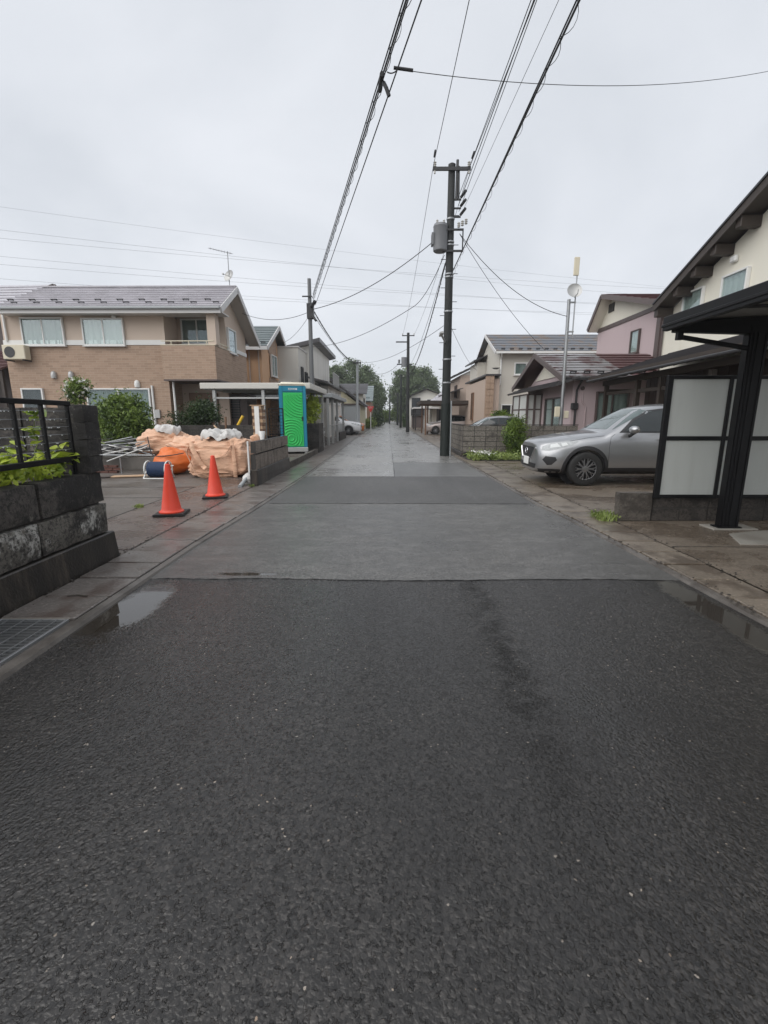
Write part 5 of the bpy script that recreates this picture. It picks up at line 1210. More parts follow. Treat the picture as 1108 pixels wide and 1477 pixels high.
# aerial and dish on the ridge
def aerial(root, base, h, dishz, dirn=(1, -0.3, 0)):
    base = Vector(base)
    a = part('aerial_mast', M['steel'], root, lambda b: b.cyl(base, base + EZ * h, 0.02, 8))
    def yagi(b):
        t = base + EZ * (h - 0.05); d = Vector((-0.8, -0.25, 0.12)).normalized(); b.cyl(t - d * 0.2, t + d * 0.75, 0.013, 6); x = Vector((0.3, -0.8, 0)).normalized()
        for k in range(8):
            c = t + d * (-0.1 + k * 0.11); b.cyl(c - x * (0.17 - 0.006 * k), c + x * (0.17 - 0.006 * k), 0.006, 5)
    part('aerial', M['steel'], a, yagi)
    def dish(b):
        c = base + EZ * dishz + Vector((0.02, -0.1, 0)); n_ = Vector((-0.45, -0.82, 0.35)).normalized(); x = n_.orthogonal().normalized(); y = n_.cross(x); vs = [c - n_ * 0.07]; N = 22
        for r_, dd in ((0.12, -0.055), (0.22, -0.01), (0.25, 0.012)):
            vs += [c + (x * math.cos(2 * math.pi * i / N) + y * math.sin(2 * math.pi * i / N)) * r_ + n_ * dd for i in range(N)]
        fs = [(0, 1 + i, 1 + (i + 1) % N) for i in range(N)]
        for k in range(2): fs += [(1 + k * N + i, 1 + (k + 1) * N + i, 1 + (k + 1) * N + (i + 1) % N, 1 + k * N + (i + 1) % N) for i in range(N)]
        b.add(vs, fs); b.cyl(c - n_ * 0.06, c + n_ * 0.32 - EZ * 0.12, 0.014, 6); b.tube([c + n_ * 0.29 - EZ * 0.12, c + n_ * 0.36 - EZ * 0.12], 0.035, 8)
    part('dish', M['alu'], a, dish, smooth=60)
aerial(H1, (-6.75, 20.95, 6.8), 1.42, 0.45)

# ---- neighbour at the far left edge
H0 = thing('purple_roofed_house', (-19, 23, 0), 'partly hidden house with brown gable roof behind the brick house corner', 'house')
part('wall', M['brown'], H0, lambda b: b.box(-24, -16.9, 22, 30, 0, 6.0))
q0, q1, q2 = PY(-60, 452, 21.4), PY(28, 407, 21.4), PY(38, 418, 21.4)
part('roof_slope', M['roofg'], H0, lambda b: roof_plane(b, (-25, 21.2, 5.9), (-17.0, 21.2, 6.05), (-16.4, 24, 7.7), (-25, 24, 7.6), 8))
part('verge_board', M['brown'], H0, lambda b: (b.beam((-17.0, 21.15, 6.0), (-16.35, 24, 7.68), 0.08, 0.22), b.beam((-16.35, 24, 7.68), (-16.0, 27, 6.4), 0.08, 0.22)))
sh = thing('low_shed', (-16.0, 20.5, 0), 'dark open shed with pale tarp left of the brick house', 'shed')
part('roof', M['roofbr'], sh, lambda b: roof_plane(b, (-20, 19.3, 3.3), (-15.75, 19.3, 3.3), (-15.75, 21.6, 4.3), (-20, 21.6, 4.3), 6))
part('wall', M['lattice'], sh, lambda b: b.box(-20, -15.8, 21.3, 21.6, 0, 4.0)); part('post', M['wood'], sh, lambda b: b.box(-15.97, -15.85, 19.4, 19.52, 0, 3.28))
part('tarp', M['sheet'], sh, lambda b: b.prism([(-19.5, 18.9, 0.03), (-15.3, 18.9, 0.03), (-15.45, 19.25, 1.75), (-19.5, 19.25, 1.75)], (0, 0.03, 0.02)))

# ---- carports along the left
def carport(name, label, x0, x1, y0, y1, z, m, th, posts, pm, beams=3):
    t = thing(name, (x1, y0, 0), label, 'carport')
    part('roof_edge', m, t, lambda b: (b.box(x0, x1, y0, y0 + 0.08, z, z + th), b.box(x1 - 0.08, x1, y0 + 0.081, y1, z, z + th), b.box(x0, x0 + 0.08, y0 + 0.081, y1, z, z + th), b.box(x0, x1, y1 + 0.001, y1 + 0.08, z, z + th)), bevel=0.015)
    part('roof_panel', M['darksteel'], t, lambda b: b.box(x0 + 0.081, x1 - 0.081, y0 + 0.081, y1, z + th * 0.55, z + th * 0.8))
    for k in range(beams):
        y = y0 + 0.3 + (y1 - y0 - 0.6) * k / max(1, beams - 1); part('beam', pm, t, lambda b, y=y: b.box(x0 + 0.082, x1 - 0.082, y - 0.04, y + 0.04, z - 0.03, z + th * 0.55 - 0.002))
    for (x, y) in posts: part('post', pm, t, lambda b, x=x, y=y: b.box(x - 0.06, x + 0.06, y - 0.06, y + 0.06, 0.02, z - 0.031), bevel=0.008)
    return t
M['edgew'] = mat('offwhite_edge_beam', (0.60, 0.58, 0.53), 0.4, 0.06, 2, 40, 0.05)
zc1 = PY(340, 560, 17.9).z
c1 = carport('beige_carport', 'flat carport with cream edge beam joining the brick house porch', PY(288, 556, 17.9).x, -2.95, 17.9, 22.6, zc1 - 0.02, M['edgew'], 0.22, [(PY(311, 590, 18.1).x, 18.1), (PY(381, 590, 18.1).x, 18.1), (-3.1, 22.0), (PY(311, 590, 18.1).x, 22.2)], M['alu'])
part('tie_beam', M['alu'], c1, lambda b: b.box(PY(311, 590, 18.1).x + 0.061, -3.1, 18.07, 18.13, zc1 - 0.38, zc1 - 0.32))
c2 = carport('grey_carport', 'dark flat carport on grey posts beyond the leaning utility pole', -7.2, -2.75, 23.2, 31.0, 2.36, M['pvc'], 0.2, [(-3.0, 23.3), (-2.98, 25.0), (-2.95, 27.0), (-2.95, 30.6), (-6.9, 23.5), (-6.9, 30.6)], M['alu'], 5)
b = MB(); b.box(-7.0, -3.1, 22.7, 22.82, 0.02, 0.5); tag(b.build('dark_low_wall', M['blkd'], None, bevel=0.01), 'low dark wall between the two left carports', 'wall')
fp = thing('mesh_fence', (-2.9, 28, 0.02), 'low grey mesh fence panel along the grey carport', 'fence')
part('base_wall', M['blkd'], fp, lambda b: b.box(-3.0, -2.85, 27.4, 31.5, 0.02, 0.5)); part('frame', M['alu'], fp, lambda b: (b.box(-2.94, -2.91, 23.4, 31.5, 0.98, 1.02), [b.box(-2.935, -2.915, 23.4 + k * 0.45, 23.42 + k * 0.45, 0.5, 0.98) for k in range(18)]))
# wall in shade under the carport (side of the brick house)
pw = thing('carport_back_wall', (-5.5, 21, 0), 'brown boarded storeroom wall with louvre under the cream-edged carport', 'wall')
part('wall', M['brown'], pw, lambda b: b.box(PY(322, 590, 20.8).x, PY(357, 590, 20.8).x, 20.8, 22.3, 0, 2.4)); q = PY(340, 590, 20.8)
for k in range(8): part('louvre', M['trim'], pw, lambda b, k=k: b.box(q.x - 0.2, q.x + 0.2, 20.74, 20.798, q.z - 0.4 + k * 0.11, q.z - 0.33 + k * 0.11))

# ---- house 2: peach
H2 = thing('peach_house', (-8.5, 28, 0), 'peach two-storey house with green-grey gable roof behind the brick house', 'house')
x2 = -6.75
part('wall', M['orangew'], H2, lambda b: (b.box(-13, x2, 25.5, 30.2, 0, 5.1), b.prism([(x2 - 0.1, 25.5, 5.102), (x2 - 0.1, 27.95, 6.35), (x2 - 0.1, 30.2, 5.102)], (0.1, 0, 0))))
part('roof_slope', M['roofgg'], H2, lambda b: roof_plane(b, (-13.5, 24.95, 4.98), (-6.3, 24.95, 4.98), (-6.3, 27.95, 6.5), (-13.5, 27.95, 6.5), 11))
part('roof_slope', M['roofgg'], H2, lambda b: roof_plane(b, (-6.3, 30.9, 4.98), (-13.5, 30.9, 4.98), (-13.5, 27.96, 6.5), (-6.3, 27.96, 6.5), 11))
guards(H2, (-13.5, 24.95, 4.98), (-6.3, 24.95, 4.98), (-6.3, 27.95, 6.5), (-13.5, 27.95, 6.5), 14)
part('verge_board', M['fascia'], H2, lambda b: (b.beam((-6.28, 24.95, 4.93), (-6.28, 27.95, 6.45), 0.05, 0.22), b.beam((-6.28, 27.95, 6.45), (-6.28, 30.9, 4.93), 0.05, 0.22), b.beam((-13.5, 24.93, 4.93), (-6.28, 24.93, 4.93), 0.05, 0.18)))
part('brick_strip', M['bsid'], H2, lambda b: (b.box(x2 + 0.001, x2 + 0.05, 26.9, 28.7, 0, 3.6), b.box(x2 + 0.001, x2 + 0.05, 26.9, 28.7, 4.95, 6.0)))
part('balcony', M['bsid'], H2, lambda b: b.box(x2 + 0.001, x2 + 0.7, 29.0, 31.2, 2.4, 3.5)); part('balcony_rail', M['white'], H2, lambda b: b.box(x2 + 0.001, x2 + 0.74, 28.96, 31.24, 3.502, 3.56))
window(H2, (x2 + 0.05, 27.1, 3.7), EY, EX, 1.3, 1.2); window(H2, (x2 + 0.0, 29.4, 3.62), EY, EX, 1.2, 1.0, far=True)
part('downpipe', M['tanw'], H2, lambda b: [b.cyl((x, 25.44, 0), (x, 25.44, 4.9), 0.04, 8) for x in (-7.4, -6.9)])

# ---- house 3: pale grey block with rising roof
H3 = thing('white_monopitch_house', (-7, 34, 0), 'off-white house with roof pitched up toward the street', 'house')
part('front_block', M['greyw'], H3, lambda b: b.box(-9.5, -5.5, 29.2, 33.0, 0, 5.55))
part('wall', M['whitew'], H3, lambda b: b.prism([(-5.0, 32.2, 0), (-5.0, 32.2, 6.2), (-9.5, 32.2, 5.2), (-9.5, 32.2, 0)], (0, 8.2, 0)))
part('roof_slope', M['roofd'], H3, lambda b: (b.hexa([(-4.5, 31.6, 6.25), (-9.9, 31.6, 5.05), (-9.9, 41, 5.05), (-4.5, 41, 6.25)], [(-4.5, 31.6, 6.5), (-9.9, 31.6, 5.3), (-9.9, 41, 5.3), (-4.5, 41, 6.5)]),))
part('coping', M['fascia'], H3, lambda b: b.box(-9.55, -5.45, 29.15, 32.19, 5.552, 5.62))
for (y, z, w_, h_) in ((29.9, 2.9, 0.5, 1.6), (31.2, 2.9, 0.7, 1.4)): window(H3, (-5.5, y, z), EY, EX, w_, h_, far=True, n=1, frame='darksteel')
for y in (33.2, 35.2, 37.2): window(H3, (-5.0, y, 2.9), EY, EX, 1.1, 1.1, far=True, frame='white')
part('porch_roof', M['roofd'], H3, lambda b: b.hexa([(-4.95, 29.0, 3.75), (-3.7, 29.0, 3.45), (-3.7, 41.5, 3.45), (-4.95, 41.5, 3.75)], [(-4.95, 29.0, 3.85), (-3.7, 29.0, 3.55), (-3.7, 41.5, 3.55), (-4.95, 41.5, 3.85)]))
part('porch_wall', M['whitew'], H3, lambda b: b.box(-4.99, -4.1, 32.3, 41.0, 0, 3.5))
for y in (32.8, 34.6, 36.4, 38.2): window(H3, (-4.1, y, 2.35), EY, EX, 1.1, 0.8, far=True, frame='white')
part('balcony_rail', M['alu'], H3, lambda b: [b.box(-4.2, -4.16, 36 + k * 0.35, 36.04 + k * 0.35, 3.7, 4.7) for k in range(13)] + [b.box(-4.21, -4.15, 36, 40.3, 4.68, 4.74)])

# ---- building 4: pale yellow with grey garage front
H4 = thing('yellow_gabled_house', (-5, 46, 0), 'pale yellow single-storey house with dark sloping roof behind white SUV', 'house')
pa, pr = PY(455, 533, 44), PY(521, 583, 44)
part('wall', M['yelloww'], H4, lambda b: b.prism([(pr.x - 0.05, 44, 0), (pr.x - 0.05, 44, pr.z - 0.1), (pa.x, 44, pa.z - 0.15), (-9.5, 44, pa.z - 0.15), (-9.5, 44, 0)], (0, 9, 0)))
part('roof_slope', M['roofd'], H4, lambda b: roof_plane(b, (pr.x + 0.4, 54, pr.z - 0.25), (pr.x + 0.4, 43.5, pr.z - 0.25), (pa.x, 43.5, pa.z), (pa.x, 54, pa.z), 8, 0.16))
zg = PY(500, 584, 43.9).z
part('garage_front', M['pvc'], H4, lambda b: b.box(-8.5, pr.x - 0.1, 43.9, 43.995, 0, zg)); part('garage_lintel', M['brown'], H4, lambda b: b.box(-8.6, pr.x - 0.05, 43.8, 43.899, zg, zg + 0.12))
# ---- farther left houses
H5 = thing('greige_house', (-5, 58, 0), 'greige two-storey house with dark tiled roof beyond the pale yellow house', 'house')
part('wall', M['greige'], H5, lambda b: b.box(-9, -3.0, 56, 63, 0, 4.2)); part('roof_slope', M['roofd'], H5, lambda b: roof_plane(b, (-9.4, 55.4, 4.0), (-2.5, 55.4, 4.0), (-2.5, 59.5, 5.4), (-9.4, 59.5, 5.4), 8))
window(H5, (-3.0, 57, 2.4), EY, EX, 1.3, 1.2, far=True, frame='darksteel'); window(H5, (-4.6, 56, 2.3), EX, -EY, 1.0, 1.3, far=True, frame='darksteel')
part('red_hoarding', M['brick'], H5, lambda b: b.box(-4.4, -2.7, 54.6, 55.2, 0.6, 1.9))
H6 = thing('brown_house', (-4.4, 74, 0), 'brown brick house with grey roof at the end of the left row', 'house')
part('wall', M['woodm'], H6, lambda b: (b.box(-7.5, -2.6, 72, 80, 0, 3.6),)); part('upper_wall', M['roofgg'], H6, lambda b: b.box(-7.5, -2.8, 72.2, 80, 3.602, 4.4))
part('roof_slope', M['roofgg'], H6, lambda b: roof_plane(b, (-7.9, 71.5, 3.7), (-2.3, 71.5, 3.7), (-2.3, 76, 6.2), (-7.9, 76, 6.2), 8))
part('pale_panel', M['greyw'], H6, lambda b: b.box(-4.1, -3.3, 71.9, 71.995, 0, 3.2))
# ================================================================== right side houses
bwr = thing('grey_block_wall', (2.72, 16.6, 0), 'chest-high grey block wall with dark footing round the corner lot', 'wall')
part('footing', M['foot'], bwr, lambda b: (b.box(2.60, 6.75, 16.46, 16.70, 0.0, 0.2), b.box(2.60, 2.84, 16.701, 21.6, 0.0, 0.2)), bevel=0.01)
M['blkg'] = stone_mat('block_grey', (0.20, 0.18, 0.155), (0.075, 0.065, 0.055), (0.28, 0.26, 0.23), (0.5, 0.68), (0.58, 0.75))
block_row_wall(bwr, (2.66, 16.58), (6.72, 16.58), 0.202, 5, M['blkg'], 0.39, 0.187, 0.12, 0.002)
block_row_wall(bwr, (2.72, 16.66), (2.72, 21.5), 0.202, 5, M['blkg'], 0.39, 0.187, 0.12, 0.002)
part('coping', M['blkd'], bwr, lambda b: (b.box(2.65, 6.73, 16.51, 16.65, 1.137, 1.165), b.box(2.65, 2.79, 16.651, 21.5, 1.137, 1.165)), bevel=0.006)
slab_poly('planting_bed', [(2.62, 15.3), (3.2, 14.8), (5.1, 14.9), (5.2, 16.45), (2.62, 16.45)], 0.06, M['foot'], 0.06)
shrub('column_shrub', (4.40, 16.1, 0.80), (0.33, 0.3, 0.72), 150, 34, 0.035, M['leafd'] if False else M['leaf'], 'narrow upright green shrub clipped against the grey block wall', 0.17, 0.5)
def bed(b):
    pts = [Vector((random.uniform(2.75, 5.1), random.uniform(14.9, 16.3), 0.06 + abs(random.gauss(0, 0.09)))) for _ in range(3200)]; leaf_quads(b, pts, 0.05, 0.5, 0.8)
o = part('low_greenery', M['grass'], None, bed, fix=False); tag(o, 'low leafy ground cover in the bed before the grey block wall', 'plants', kind='stuff')
fl = thing('white_flowers', (3.05, 15.3, 0.05), 'clump of small white flowers at the street corner of the planting bed', 'flowers')
part('foliage', M['grass'], fl, lambda b: leaf_quads(b, [Vector((3.1 + random.gauss(0, 0.2), 15.3 + random.gauss(0, 0.2), 0.05 + random.random() * 0.2)) for _ in range(500)], 0.04), fix=False)
part('blossom', M['petal'], fl, lambda b: leaf_quads(b, [Vector((3.08 + random.gauss(0, 0.17), 15.25 + random.gauss(0, 0.16), 0.22 + random.random() * 0.12)) for _ in range(230)], 0.03, 0.4, 2.0), fix=False)

# ---- pink bungalow part
HP = thing('pink_bungalow', (8, 19, 0), 'pink single-storey house with brown and silver worn roof and porch', 'house')
part('wall', M['pink'], HP, lambda b: (b.box(6.85, 11.2, 17.6, 23.2, 0, 2.86), b.prism([(6.85, 18.4, 2.862), (6.85, 20.6, 3.75), (6.85, 22.8, 2.862)], (4.3, 0, 0))))
part('gable_panel', M['creamw'], HP, lambda b: b.prism([(6.80, 19.2, 3.02), (6.80, 20.6, 3.66), (6.80, 22.0, 3.02)], (0.045, 0, 0)))
part('roof_slope', M['roofpatch'], HP, lambda b: roof_plane(b, (6.3, 17.15, 2.80), (8.75, 17.15, 2.80), (8.75, 20.6, 4.02), (6.3, 20.6, 4.02), 9))
part('roof_slope', M['roofbr'], HP, lambda b: roof_plane(b, (8.752, 17.15, 2.80), (11.3, 17.15, 2.80), (11.3, 20.6, 4.02), (8.752, 20.6, 4.02), 9))
part('roof_slope', M['roofbr'], HP, lambda b: roof_plane(b, (11.3, 24.0, 2.80), (6.3, 24.0, 2.80), (6.3, 20.62, 4.02), (11.3, 20.62, 4.02), 9))
guards(HP, (6.5, 17.15, 2.80), (11, 17.15, 2.80), (11, 20.6, 4.02), (6.5, 20.6, 4.02), 9, 0.1, 0.1)
part('verge_board', M['brown'], HP, lambda b: (b.beam((6.28, 17.15, 2.76), (6.28, 20.6, 3.98), 0.06, 0.2), b.beam((6.28, 20.6, 3.98), (6.28, 24.0, 2.76), 0.06, 0.2)))
part('gutter_pipe', M['trim'], HP, lambda b: b.beam((6.3, 17.08, 2.77), (11.3, 17.08, 2.77), 0.1, 0.09))
part('pent_roof', M['roofd'], HP, lambda b: roof_plane(b, (6.05, 23.9, 2.46), (6.05, 16.9, 2.52), (6.84, 17.0, 2.80), (6.84, 23.9, 2.78), 3))
window(HP, (6.85, 18.45, 0.95), EY, -EX, 1.9, 1.25, curtain='curtain_w', frame='brown')
def vest(b):
    for (x, y) in ((6.2, 21.0), (6.2, 22.2), (6.2, 23.3), (6.52, 21.0), (6.83, 21.0)): b.box(x - 0.045, x + 0.045, y - 0.045, y + 0.045, 0.05, 2.42)
    for z in (0.9, 1.75, 2.4): b.box(6.17, 6.85, 20.98, 21.02, z - 0.03, z + 0.03); b.box(6.18, 6.22, 21.05, 23.3, z - 0.03, z + 0.03)
vb = part('porch_frame', M['brown'], HP, vest)
part('pane', M['curtain_w'], vb, lambda b: (b.box(6.24, 6.48, 21.005, 21.015, 0.1, 2.37), b.box(6.56, 6.79, 21.005, 21.015, 0.1, 2.37), b.box(6.195, 6.205, 21.05, 23.25, 0.1, 2.37)))
part('downpipe', M['trim'], HP, lambda b: b.tube([(6.95, 17.1, 2.72), (6.97, 17.35, 2.55), (6.97, 17.52, 2.4), (6.97, 17.52, 0.1)], 0.04, 8))
part('conduit', M['pink'], HP, lambda b: b.tube(smooth_path([(7.22, 17.57, 2.3), (7.22, 17.56, 2.0), (7.35, 17.56, 1.8), (7.36, 17.56, 1.5), (7.36, 17.56, 0.5)]), 0.022, 8), smooth=60)
p = PY(841, 560, 17.55); part('round_vent', M['brown'], HP, lambda b: b.cyl((p.x, 17.598, p.z), (p.x, 17.54, p.z), 0.07, 14))
p = PY(829, 586, 17.55); part('meter_box', M['darksteel'], HP, lambda b: b.box(p.x - 0.14, p.x + 0.1, 17.44, 17.598, p.z - 0.12, p.z + 0.12), bevel=0.02)
p = PY(832, 634, 17.2); part('air_conditioner', M['cream'], HP, lambda b: b.box(p.x - 0.45, p.x + 0.36, 17.2, 17.5, 0.08, 0.72), bevel=0.02)
sd = window(HP, (7.72, 17.6, 0.25), EX, -EY, 1.2, 2.1, curtain='curtain_w', frame='brown')
# dark boarded store under the lean-to
ln = thing('lean_to_roof', (7.1, 12, 0), 'dark timber lean-to roof on posts behind the silver SUV', 'lean-to')
part('roof_slope', M['roofd'], ln, lambda b: roof_plane(b, (7.0, 8.6, 2.80), (7.0, 16.5, 2.66), (9.95, 16.5, 3.55), (9.95, 8.6, 3.7), 8, 0.08))
part('edge_board', M['wood'], ln, lambda b: b.beam((6.97, 8.55, 2.81), (6.97, 16.55, 2.67), 0.05, 0.15))
part('gutter_pipe', M['trim'], ln, lambda b: b.beam((6.9, 8.55, 2.74), (6.9, 16.55, 2.62), 0.09, 0.07), bevel=0.02)
part('plate_beam', M['wood'], ln, lambda b: b.beam((7.45, 8.6, 2.66), (7.45, 16.4, 2.55), 0.12, 0.16))
for k in range(16):
    y = 8.8 + k * 0.5; part('rafter', M['wood'], ln, lambda b, y=y: b.beam((7.0, y, 2.76 - (y - 8.6) * 0.0177), (9.9, y, 3.62 - (y - 8.6) * 0.019), 0.06, 0.08))
for y in (16.2, 14.2, 13.0, 11.0, 9.0): part('post', M['wood'], ln, lambda b, y=y: b.box(7.39, 7.51, y - 0.06, y + 0.06, 0.03, 2.5))
part('tie_beam', M['wood'], ln, lambda b: (b.beam((7.45, 8.7, 2.2), (7.45, 16.2, 2.2), 0.05, 0.1), b.beam((7.5, 16.2, 2.3), (9.9, 16.2, 2.3), 0.06, 0.1), b.beam((7.5, 9.0, 2.35), (9.9, 9.0, 2.35), 0.1, 0.2)))
bd_ = thing('boarded_wall', (8.7, 14, 0), 'dark vertical boarded wall under the lean-to roof', 'wall')
for k in range(56):
    x = 8.75 + random.uniform(-0.006, 0.006); y = 9.0 + k * 0.128; me_ = None
    part('board', M['lattice'], bd_, lambda b, x=x, y=y: b.box(x, x + 0.05, y, y + 0.122, 0.05, 2.75))
part('backing', M['dark_depth'], bd_, lambda b: b.box(8.81, 8.85, 9.0, 16.2, 0.05, 2.7))

# ---- pink two-storey part
HQ = thing('pink_two_storey_house', (12.5, 22.5, 0), 'pink two-storey house wing with cream gable and brown belt', 'house')
ap = PX(868, 426, 10.45); nf = Vector((10.45, 18.6, 5.68)); ff = PX(848, 476, 10.45)
part('wall', M['pink'], HQ, lambda b: b.box(11.0, 17, 19.9, 25.5, 0, 5.72))
def gab(b): b.prism([(11.002, 19.9, 5.9), (11.002, 19.9, 6.03), (11.002, ap.y, ap.z - 0.15), (11.002, 25.5, 6.3), (11.002, 25.5, 5.9)], (5.9, 0, 0))
part('gable', M['creamw'], HQ, gab); part('belt', M['brown'], HQ, lambda b: b.box(10.95, 16.9, 19.88, 25.52, 5.722, 5.898))
part('roof_slope', M['roofbr'], HQ, lambda b: roof_plane(b, nf, (17, nf.y, nf.z), (17, ap.y, ap.z), ap, 9)); part('roof_slope', M['roofbr'], HQ, lambda b: roof_plane(b, (17, ff.y, ff.z), ff, ap + Vector((0, 0.01, 0)), (17, ap.y + 0.01, ap.z), 6))
part('verge_board', M['brown'], HQ, lambda b: (b.beam(nf + Vector((-0.02, 0, -0.05)), ap + Vector((-0.02, 0, -0.05)), 0.05, 0.2), b.beam(ap + Vector((-0.02, 0, -0.05)), ff + Vector((-0.02, 0, -0.05)), 0.05, 0.2)))
part('soffit', M['creamw'], HQ, lambda b: b.hexa([(10.48, ap.y, ap.z - 0.13), (11.0, ap.y, ap.z - 0.13), (11.0, ff.y, ff.z - 0.13), (10.48, ff.y, ff.z - 0.13)], [(10.48, ap.y, ap.z - 0.08), (11.0, ap.y, ap.z - 0.08), (11.0, ff.y, ff.z - 0.08), (10.48, ff.y, ff.z - 0.08)]))
v0 = PX(886, 449, 11.0); part('vent', M['trim'], HQ, lambda b: b.box(10.96, 11.001, v0.y, v0.y + 0.55, v0.z + 0.02, v0.z + 0.42))
winpx(HQ, 913, 508, 922, 478, x=11.0, n=1, curtain='curtain_w', frame='brown', t=0.05)
part('corner_post', M['brown'], HQ, lambda b: b.box(10.9, 11.1, 19.6, 19.88, 0, 5.7))
part('rear_wall', M['pink'], HQ, lambda b: b.box(11.6, 17, 18.2, 19.87, 0, 5.6))

# ---- cream gabled house
HC = thing('cream_gabled_house', (13, 12, 0), 'cream rendered house with dark raking eave and projecting purlins', 'house')
XW = 10.0; XV = 9.4
f0 = PX(944, 441, XV); f1 = PX(1108, 256, XV); sl = (f1.z - f0.z) / (f0.y - f1.y); rdg = Vector((XV, 10.6, f0.z + sl * (f0.y - 10.6)))
yc = PX(958, 460, XW).y
zat = lambda y: (f0.z + sl * (f0.y - y)) if y > 10.6 else rdg.z - sl * (10.6 - y)
part('wall', M['creamw'], HC, lambda b: b.prism([(XW, yc, 0), (XW, yc, zat(yc) - 0.17), (XW, 10.6, rdg.z - 0.17), (XW, 4.0, zat(4.0) - 0.17), (XW, 4.0, 0)], (8, 0, 0)))
part('roof_slope', M['roofd'], HC, lambda b: (roof_plane(b, f0, (19, f0.y, f0.z), (19, 10.6, rdg.z), rdg, 12, 0.07), roof_plane(b, (19, 2.8, zat(2.8)), (XV, 2.8, zat(2.8)), rdg + Vector((0, -0.01, 0)), (19, 10.59, rdg.z), 12, 0.07)))
part('verge_board', M['wood'], HC, lambda b: (b.beam(f0 + Vector((-0.02, 0, -0.10)), rdg + Vector((-0.02, 0, -0.10)), 0.05, 0.22), b.beam(rdg + Vector((-0.02, 0, -0.10)), (XV - 0.02, 2.8, zat(2.8) - 0.10), 0.05, 0.22)))
part('verge_cap', M['trim'], HC, lambda b: b.beam(f0 + Vector((-0.03, 0, 0.05)), rdg + Vector((-0.03, 0, 0.05)), 0.1, 0.06))
part('soffit', M['wood'], HC, lambda b: b.hexa([(XV + 0.005, f0.y, f0.z - 0.10), (XW, f0.y, f0.z - 0.10), (XW, 10.6, rdg.z - 0.10), (XV + 0.005, 10.6, rdg.z - 0.10)], [(XV + 0.005, f0.y, f0.z - 0.05), (XW, f0.y, f0.z - 0.05), (XW, 10.6, rdg.z - 0.05), (XV + 0.005, 10.6, rdg.z - 0.05)]))
for (u, v) in ((962, 423), (990, 398), (1017, 370), (1047, 338), (1085, 300)):
    q = PX(u, v, XW - 0.25); part('purlin_end', M['wood'], HC, lambda b, q=q: b.box(XV + 0.04, XW, q.y - 0.11, q.y + 0.11, zat(q.y) - 0.42, zat(q.y) - 0.13), bevel=0.015)
winpx(HC, 991, 447, 1014.5, 414, x=XW, n=1, curtain='curtain_w', t=0.055, h=0.72); winpx(HC, 1048, 427, 1078.5, 387, x=XW, n=1, curtain='curtain_w', t=0.055, h=0.78)
p = PX(1062, 374, XW); part('vent_hood', M['white'], HC, lambda b: b.box(XW - 0.12, XW - 0.001, p.y - 0.12, p.y + 0.12, p.z - 0.08, p.z + 0.1), bevel=0.03)
part('corner_downpipe', M['brown'], HC, lambda b: b.cyl((XW - 0.06, yc - 0.1, 3.0), (XW - 0.06, yc - 0.1, zat(yc) - 0.3), 0.04, 8))

# ---- greige house farther on
HA = thing('greige_tall_house', (10, 31, 0), 'greige two-storey house with worn blue-grey roof behind the grey block wall', 'house')
part('wall', M['greige'], HA, lambda b: (b.box(6.95, 16, 30.0, 36.0, 0, 5.35), b.prism([(6.95, 30.0, 5.352), (6.95, 33.0, 6.7), (6.95, 36.0, 5.352)], (0.2, 0, 0))))
part('roof_slope', M['roofbl'], HA, lambda b: (roof_plane(b, (6.6, 29.5, 5.32), (16.4, 29.5, 5.32), (16.4, 33.0, 6.85), (6.6, 33.0, 6.85), 10), roof_plane(b, (16.4, 36.5, 5.32), (6.6, 36.5, 5.32), (6.6, 33.02, 6.85), (16.4, 33.02, 6.85), 10)))
guards(HA, (6.8, 29.5, 5.32), (16.4, 29.5, 5.32), (16.4, 33.0, 6.85), (6.8, 33.0, 6.85), 18, 0.06, 0.06)
part('gutter_pipe', M['white'], HA, lambda b: (b.beam((6.6, 29.42, 5.28), (16.4, 29.42, 5.28), 0.12, 0.12), b.tube([(6.95, 29.45, 5.2), (7.05, 29.9, 5.0), (7.05, 29.94, 4.9), (7.05, 29.94, 3.4), (6.7, 29.94, 3.2), (6.55, 29.94, 0.1)], 0.05, 8)))
part('verge_board', M['fascia'], HA, lambda b: (b.beam((6.58, 29.5, 5.28), (6.58, 33, 6.8), 0.05, 0.2),))
winpx(HA, 741, 523, 777, 541, y=30.0, curtain='curtain', t=0.07); winpx(HA, 721, 583, 752, 609, y=30.0, n=2, curtain=None, t=0.07)
part('side_wing', M['tanw'], HA, lambda b: b.box(6.1, 6.94, 29.6, 37.0, 0, 3.75)); part('stone_pier', M['stonec'], HA, lambda b: b.box(6.05, 6.55, 29.35, 29.595, 0, 3.9))
for k in range(20): part('stone_tile', M['stonec'], HA, lambda b, k=k: b.box(6.04 + 0.25 * (k % 2), 6.28 + 0.25 * (k % 2), 29.31, 29.349, 0.05 + k // 2 * 0.38, 0.40 + k // 2 * 0.38))
part('wing_cap', M['roofd'], HA, lambda b: b.box(6.0, 6.94, 29.3, 37.1, 3.902, 4.0)); window(HA, (6.1, 33.5, 1.2), EY, -EX, 0.7, 1.9, far=True, n=1, frame='woodm')
part('upper_wing', M['greige'], HA, lambda b: b.box(6.35, 6.94, 34.0, 37.0, 4.002, 5.2)); part('upper_wing_roof', M['roofd'], HA, lambda b: b.hexa([(6.0, 33.6, 5.2), (7.0, 33.6, 5.6), (7.0, 37.4, 5.6), (6.0, 37.4, 5.2)], [(6.0, 33.6, 5.3), (7.0, 33.6, 5.7), (7.0, 37.4, 5.7), (6.0, 37.4, 5.3)]))
part('wall_dish', M['alu'], HA, lambda b: b.lathe([(0.02, 0), (0.15, 0.03), (0.25, 0.09)], (6.7, 29.7, 4.3), 18), smooth=50)
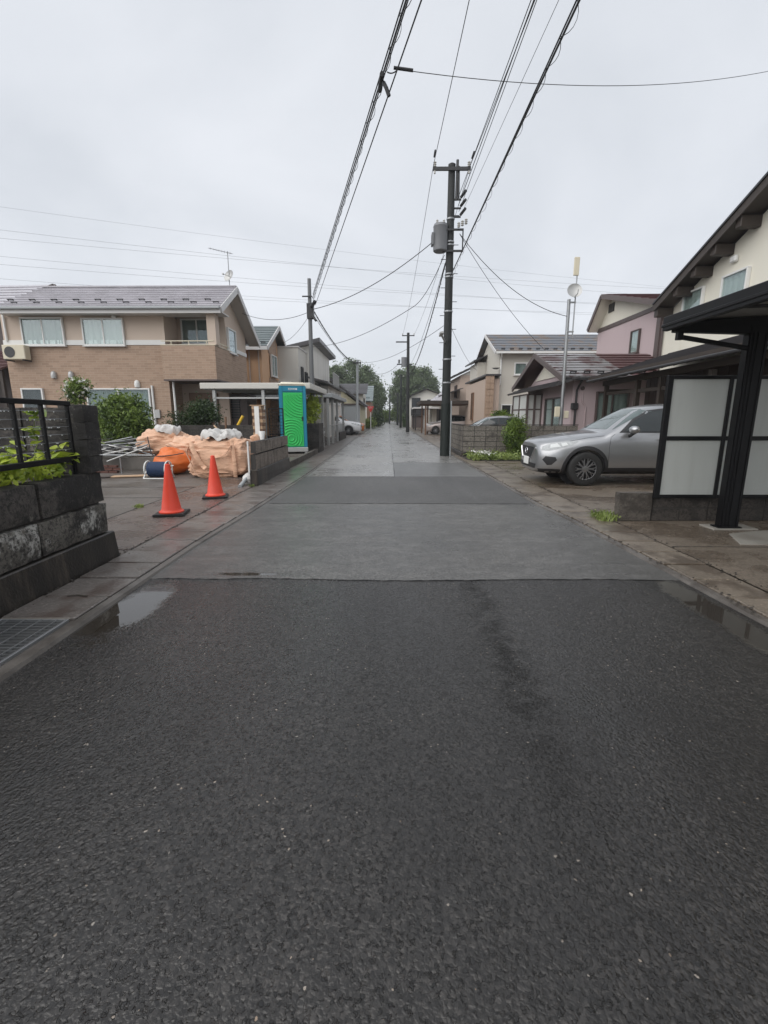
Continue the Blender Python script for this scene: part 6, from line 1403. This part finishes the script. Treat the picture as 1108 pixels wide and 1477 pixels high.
HB = thing('tan_gabled_house', (8, 43, 0), 'tan house with dark gable roofs beyond the greige house', 'house')
part('wall', M['tanw'], HB, lambda b: b.box(6.2, 13, 41, 48, 0, 4.9)); part('roof_slope', M['roofd'], HB, lambda b: (roof_plane(b, (5.6, 48.5, 4.8), (5.6, 40.5, 4.8), (9, 40.5, 6.4), (9, 48.5, 6.4), 7), roof_plane(b, (12.6, 40.5, 4.8), (12.6, 48.5, 4.8), (9, 48.5, 6.4), (9, 40.5, 6.4), 7)))
part('gable', M['greige'], HB, lambda b: b.prism([(6.2, 41.0, 4.902), (11.8, 41.0, 4.902), (9, 41.0, 6.2)], (0, 0.3, 0))); window(HB, (6.2, 42.5, 3.1), EY, -EX, 1.2, 1.1, far=True, frame='brown')
part('lower_roof', M['roofd'], HB, lambda b: roof_plane(b, (5.0, 47, 3.3), (5.0, 39.0, 3.3), (6.2, 39.0, 3.7), (6.2, 47, 3.7), 4))
HD = thing('grey_roofed_cottage', (6, 48, 0), 'small cottage with pale grey hipped roof behind the timber carport', 'house')
part('wall', M['greige'], HD, lambda b: b.box(4.6, 10, 49, 55, 0, 2.9)); part('roof_slope', M['roofg'], HD, lambda b: roof_plane(b, (4.1, 48.5, 2.8), (10.4, 48.5, 2.8), (8.5, 52, 4.1), (6, 52, 4.1), 7))
window(HD, (5.2, 49, 1.0), EX, -EY, 1.4, 1.2, far=True, frame='brown')
HW = thing('white_gabled_house', (5, 60, 0), 'white house with dark low gable roof beside the far utility pole', 'house')
part('wall', M['whitew'], HW, lambda b: b.prism([(2.95, 60, 0), (2.95, 60, 3.95), (4.85, 60, 4.75), (7.2, 60, 3.95), (7.2, 60, 0)], (0, 8, 0)))
part('roof_slope', M['roofd'], HW, lambda b: (roof_plane(b, (2.6, 68, 3.9), (2.6, 59.4, 3.9), (4.85, 59.4, 4.85), (4.85, 68, 4.85), 5), roof_plane(b, (7.6, 59.4, 3.75), (7.6, 68, 3.75), (4.87, 68, 4.85), (4.87, 59.4, 4.85), 5)))
window(HW, (3.0, 60, 2.55), EX, -EY, 1.1, 1.2, far=True, frame='darksteel', t=0.08); window(HW, (4.9, 60, 2.5), EX, -EY, 1.1, 1.1, far=True, frame='white')
part('balcony', M['darksteel'], HW, lambda b: b.box(2.9, 4.6, 59.3, 59.95, 1.55, 2.5)); part('painted_lower_shade', M['brown'], HW, lambda b: b.box(3.0, 4.5, 59.6, 59.99, 0, 1.5))  # brown box under the balcony painted in as its shade
tcp = carport('timber_carport', 'dark brown timber carport sheltering the pale beige car', 2.45, 7.4, 35.8, 40.5, 2.35, M['wood'], 0.28, [(2.9, 36.2), (3.25, 38.5), (2.9, 40.2), (7.0, 36.2)], M['woodm'])
c3 = carport('far_carport', 'small white-edged carport before the white gabled house', 2.6, 5.2, 47.5, 52, 2.2, M['fascia'], 0.16, [(2.8, 47.8), (5.0, 47.8), (2.8, 51.8), (5.0, 51.8)], M['darksteel'], 2)

# ================================================================== poles
M['pole'] = mat('pole_dark_concrete', (0.034, 0.036, 0.036), 0.6, 0.2, 2.5, 60, 0.2, spec=0.3, stain=(0.02, 0.024, 0.023), st=(0.45, 0.65), ss=1.2, streak=True)
M['poleg'] = mat('pole_sleeve', (0.016, 0.021, 0.019), 0.55, 0.2, spec=0.3)
M['tr'] = mat('transformer_grey', (0.17, 0.175, 0.185), 0.45, 0.12, 3, 40, 0.1)
M['insu'] = mat('insulator', (0.5, 0.49, 0.46), 0.3, 0.1, bump=0)
px, py_ = 2.10, 17.1
PT = PY(652, 240, py_); zT = PT.z; lean = (PT.x - px) / zT
ax = lambda z: px + lean * z
def insulator(b, p, s=1.0):
    for k in range(3): b.lathe([(0.03 * s, 0), (0.055 * s, 0.02), (0.03 * s, 0.05)], (p[0], p[1], p[2] + k * 0.055 * s), 10)
up = thing('utility_pole', (px, py_, 0), 'tall dark utility pole carrying a grey transformer at the street edge', 'utility pole')
part('shaft', M['pole'], up, lambda b: b.tube([(ax(0), py_, 0), (ax(zT), py_, zT)], [0.165, 0.115], 20), smooth=50)
part('cap', M['darksteel'], up, lambda b: b.lathe([(0.12, 0), (0.125, 0.05), (0.06, 0.09)], (ax(zT), py_, zT), 16))
part('sleeve', M['poleg'], up, lambda b: b.tube([(ax(0), py_, 0.02), (ax(1.9), py_, 1.9)], [0.18, 0.172], 20), smooth=50)
part('conduit', M['pvc'], up, lambda b: b.tube([(ax(0) + 0.19, py_ - 0.08, 0.02), (ax(2.0) + 0.185, py_ - 0.08, 2.0)], 0.028, 8), smooth=60)
zA = PY(650, 247, py_).z; xa0, xa1 = PY(624, 247, py_).x, PY(678, 247, py_).x
part('crossarm', M['darksteel'], up, lambda b: b.box(xa0, xa1, py_ - 0.19, py_ - 0.12, zA - 0.05, zA + 0.05))
for x in (xa0 + 0.06, xa1 - 0.06): part('insulator', M['insu'], up, lambda b, x=x: (insulator(b, (x, py_ - 0.155, zA + 0.05)), b.cyl((x, py_ - 0.155, zA - 0.14), (x, py_ - 0.155, zA - 0.05), 0.03, 8)))
part('switch', M['darksteel'], up, lambda b: (b.cyl((ax(9) + 0.16, py_ - 0.1, zA - 0.9), (ax(9) + 0.17, py_ - 0.1, zA + 0.28), 0.045, 8), b.cyl((ax(9) + 0.24, py_ - 0.1, zA - 0.9), (ax(9) + 0.22, py_ - 0.1, zA + 0.1), 0.03, 8)))
zR = PY(655, 290, py_).z
def rackf(b):
    for k in range(3):
        z = zR - k * 0.26; b.box(ax(8) + 0.08, ax(8) + 0.33, py_ - 0.06, py_ - 0.02, z, z + 0.05); b.tube([(ax(8) + 0.30, py_ - 0.2, z + 0.03), (ax(8) + 0.42, py_ - 0.45, z + 0.12)], 0.045, 8)
part('rack', M['darksteel'], up, rackf)
t0, t1 = PY(626, 362, py_ - 0.2), PY(644, 321, py_ - 0.2); tc_ = ((t0.x + t1.x) / 2 + 0.02, py_ - 0.1)
tr = part('transformer', M['tr'], up, lambda b: b.lathe([(0.2, 0), (0.235, 0.03), (0.24, 0.08), (0.24, t1.z - t0.z - 0.12), (0.25, t1.z - t0.z - 0.1), (0.22, t1.z - t0.z - 0.02), (0.06, t1.z - t0.z)], (tc_[0], tc_[1], t0.z), 22), smooth=40)
part('bushing', M['insu'], tr, lambda b: [insulator(b, (tc_[0] + dx, tc_[1] - 0.05, t1.z - 0.03), 0.8) for dx in (-0.12, 0.1)])
part('fin', M['tr'], tr, lambda b: [b.box(tc_[0] - 0.30, tc_[0] - 0.235, tc_[1] - 0.14 + k * 0.07, tc_[1] - 0.12 + k * 0.07, t0.z + 0.2, t1.z - 0.3) for k in range(5)])
part('bracket', M['darksteel'], up, lambda b: (b.box(tc_[0] + 0.1, ax(7) + 0.42, py_ - 0.22, py_ - 0.17, t0.z - 0.03, t0.z + 0.03), b.box(tc_[0] + 0.2, ax(7) + 0.42, py_ - 0.22, py_ - 0.17, t0.z + 0.62, t0.z + 0.68), b.box(ax(7) + 0.38, ax(7) + 0.42, py_ - 0.21, py_ - 0.18, t0.z, t0.z + 0.66)))
part('cutout', M['insu'], up, lambda b: [insulator(b, (ax(7) + 0.24 + 0.12 * k, py_ - 0.28, t0.z + 0.68 + 0.05 * k), 1.0) for k in range(3)])
for zz in (zT - 1.6, zT - 2.3, zT - 2.4, zT - 3.4, 6.2, 5.0, 3.4, 2.6):
    rr = 0.17 - 0.05 * zz / zT; part('band', M['steel'], up, lambda b, zz=zz, rr=rr: b.lathe([(rr + 0.004, 0), (rr + 0.012, 0.01), (rr + 0.012, 0.045), (rr + 0.004, 0.055)], (ax(zz), py_, zz), 18))
for k in range(14):
    zz = 2.2 + k * 0.45; s_ = 1 if k % 2 else -1; part('step', M['darksteel'], up, lambda b, zz=zz, s_=s_: b.cyl((ax(zz) + s_ * 0.1, py_, zz), (ax(zz) + s_ * 0.29, py_, zz), 0.011, 6))
zl = PY(637, 490, py_).z
la = part('street_lamp', M['alu'], up, lambda b: (b.tube([(ax(4) - 0.1, py_ - 0.1, zl - 0.1), (ax(4) - 0.18, py_ - 0.35, zl - 0.03), (ax(4) - 0.3, py_ - 0.6, zl + 0.08)], 0.035, 8), b.hexa([(ax(4) - 0.36, py_ - 0.95, zl + 0.06), (ax(4) - 0.24, py_ - 0.95, zl + 0.06), (ax(4) - 0.24, py_ - 0.5, zl + 0.02), (ax(4) - 0.36, py_ - 0.5, zl + 0.02)], [(ax(4) - 0.34, py_ - 0.95, zl + 0.12), (ax(4) - 0.26, py_ - 0.95, zl + 0.12), (ax(4) - 0.24, py_ - 0.5, zl + 0.14), (ax(4) - 0.36, py_ - 0.5, zl + 0.14)])))
def simple_pole(name, base, top, r0, r1, label, m='pole', arms=(), cat='utility pole'):
    base = Vector(base); top = Vector(top); t = thing(name, base, label, cat); part('shaft', M[m], t, lambda b: b.tube([base, top], [r0, r1], 14), smooth=50)
    for (f, a, w_) in arms:
        c = base.lerp(top, f); part('crossarm', M['darksteel'], t, lambda b, c=c, a=a, w_=w_: b.box(c.x - a, c.x + w_, c.y - 0.16, c.y - 0.09, c.z - 0.04, c.z + 0.04))
        part('insulator', M['insu'], t, lambda b, c=c, a=a, w_=w_: (insulator(b, (c.x - a + 0.05, c.y - 0.12, c.z + 0.04)), insulator(b, (c.x + w_ - 0.05, c.y - 0.12, c.z + 0.04))))
    return t
M['polel'] = mat('pole_mid_grey', (0.14, 0.145, 0.15), 0.5, 0.15, 3, 50, 0.1)
LPb = Vector((PY(452, 630, 21.0).x, 21.0, 0)); LPt = PY(446, 402, 21.0)
lp = simple_pole('utility_pole', LPb, LPt, 0.12, 0.075, 'slim grey utility pole leaning slightly behind the portable toilet', 'polel')
part('crossarm', M['darksteel'], lp, lambda b: (b.box(LPt.x - 0.3, LPt.x + 0.12, 20.86, 20.9, LPt.z - 0.75, LPt.z - 0.7), b.box(LPt.x - 0.12, LPt.x + 0.16, 20.84, 21.12, LPt.z - 1.6, LPt.z - 1.0)))
part('closure', M['cable'], lp, lambda b: (b.cyl((LPt.x + 0.1, 20.7, LPt.z - 1.2), (LPt.x + 0.3, 20.5, LPt.z - 1.0), 0.07, 8), b.cyl((LPt.x + 0.12, 20.8, LPt.z - 1.5), (LPt.x + 0.3, 20.6, LPt.z - 1.75), 0.05, 8)))
FPb = PZ(588, 623.5); FPt = PY(589, 480, FPb.y)
fpo = simple_pole('utility_pole', FPb, FPt, 0.17, 0.12, 'dark utility pole with small transformer next to the white gabled house', 'pole', ((0.97, 0.55, 0.55),))
part('crossarm', M['darksteel'], fpo, lambda b: (b.box(FPt.x - 1.1, FPt.x, FPb.y - 0.2, FPb.y - 0.12, FPt.z - 0.85, FPt.z - 0.75), b.box(FPt.x - 1.0, FPt.x + 0.4, FPb.y - 0.2, FPb.y - 0.12, FPt.z - 2.75, FPt.z - 2.65)))
part('transformer', M['tr'], fpo, lambda b: (b.cyl((FPt.x - 0.35, FPb.y - 0.1, FPt.z - 2.9), (FPt.x - 0.35, FPb.y - 0.1, FPt.z - 2.1), 0.25, 14), b.cyl((FPt.x - 0.8, FPb.y - 0.15, FPt.z - 2.6), (FPt.x - 0.8, FPb.y - 0.15, FPt.z - 2.3), 0.1, 8)))
q = PZ(578, 617); simple_pole('utility_pole', q, PY(578.5, 540, q.y), 0.16, 0.12, 'second dark utility pole down the street past the white gabled house', 'poleg', ((0.95, 0.4, 0.4),))
q = PZ(573.5, 613.5); simple_pole('utility_pole', q, PY(574, 566, q.y), 0.17, 0.13, 'third distant utility pole on the transformer pole side', 'poleg', ((0.93, 0.4, 0.4),))
q = PZ(562, 611.5); simple_pole('utility_pole', q, PY(562.5, 569, q.y), 0.16, 0.13, 'far greenish pole in the middle at the end of the street', 'poleg')
q = PZ(515.5, 627); simple_pole('utility_pole', (q.x, q.y, 0), PY(515.5, 519, q.y), 0.12, 0.09, 'thin grey utility pole next to the parked white SUV', 'pvc', ((0.96, 0.3, 0.3),))
sp = simple_pole('service_pole', (PY(808, 630, 16.95).x, 16.95, 0.0), PY(821, 432, 16.95), 0.065, 0.055, 'galvanised service pole with satellite dish and flat aerial by the pink house', 'steel', cat='pole')
SPt = PY(821, 432, 16.95)
ms_ = part('mast', M['steel'], sp, lambda b: (b.cyl((SPt.x + 0.19, 16.9, SPt.z - 1.25), (SPt.x + 0.19, 16.9, PY(831, 372, 16.9).z - 0.2), 0.022, 8), b.box(SPt.x, SPt.x + 0.22, 16.88, 16.92, SPt.z - 0.13, SPt.z - 0.08), b.box(SPt.x, SPt.x + 0.22, 16.88, 16.92, SPt.z - 1.08, SPt.z - 1.03)))
pd0, pd1 = PY(826.5, 398, 16.9), PY(836.5, 371, 16.9); part('flat_aerial', M['cream'], ms_, lambda b: b.box(pd0.x, pd1.x, 16.85, 16.9, pd0.z, pd1.z), bevel=0.015)
def dish2(b):
    c = PY(829, 419, 16.75); n_ = Vector((-0.1, -0.95, 0.3)).normalized(); x = n_.orthogonal().normalized(); y = n_.cross(x); N = 24; vs = [c - n_ * 0.05]
    for r_, dd in ((0.12, -0.04), (0.21, -0.01), (0.245, 0.012)): vs += [c + (x * math.cos(2 * math.pi * i / N) + y * math.sin(2 * math.pi * i / N)) * r_ + n_ * dd for i in range(N)]
    fs = [(0, 1 + i, 1 + (i + 1) % N) for i in range(N)]
    for k in range(2): fs += [(1 + k * N + i, 1 + (k + 1) * N + i, 1 + (k + 1) * N + (i + 1) % N, 1 + k * N + (i + 1) % N) for i in range(N)]
    b.add(vs, fs)
part('dish', M['alu'], ms_, dish2, smooth=60)
def dfeed(b):
    c = PY(829, 419, 16.75); b.tube([c + Vector((0, -0.02, -0.22)), c + Vector((0, -0.3, -0.16)), c + Vector((0, -0.32, -0.04))], 0.013, 6)
part('feed_arm', M['steel'], ms_, dfeed)
pm_ = PY(803.5, 594, 16.85); part('meter_box', M['cream'], sp, lambda b: b.box(pm_.x - 0.09, pm_.x + 0.09, 16.78, 16.88, pm_.z - 0.18, pm_.z + 0.18), bevel=0.015)
pm2 = PY(816, 598, 17.0); part('meter_cover', M['cream'], sp, lambda b: b.box(pm2.x - 0.08, pm2.x + 0.08, 16.9, 17.0, pm2.z - 0.13, pm2.z + 0.13), bevel=0.015)
# stop sign
q = PZ(535, 622.5); s0 = Vector((q.x, q.y, 0)); sg = thing('stop_sign', s0, 'red inverted triangle stop sign on a white post at the far left', 'road sign')
part('post', M['white'], sg, lambda b: b.cyl(s0, s0 + EZ * 2.4, 0.04, 8)); M['signred'] = mat('sign_red', (0.55, 0.03, 0.03), 0.4, 0.05, bump=0)
fc = part('face', M['signred'], sg, lambda b: b.prism([s0 + Vector((-0.33, -0.06, 2.38)), s0 + Vector((0.33, -0.06, 2.38)), s0 + Vector((0, -0.06, 1.81))], (0, 0.02, 0)), bevel=0.004)
try:
    cu_ = bpy.data.curves.new('txt', 'FONT'); cu_.body = '止まれ'; cu_.size = 0.13; cu_.align_x = 'CENTER'; cu_.extrude = 0.004
    to = bpy.data.objects.new('txt', cu_); COL.objects.link(to); mt = evaluated(to); bpy.data.objects.remove(to)
    mt.materials.clear(); mt.materials.append(M['white']); lo_ = link('lettering', mt, fc, Vector((0, -0.066, 2.2))); lo_.rotation_euler = (R(90), 0, 0)
except Exception as ex: print('text', ex)

# ================================================================== cables
def cat_pts(p, q, sag, n=24):
    p = Vector(p); q = Vector(q); return [p.lerp(q, i / n) - EZ * sag * 4 * (i / n) * (1 - i / n) for i in range(n + 1)]
def cable(p, q, sag, r, label, group=None, lash=0.0, cat='cable', n=24, name='overhead_cable'):
    pts = cat_pts(p, q, sag, n); b = MB(); b.tube(pts, r, 6)
    o = b.build(name, M['cable'], None); tag(o, label, cat, group)
    if lash:
        L = (Vector(q) - Vector(p)).length; hp = []; k = int(L * 16)
        for i in range(k + 1):
            f = i / k; c = Vector(p).lerp(Vector(q), f) - EZ * sag * 4 * f * (1 - f); a = f * L * 2 * math.pi / 0.55; rr = lash * (0.8 + 0.5 * mnoise.noise(Vector((i * 0.05, r * 90, 0))))
            hp.append(c + Vector((math.cos(a) * rr + rr * 0.2, 0, math.sin(a) * rr - rr * 0.7)))
        part('lashing', M['cable'], o, lambda b: b.tube(hp, 0.0045, 4))
    return o
def along(a, u, v, z=None, y=None, yend=-16.0):
    """from anchor a through the photo point, carried on past the camera to y = yend"""
    q = PZ(u, v, z) if z is not None else PY(u, v, y); t = (yend - a.y) / (q.y - a.y); return a + (q - a) * t
a = PY(451, 430, 20.9); e = along(a, 586, 0, z=6.3)
cable(a, e, 0.0, 0.013, 'thick lashed telephone cable from slim grey pole passing overhead', lash=0.055, n=30)
cable(a + Vector((0.02, 0, 0.16)), e + Vector((0.05, 0, 0.2)), 0.0, 0.010, 'thin wire running just above the thick lashed cable', n=30)
cable(a + Vector((0.02, 0, -0.09)), e + Vector((-0.05, 0, -0.07)), 0.0, 0.009, 'second lashed strand hanging just under the thick telephone cable', n=30)
a2 = PY(455, 440, 20.9); e2 = along(a2, 608, 0, z=6.1); cable(a2, e2, 0.0, 0.010, 'single thin wire running beside the thick lashed cable', n=30)
# junction on the bundle with a drop to the right
fj = (7.75 - a.y) / (e.y - a.y); J = a + (e - a) * fj
jn = thing('cable_closure', J, 'black splice closure hanging on the thick lashed cable', 'cable closure')
part('case', M['cable'], jn, lambda b: (b.cyl(J + Vector((-0.06, 0.3, -0.05)), J + Vector((-0.02, -0.05, -0.05)), 0.035, 8), b.tube([J + Vector((0.0, 0.05, -0.1)), J + Vector((0.04, 0.0, -0.2)), J + Vector((0.08, 0, -0.3))], 0.028, 6)))
js = PY(574, 100, J.y); ce = PX(1140, 96, 9.0)
cable(js, ce, 0.28, 0.005, 'thin drop wire crossing the sky from the cable closure to the right', name='drop_wire'); cable(J + Vector((0.05, 0, 0)), js, 0.03, 0.008, 'short wire tail joining the closure to the crossing drop wire', name='drop_wire', n=6)
b = MB(); b.tube([js + Vector((-0.06, 0, 0.02)), js + Vector((0.22, 0, -0.015))], 0.022, 8); tag(b.build('wire_insulator', M['cable'], None), 'dark strain insulator at the start of the crossing drop wire', 'insulator')
# thick cable of the right pole line
a = PY(650, 398, py_ - 0.2); e = along(a, 836, 0, z=6.45); cable(a, e, 0.0, 0.016, 'thick lashed cable from transformer pole passing overhead', lash=0.055, n=30); cable(a + Vector((0.02, 0, 0.03)), e + Vector((-0.08, 0, 0.1)), 0.0, 0.012, 'thin strand hugging the thick cable of the transformer pole', n=30)
for (uu, vv, u2, lb, r_, zz) in ((625, 240, 676, 'high wire from crossarm end over the transformer', 0.009, None), (678, 240, 770, 'high wire from crossarm end over the switch', 0.009, None), (660, 288, 764, 'upper wire of the insulator rack on the transformer pole', 0.009, None), (661, 297, 768, 'middle wire of the insulator rack on the transformer pole', 0.011, None), (662, 305, 772, 'lower wire of the insulator rack on the transformer pole', 0.008, None), (664, 312, 803, 'faint thin wire spreading away from the insulator rack', 0.005, None)):
    a = PY(uu, vv, py_ - 0.2); e = along(a, u2, 0, z=a.z + 0.05); cable(a, e, 0.1, r_, lb, n=30)
    # its continuation down the street to the next pole
    if uu in (625, 678): cable(a, (FPt.x + (-0.5 if uu == 625 else 0.5), FPb.y, FPt.z - 0.2), 0.5, 0.008, 'wire going on down the street: ' + lb.replace('high wire from ', ''), name='power_line')
for (u, v, u2, v2, lb) in ((626.5, 226, 628, 217, 'dark sleeve on the high wire above the transformer'), (681, 228, 684, 219, 'dark sleeve on the high wire above the insulator rack')):
    b = MB(); b.tube([PY(u, v, py_ - 1.0), PY(u2, v2, py_ - 1.4)], 0.028, 8); tag(b.build('wire_sleeve', M['cable'], None), lb, 'sleeve', 'wire sleeves')
ce_ = cable(PY(644, 375, py_), (FPt.x, FPb.y, FPt.z - 3.6), 0.9, 0.02, 'thick cable sagging down the street from below the transformer', lash=0.05)
cable(PY(642, 380, py_), (FPt.x - 0.1, FPb.y, FPt.z - 3.0), 0.7, 0.009, 'thin wire sagging down the street beside the thick cable')
cable(PY(628, 346, py_ - 0.1), LPt + Vector((0.05, -0.1, -1.25)), 0.35, 0.013, 'service wire crossing the street from transformer to slim grey pole', name='service_wire')
mid = PY(597, 442, 22.0); cable(PY(641, 368, py_ - 0.1), mid, 0.25, 0.012, 'service wire dropping from transformer to a mid-air splice', name='service_wire'); cable(mid, (-5.0, 31.5, 5.9), 0.4, 0.012, 'service wire from the mid-air splice to the off-white house', name='service_wire')
SPw = Vector((SPt.x - 0.05, 16.9, SPt.z - 0.55))
cable(PY(663, 337, py_ - 0.3), SPw, 0.45, 0.010, 'service wire from transformer pole down to the galvanised pole', name='service_wire'); cable(PY(664, 339, py_ - 0.3), PY(786, 505, 19.5), 0.25, 0.008, 'service wire from transformer pole to the pink bungalow roof', name='service_wire')
cable(LPt + Vector((0, 0, -1.3)), (-6.6, 22.0, 6.0), 0.3, 0.010, 'wire from slim grey pole to the brick house gable', name='service_wire'); cable(LPt + Vector((0, 0, -1.4)), (-6.4, 28.0, 5.6), 0.3, 0.008, 'wire from slim grey pole to the peach house gable', name='service_wire')
qf = Vector((PZ(515.5, 627).x, PZ(515.5, 627).y, PY(515.5, 523, PZ(515.5, 627).y).z))
cable(LPt + Vector((0.05, 0.1, -1.1)), qf, 0.5, 0.026, 'thick cable sagging from slim grey pole down the left side', lash=0.06, name='power_line'); cable(LPt + Vector((0.05, 0.1, -1.3)), qf - EZ * 0.3, 0.35, 0.010, 'thin wire below the thick left side cable', name='power_line')
cable(qf, (FPt.x - 0.8, FPb.y, FPt.z - 2.6), 0.9, 0.014, 'wire sagging across the far street between two poles', name='service_wire'); cable(qf + EZ * 0.1, PY(640, 470, py_), 0.5, 0.008, 'thin wire rising from the far left pole to the transformer pole', name='service_wire')
cable(PY(650, 470, py_), PY(690, 535, 36), 0.3, 0.008, 'thin wire from transformer pole to the greige house', name='service_wire')
for i, (v0, v1) in enumerate(((296, 430), (331, 440), (345, 424), (371, 452), (384, 446), (405, 462), (416, 455))):
    cable(PY(-80, v0 - 9, 120), PY(1150, v1, 210), 2.0, 0.022 if i else 0.018, 'faint distant transmission line crossing the whole sky', 'distant transmission lines', name='transmission_line', n=16)

# ================================================================== trees
def tree(name, base, h, rad, label, m='leaft', n=130, per=46, leaf=0.24, clump=1.5, shape='round', trunk=0.3):
    base = Vector(base); t = thing(name, base, label, 'tree'); th = h * 0.3
    limbs = []
    def tk(b):
        b.tube([base, base + EZ * h * 0.35, base + Vector((0.2, 0, h * 0.85))], [trunk, trunk * 0.7, trunk * 0.15], 8)
        for k in range(9):
            a = k * 2.4; z0 = h * (0.28 + 0.06 * k); e = base + Vector((math.cos(a) * rad * 0.7, math.sin(a) * rad * 0.7, min(h * 0.92, z0 + h * 0.2))); s = base + EZ * z0
            b.tube([s, s.lerp(e, 0.5) + EZ * 0.2, e], [trunk * 0.4, trunk * 0.25, 0.03], 6)
    part('trunk', M['bark'], t, tk)
    def cw(b):
        pts = []
        for _ in range(n):
            f = random.random() ** 0.8; z = h * (0.16 + 0.80 * f)
            if shape == 'round': rr = rad * math.sqrt(max(0.02, 1 - (2 * f - 0.95) ** 2)) 
            elif shape == 'cone': rr = rad * (1.02 - f) ** 0.75
            else: rr = rad * (0.35 + 0.65 * math.sin(math.pi * min(1, f * 0.9 + 0.12)))
            a = random.random() * 6.283; q_ = math.sqrt(random.uniform(0.12, 1)); c = base + Vector((math.cos(a) * rr * q_, math.sin(a) * rr * q_, z)); s = clump * random.uniform(0.45, 1.1)
            for _ in range(per): pts.append(c + Vector((random.gauss(0, 0.42) * s, random.gauss(0, 0.42) * s, random.gauss(0, 0.30) * s)))
        leaf_quads(b, pts, leaf, 0.5, 0.5)
    part('crown', M[m], t, cw, fix=False)
for (u, y, vt, rad, sh, lb) in ((484, 92, 527, 3.6, 'round', 'leafy tree rising behind the yellow gabled house roof'), (507, 96, 520, 4.2, 'round', 'tallest round tree of the left clump at the street end'), (527, 94, 528, 3.4, 'round', 'right-hand tree of the clump over the brown house'), (541, 99, 552, 2.0, 'round', 'small tree at the edge of the left clump'),
    (578, 104, 533, 2.0, 'tall', 'narrow tall tree behind the row of far poles'), (594, 106, 527, 2.6, 'tall', 'tall pointed tree behind the far transformer pole'), (610, 103, 530, 3.0, 'tall', 'broad tall tree above the white gabled house'), (624, 107, 545, 2.6, 'cone', 'lower tree right of the tall trees by the white house')):
    p = PY(u, vt, y); tree('street_end_tree', (p.x, y, 0), p.z, rad, lb, shape=sh)
def wood_line(b):
    pts = []
    for k in range(360):
        x = random.uniform(-130, 130); y = random.uniform(195, 230); h = random.uniform(3, 7.5) * (0.75 if abs(x) < 12 else 1)
        for _ in range(36): pts.append(Vector((x + random.gauss(0, 2.0), y + random.gauss(0, 2), max(0.2, random.gauss(h * 0.5, h * 0.28)))))
    leaf_quads(b, pts, 0.8, 0.5, 0.5)
o = part('far_woodland', M['leaft'], None, wood_line, fix=False); tag(o, 'distant woodland closing off the end of the street', 'woodland', kind='stuff')
for (u, v, y, r_, h, lb, m_) in ((556, 600, 112, 1.6, 2.9, 'rounded green bush at the end of the street left of the far pole', 'leaf'), (574, 597, 112, 2.2, 3.6, 'green bush at the end of the street behind the far poles', 'leaf'), (543, 605, 66, 0.9, 1.8, 'dark green garden bush before the brown house', 'leafd'), (529, 612, 56, 0.9, 1.0, 'yellowish hedge below the red hoarding', 'grass'), (596, 606, 70, 1.3, 2.2, 'dark hedge beside the far poles', 'leafd'), (723, 602, 28, 0.5, 0.6, 'thin green plant above the grey block wall', 'leaf')):
    p = PY(u, v, y)
    c_ = Vector((p.x, y, h * 0.5 + 0.03)) if u != 723 else p
    shrub('garden_bush', c_, (r_, r_, h * 0.5), 70, 30, 0.05 + 0.0014 * y, M[m_], lb, 0.5 * r_, 0.4)
b = MB(); b.box(-2.0, 0.2, 126, 126.3, 0, 1.9); tag(b.build('far_concrete_wall', M['concrete'], None), 'grey concrete wall closing the left side of the street end', 'wall')
bx_ = thing('green_crate', (1.9, 62, 0), 'green refuse container beside the far utility poles', 'container'); part('body', M['tgreen'] if False else M['leafd'], bx_, lambda b: b.box(1.9, 2.6, 61.6, 62.4, 0.05, 1.1), bevel=0.05); part('lid', M['trim'], bx_, lambda b: b.box(1.86, 2.64, 61.56, 62.44, 1.101, 1.16), bevel=0.02)

# ================================================================== damp air
t = NT('damp_air'); t.t.links.remove(t.o.inputs[0].links[0]); t.t.nodes.remove(t.b)
pv = t.t.nodes.new('ShaderNodeVolumePrincipled'); pv.inputs['Color'].default_value = (0.93, 0.95, 0.98, 1); pv.inputs['Density'].default_value = 0.0009; pv.inputs['Anisotropy'].default_value = 0.3
t.t.links.new(pv.outputs[0], t.o.inputs['Volume'])
b = MB(); b.box(-160, 160, -30, 250, -1.1, 14.5); o = b.build('haze', t.m, None); tag(o, 'thin damp haze hanging over the whole street', 'haze', kind='stuff')
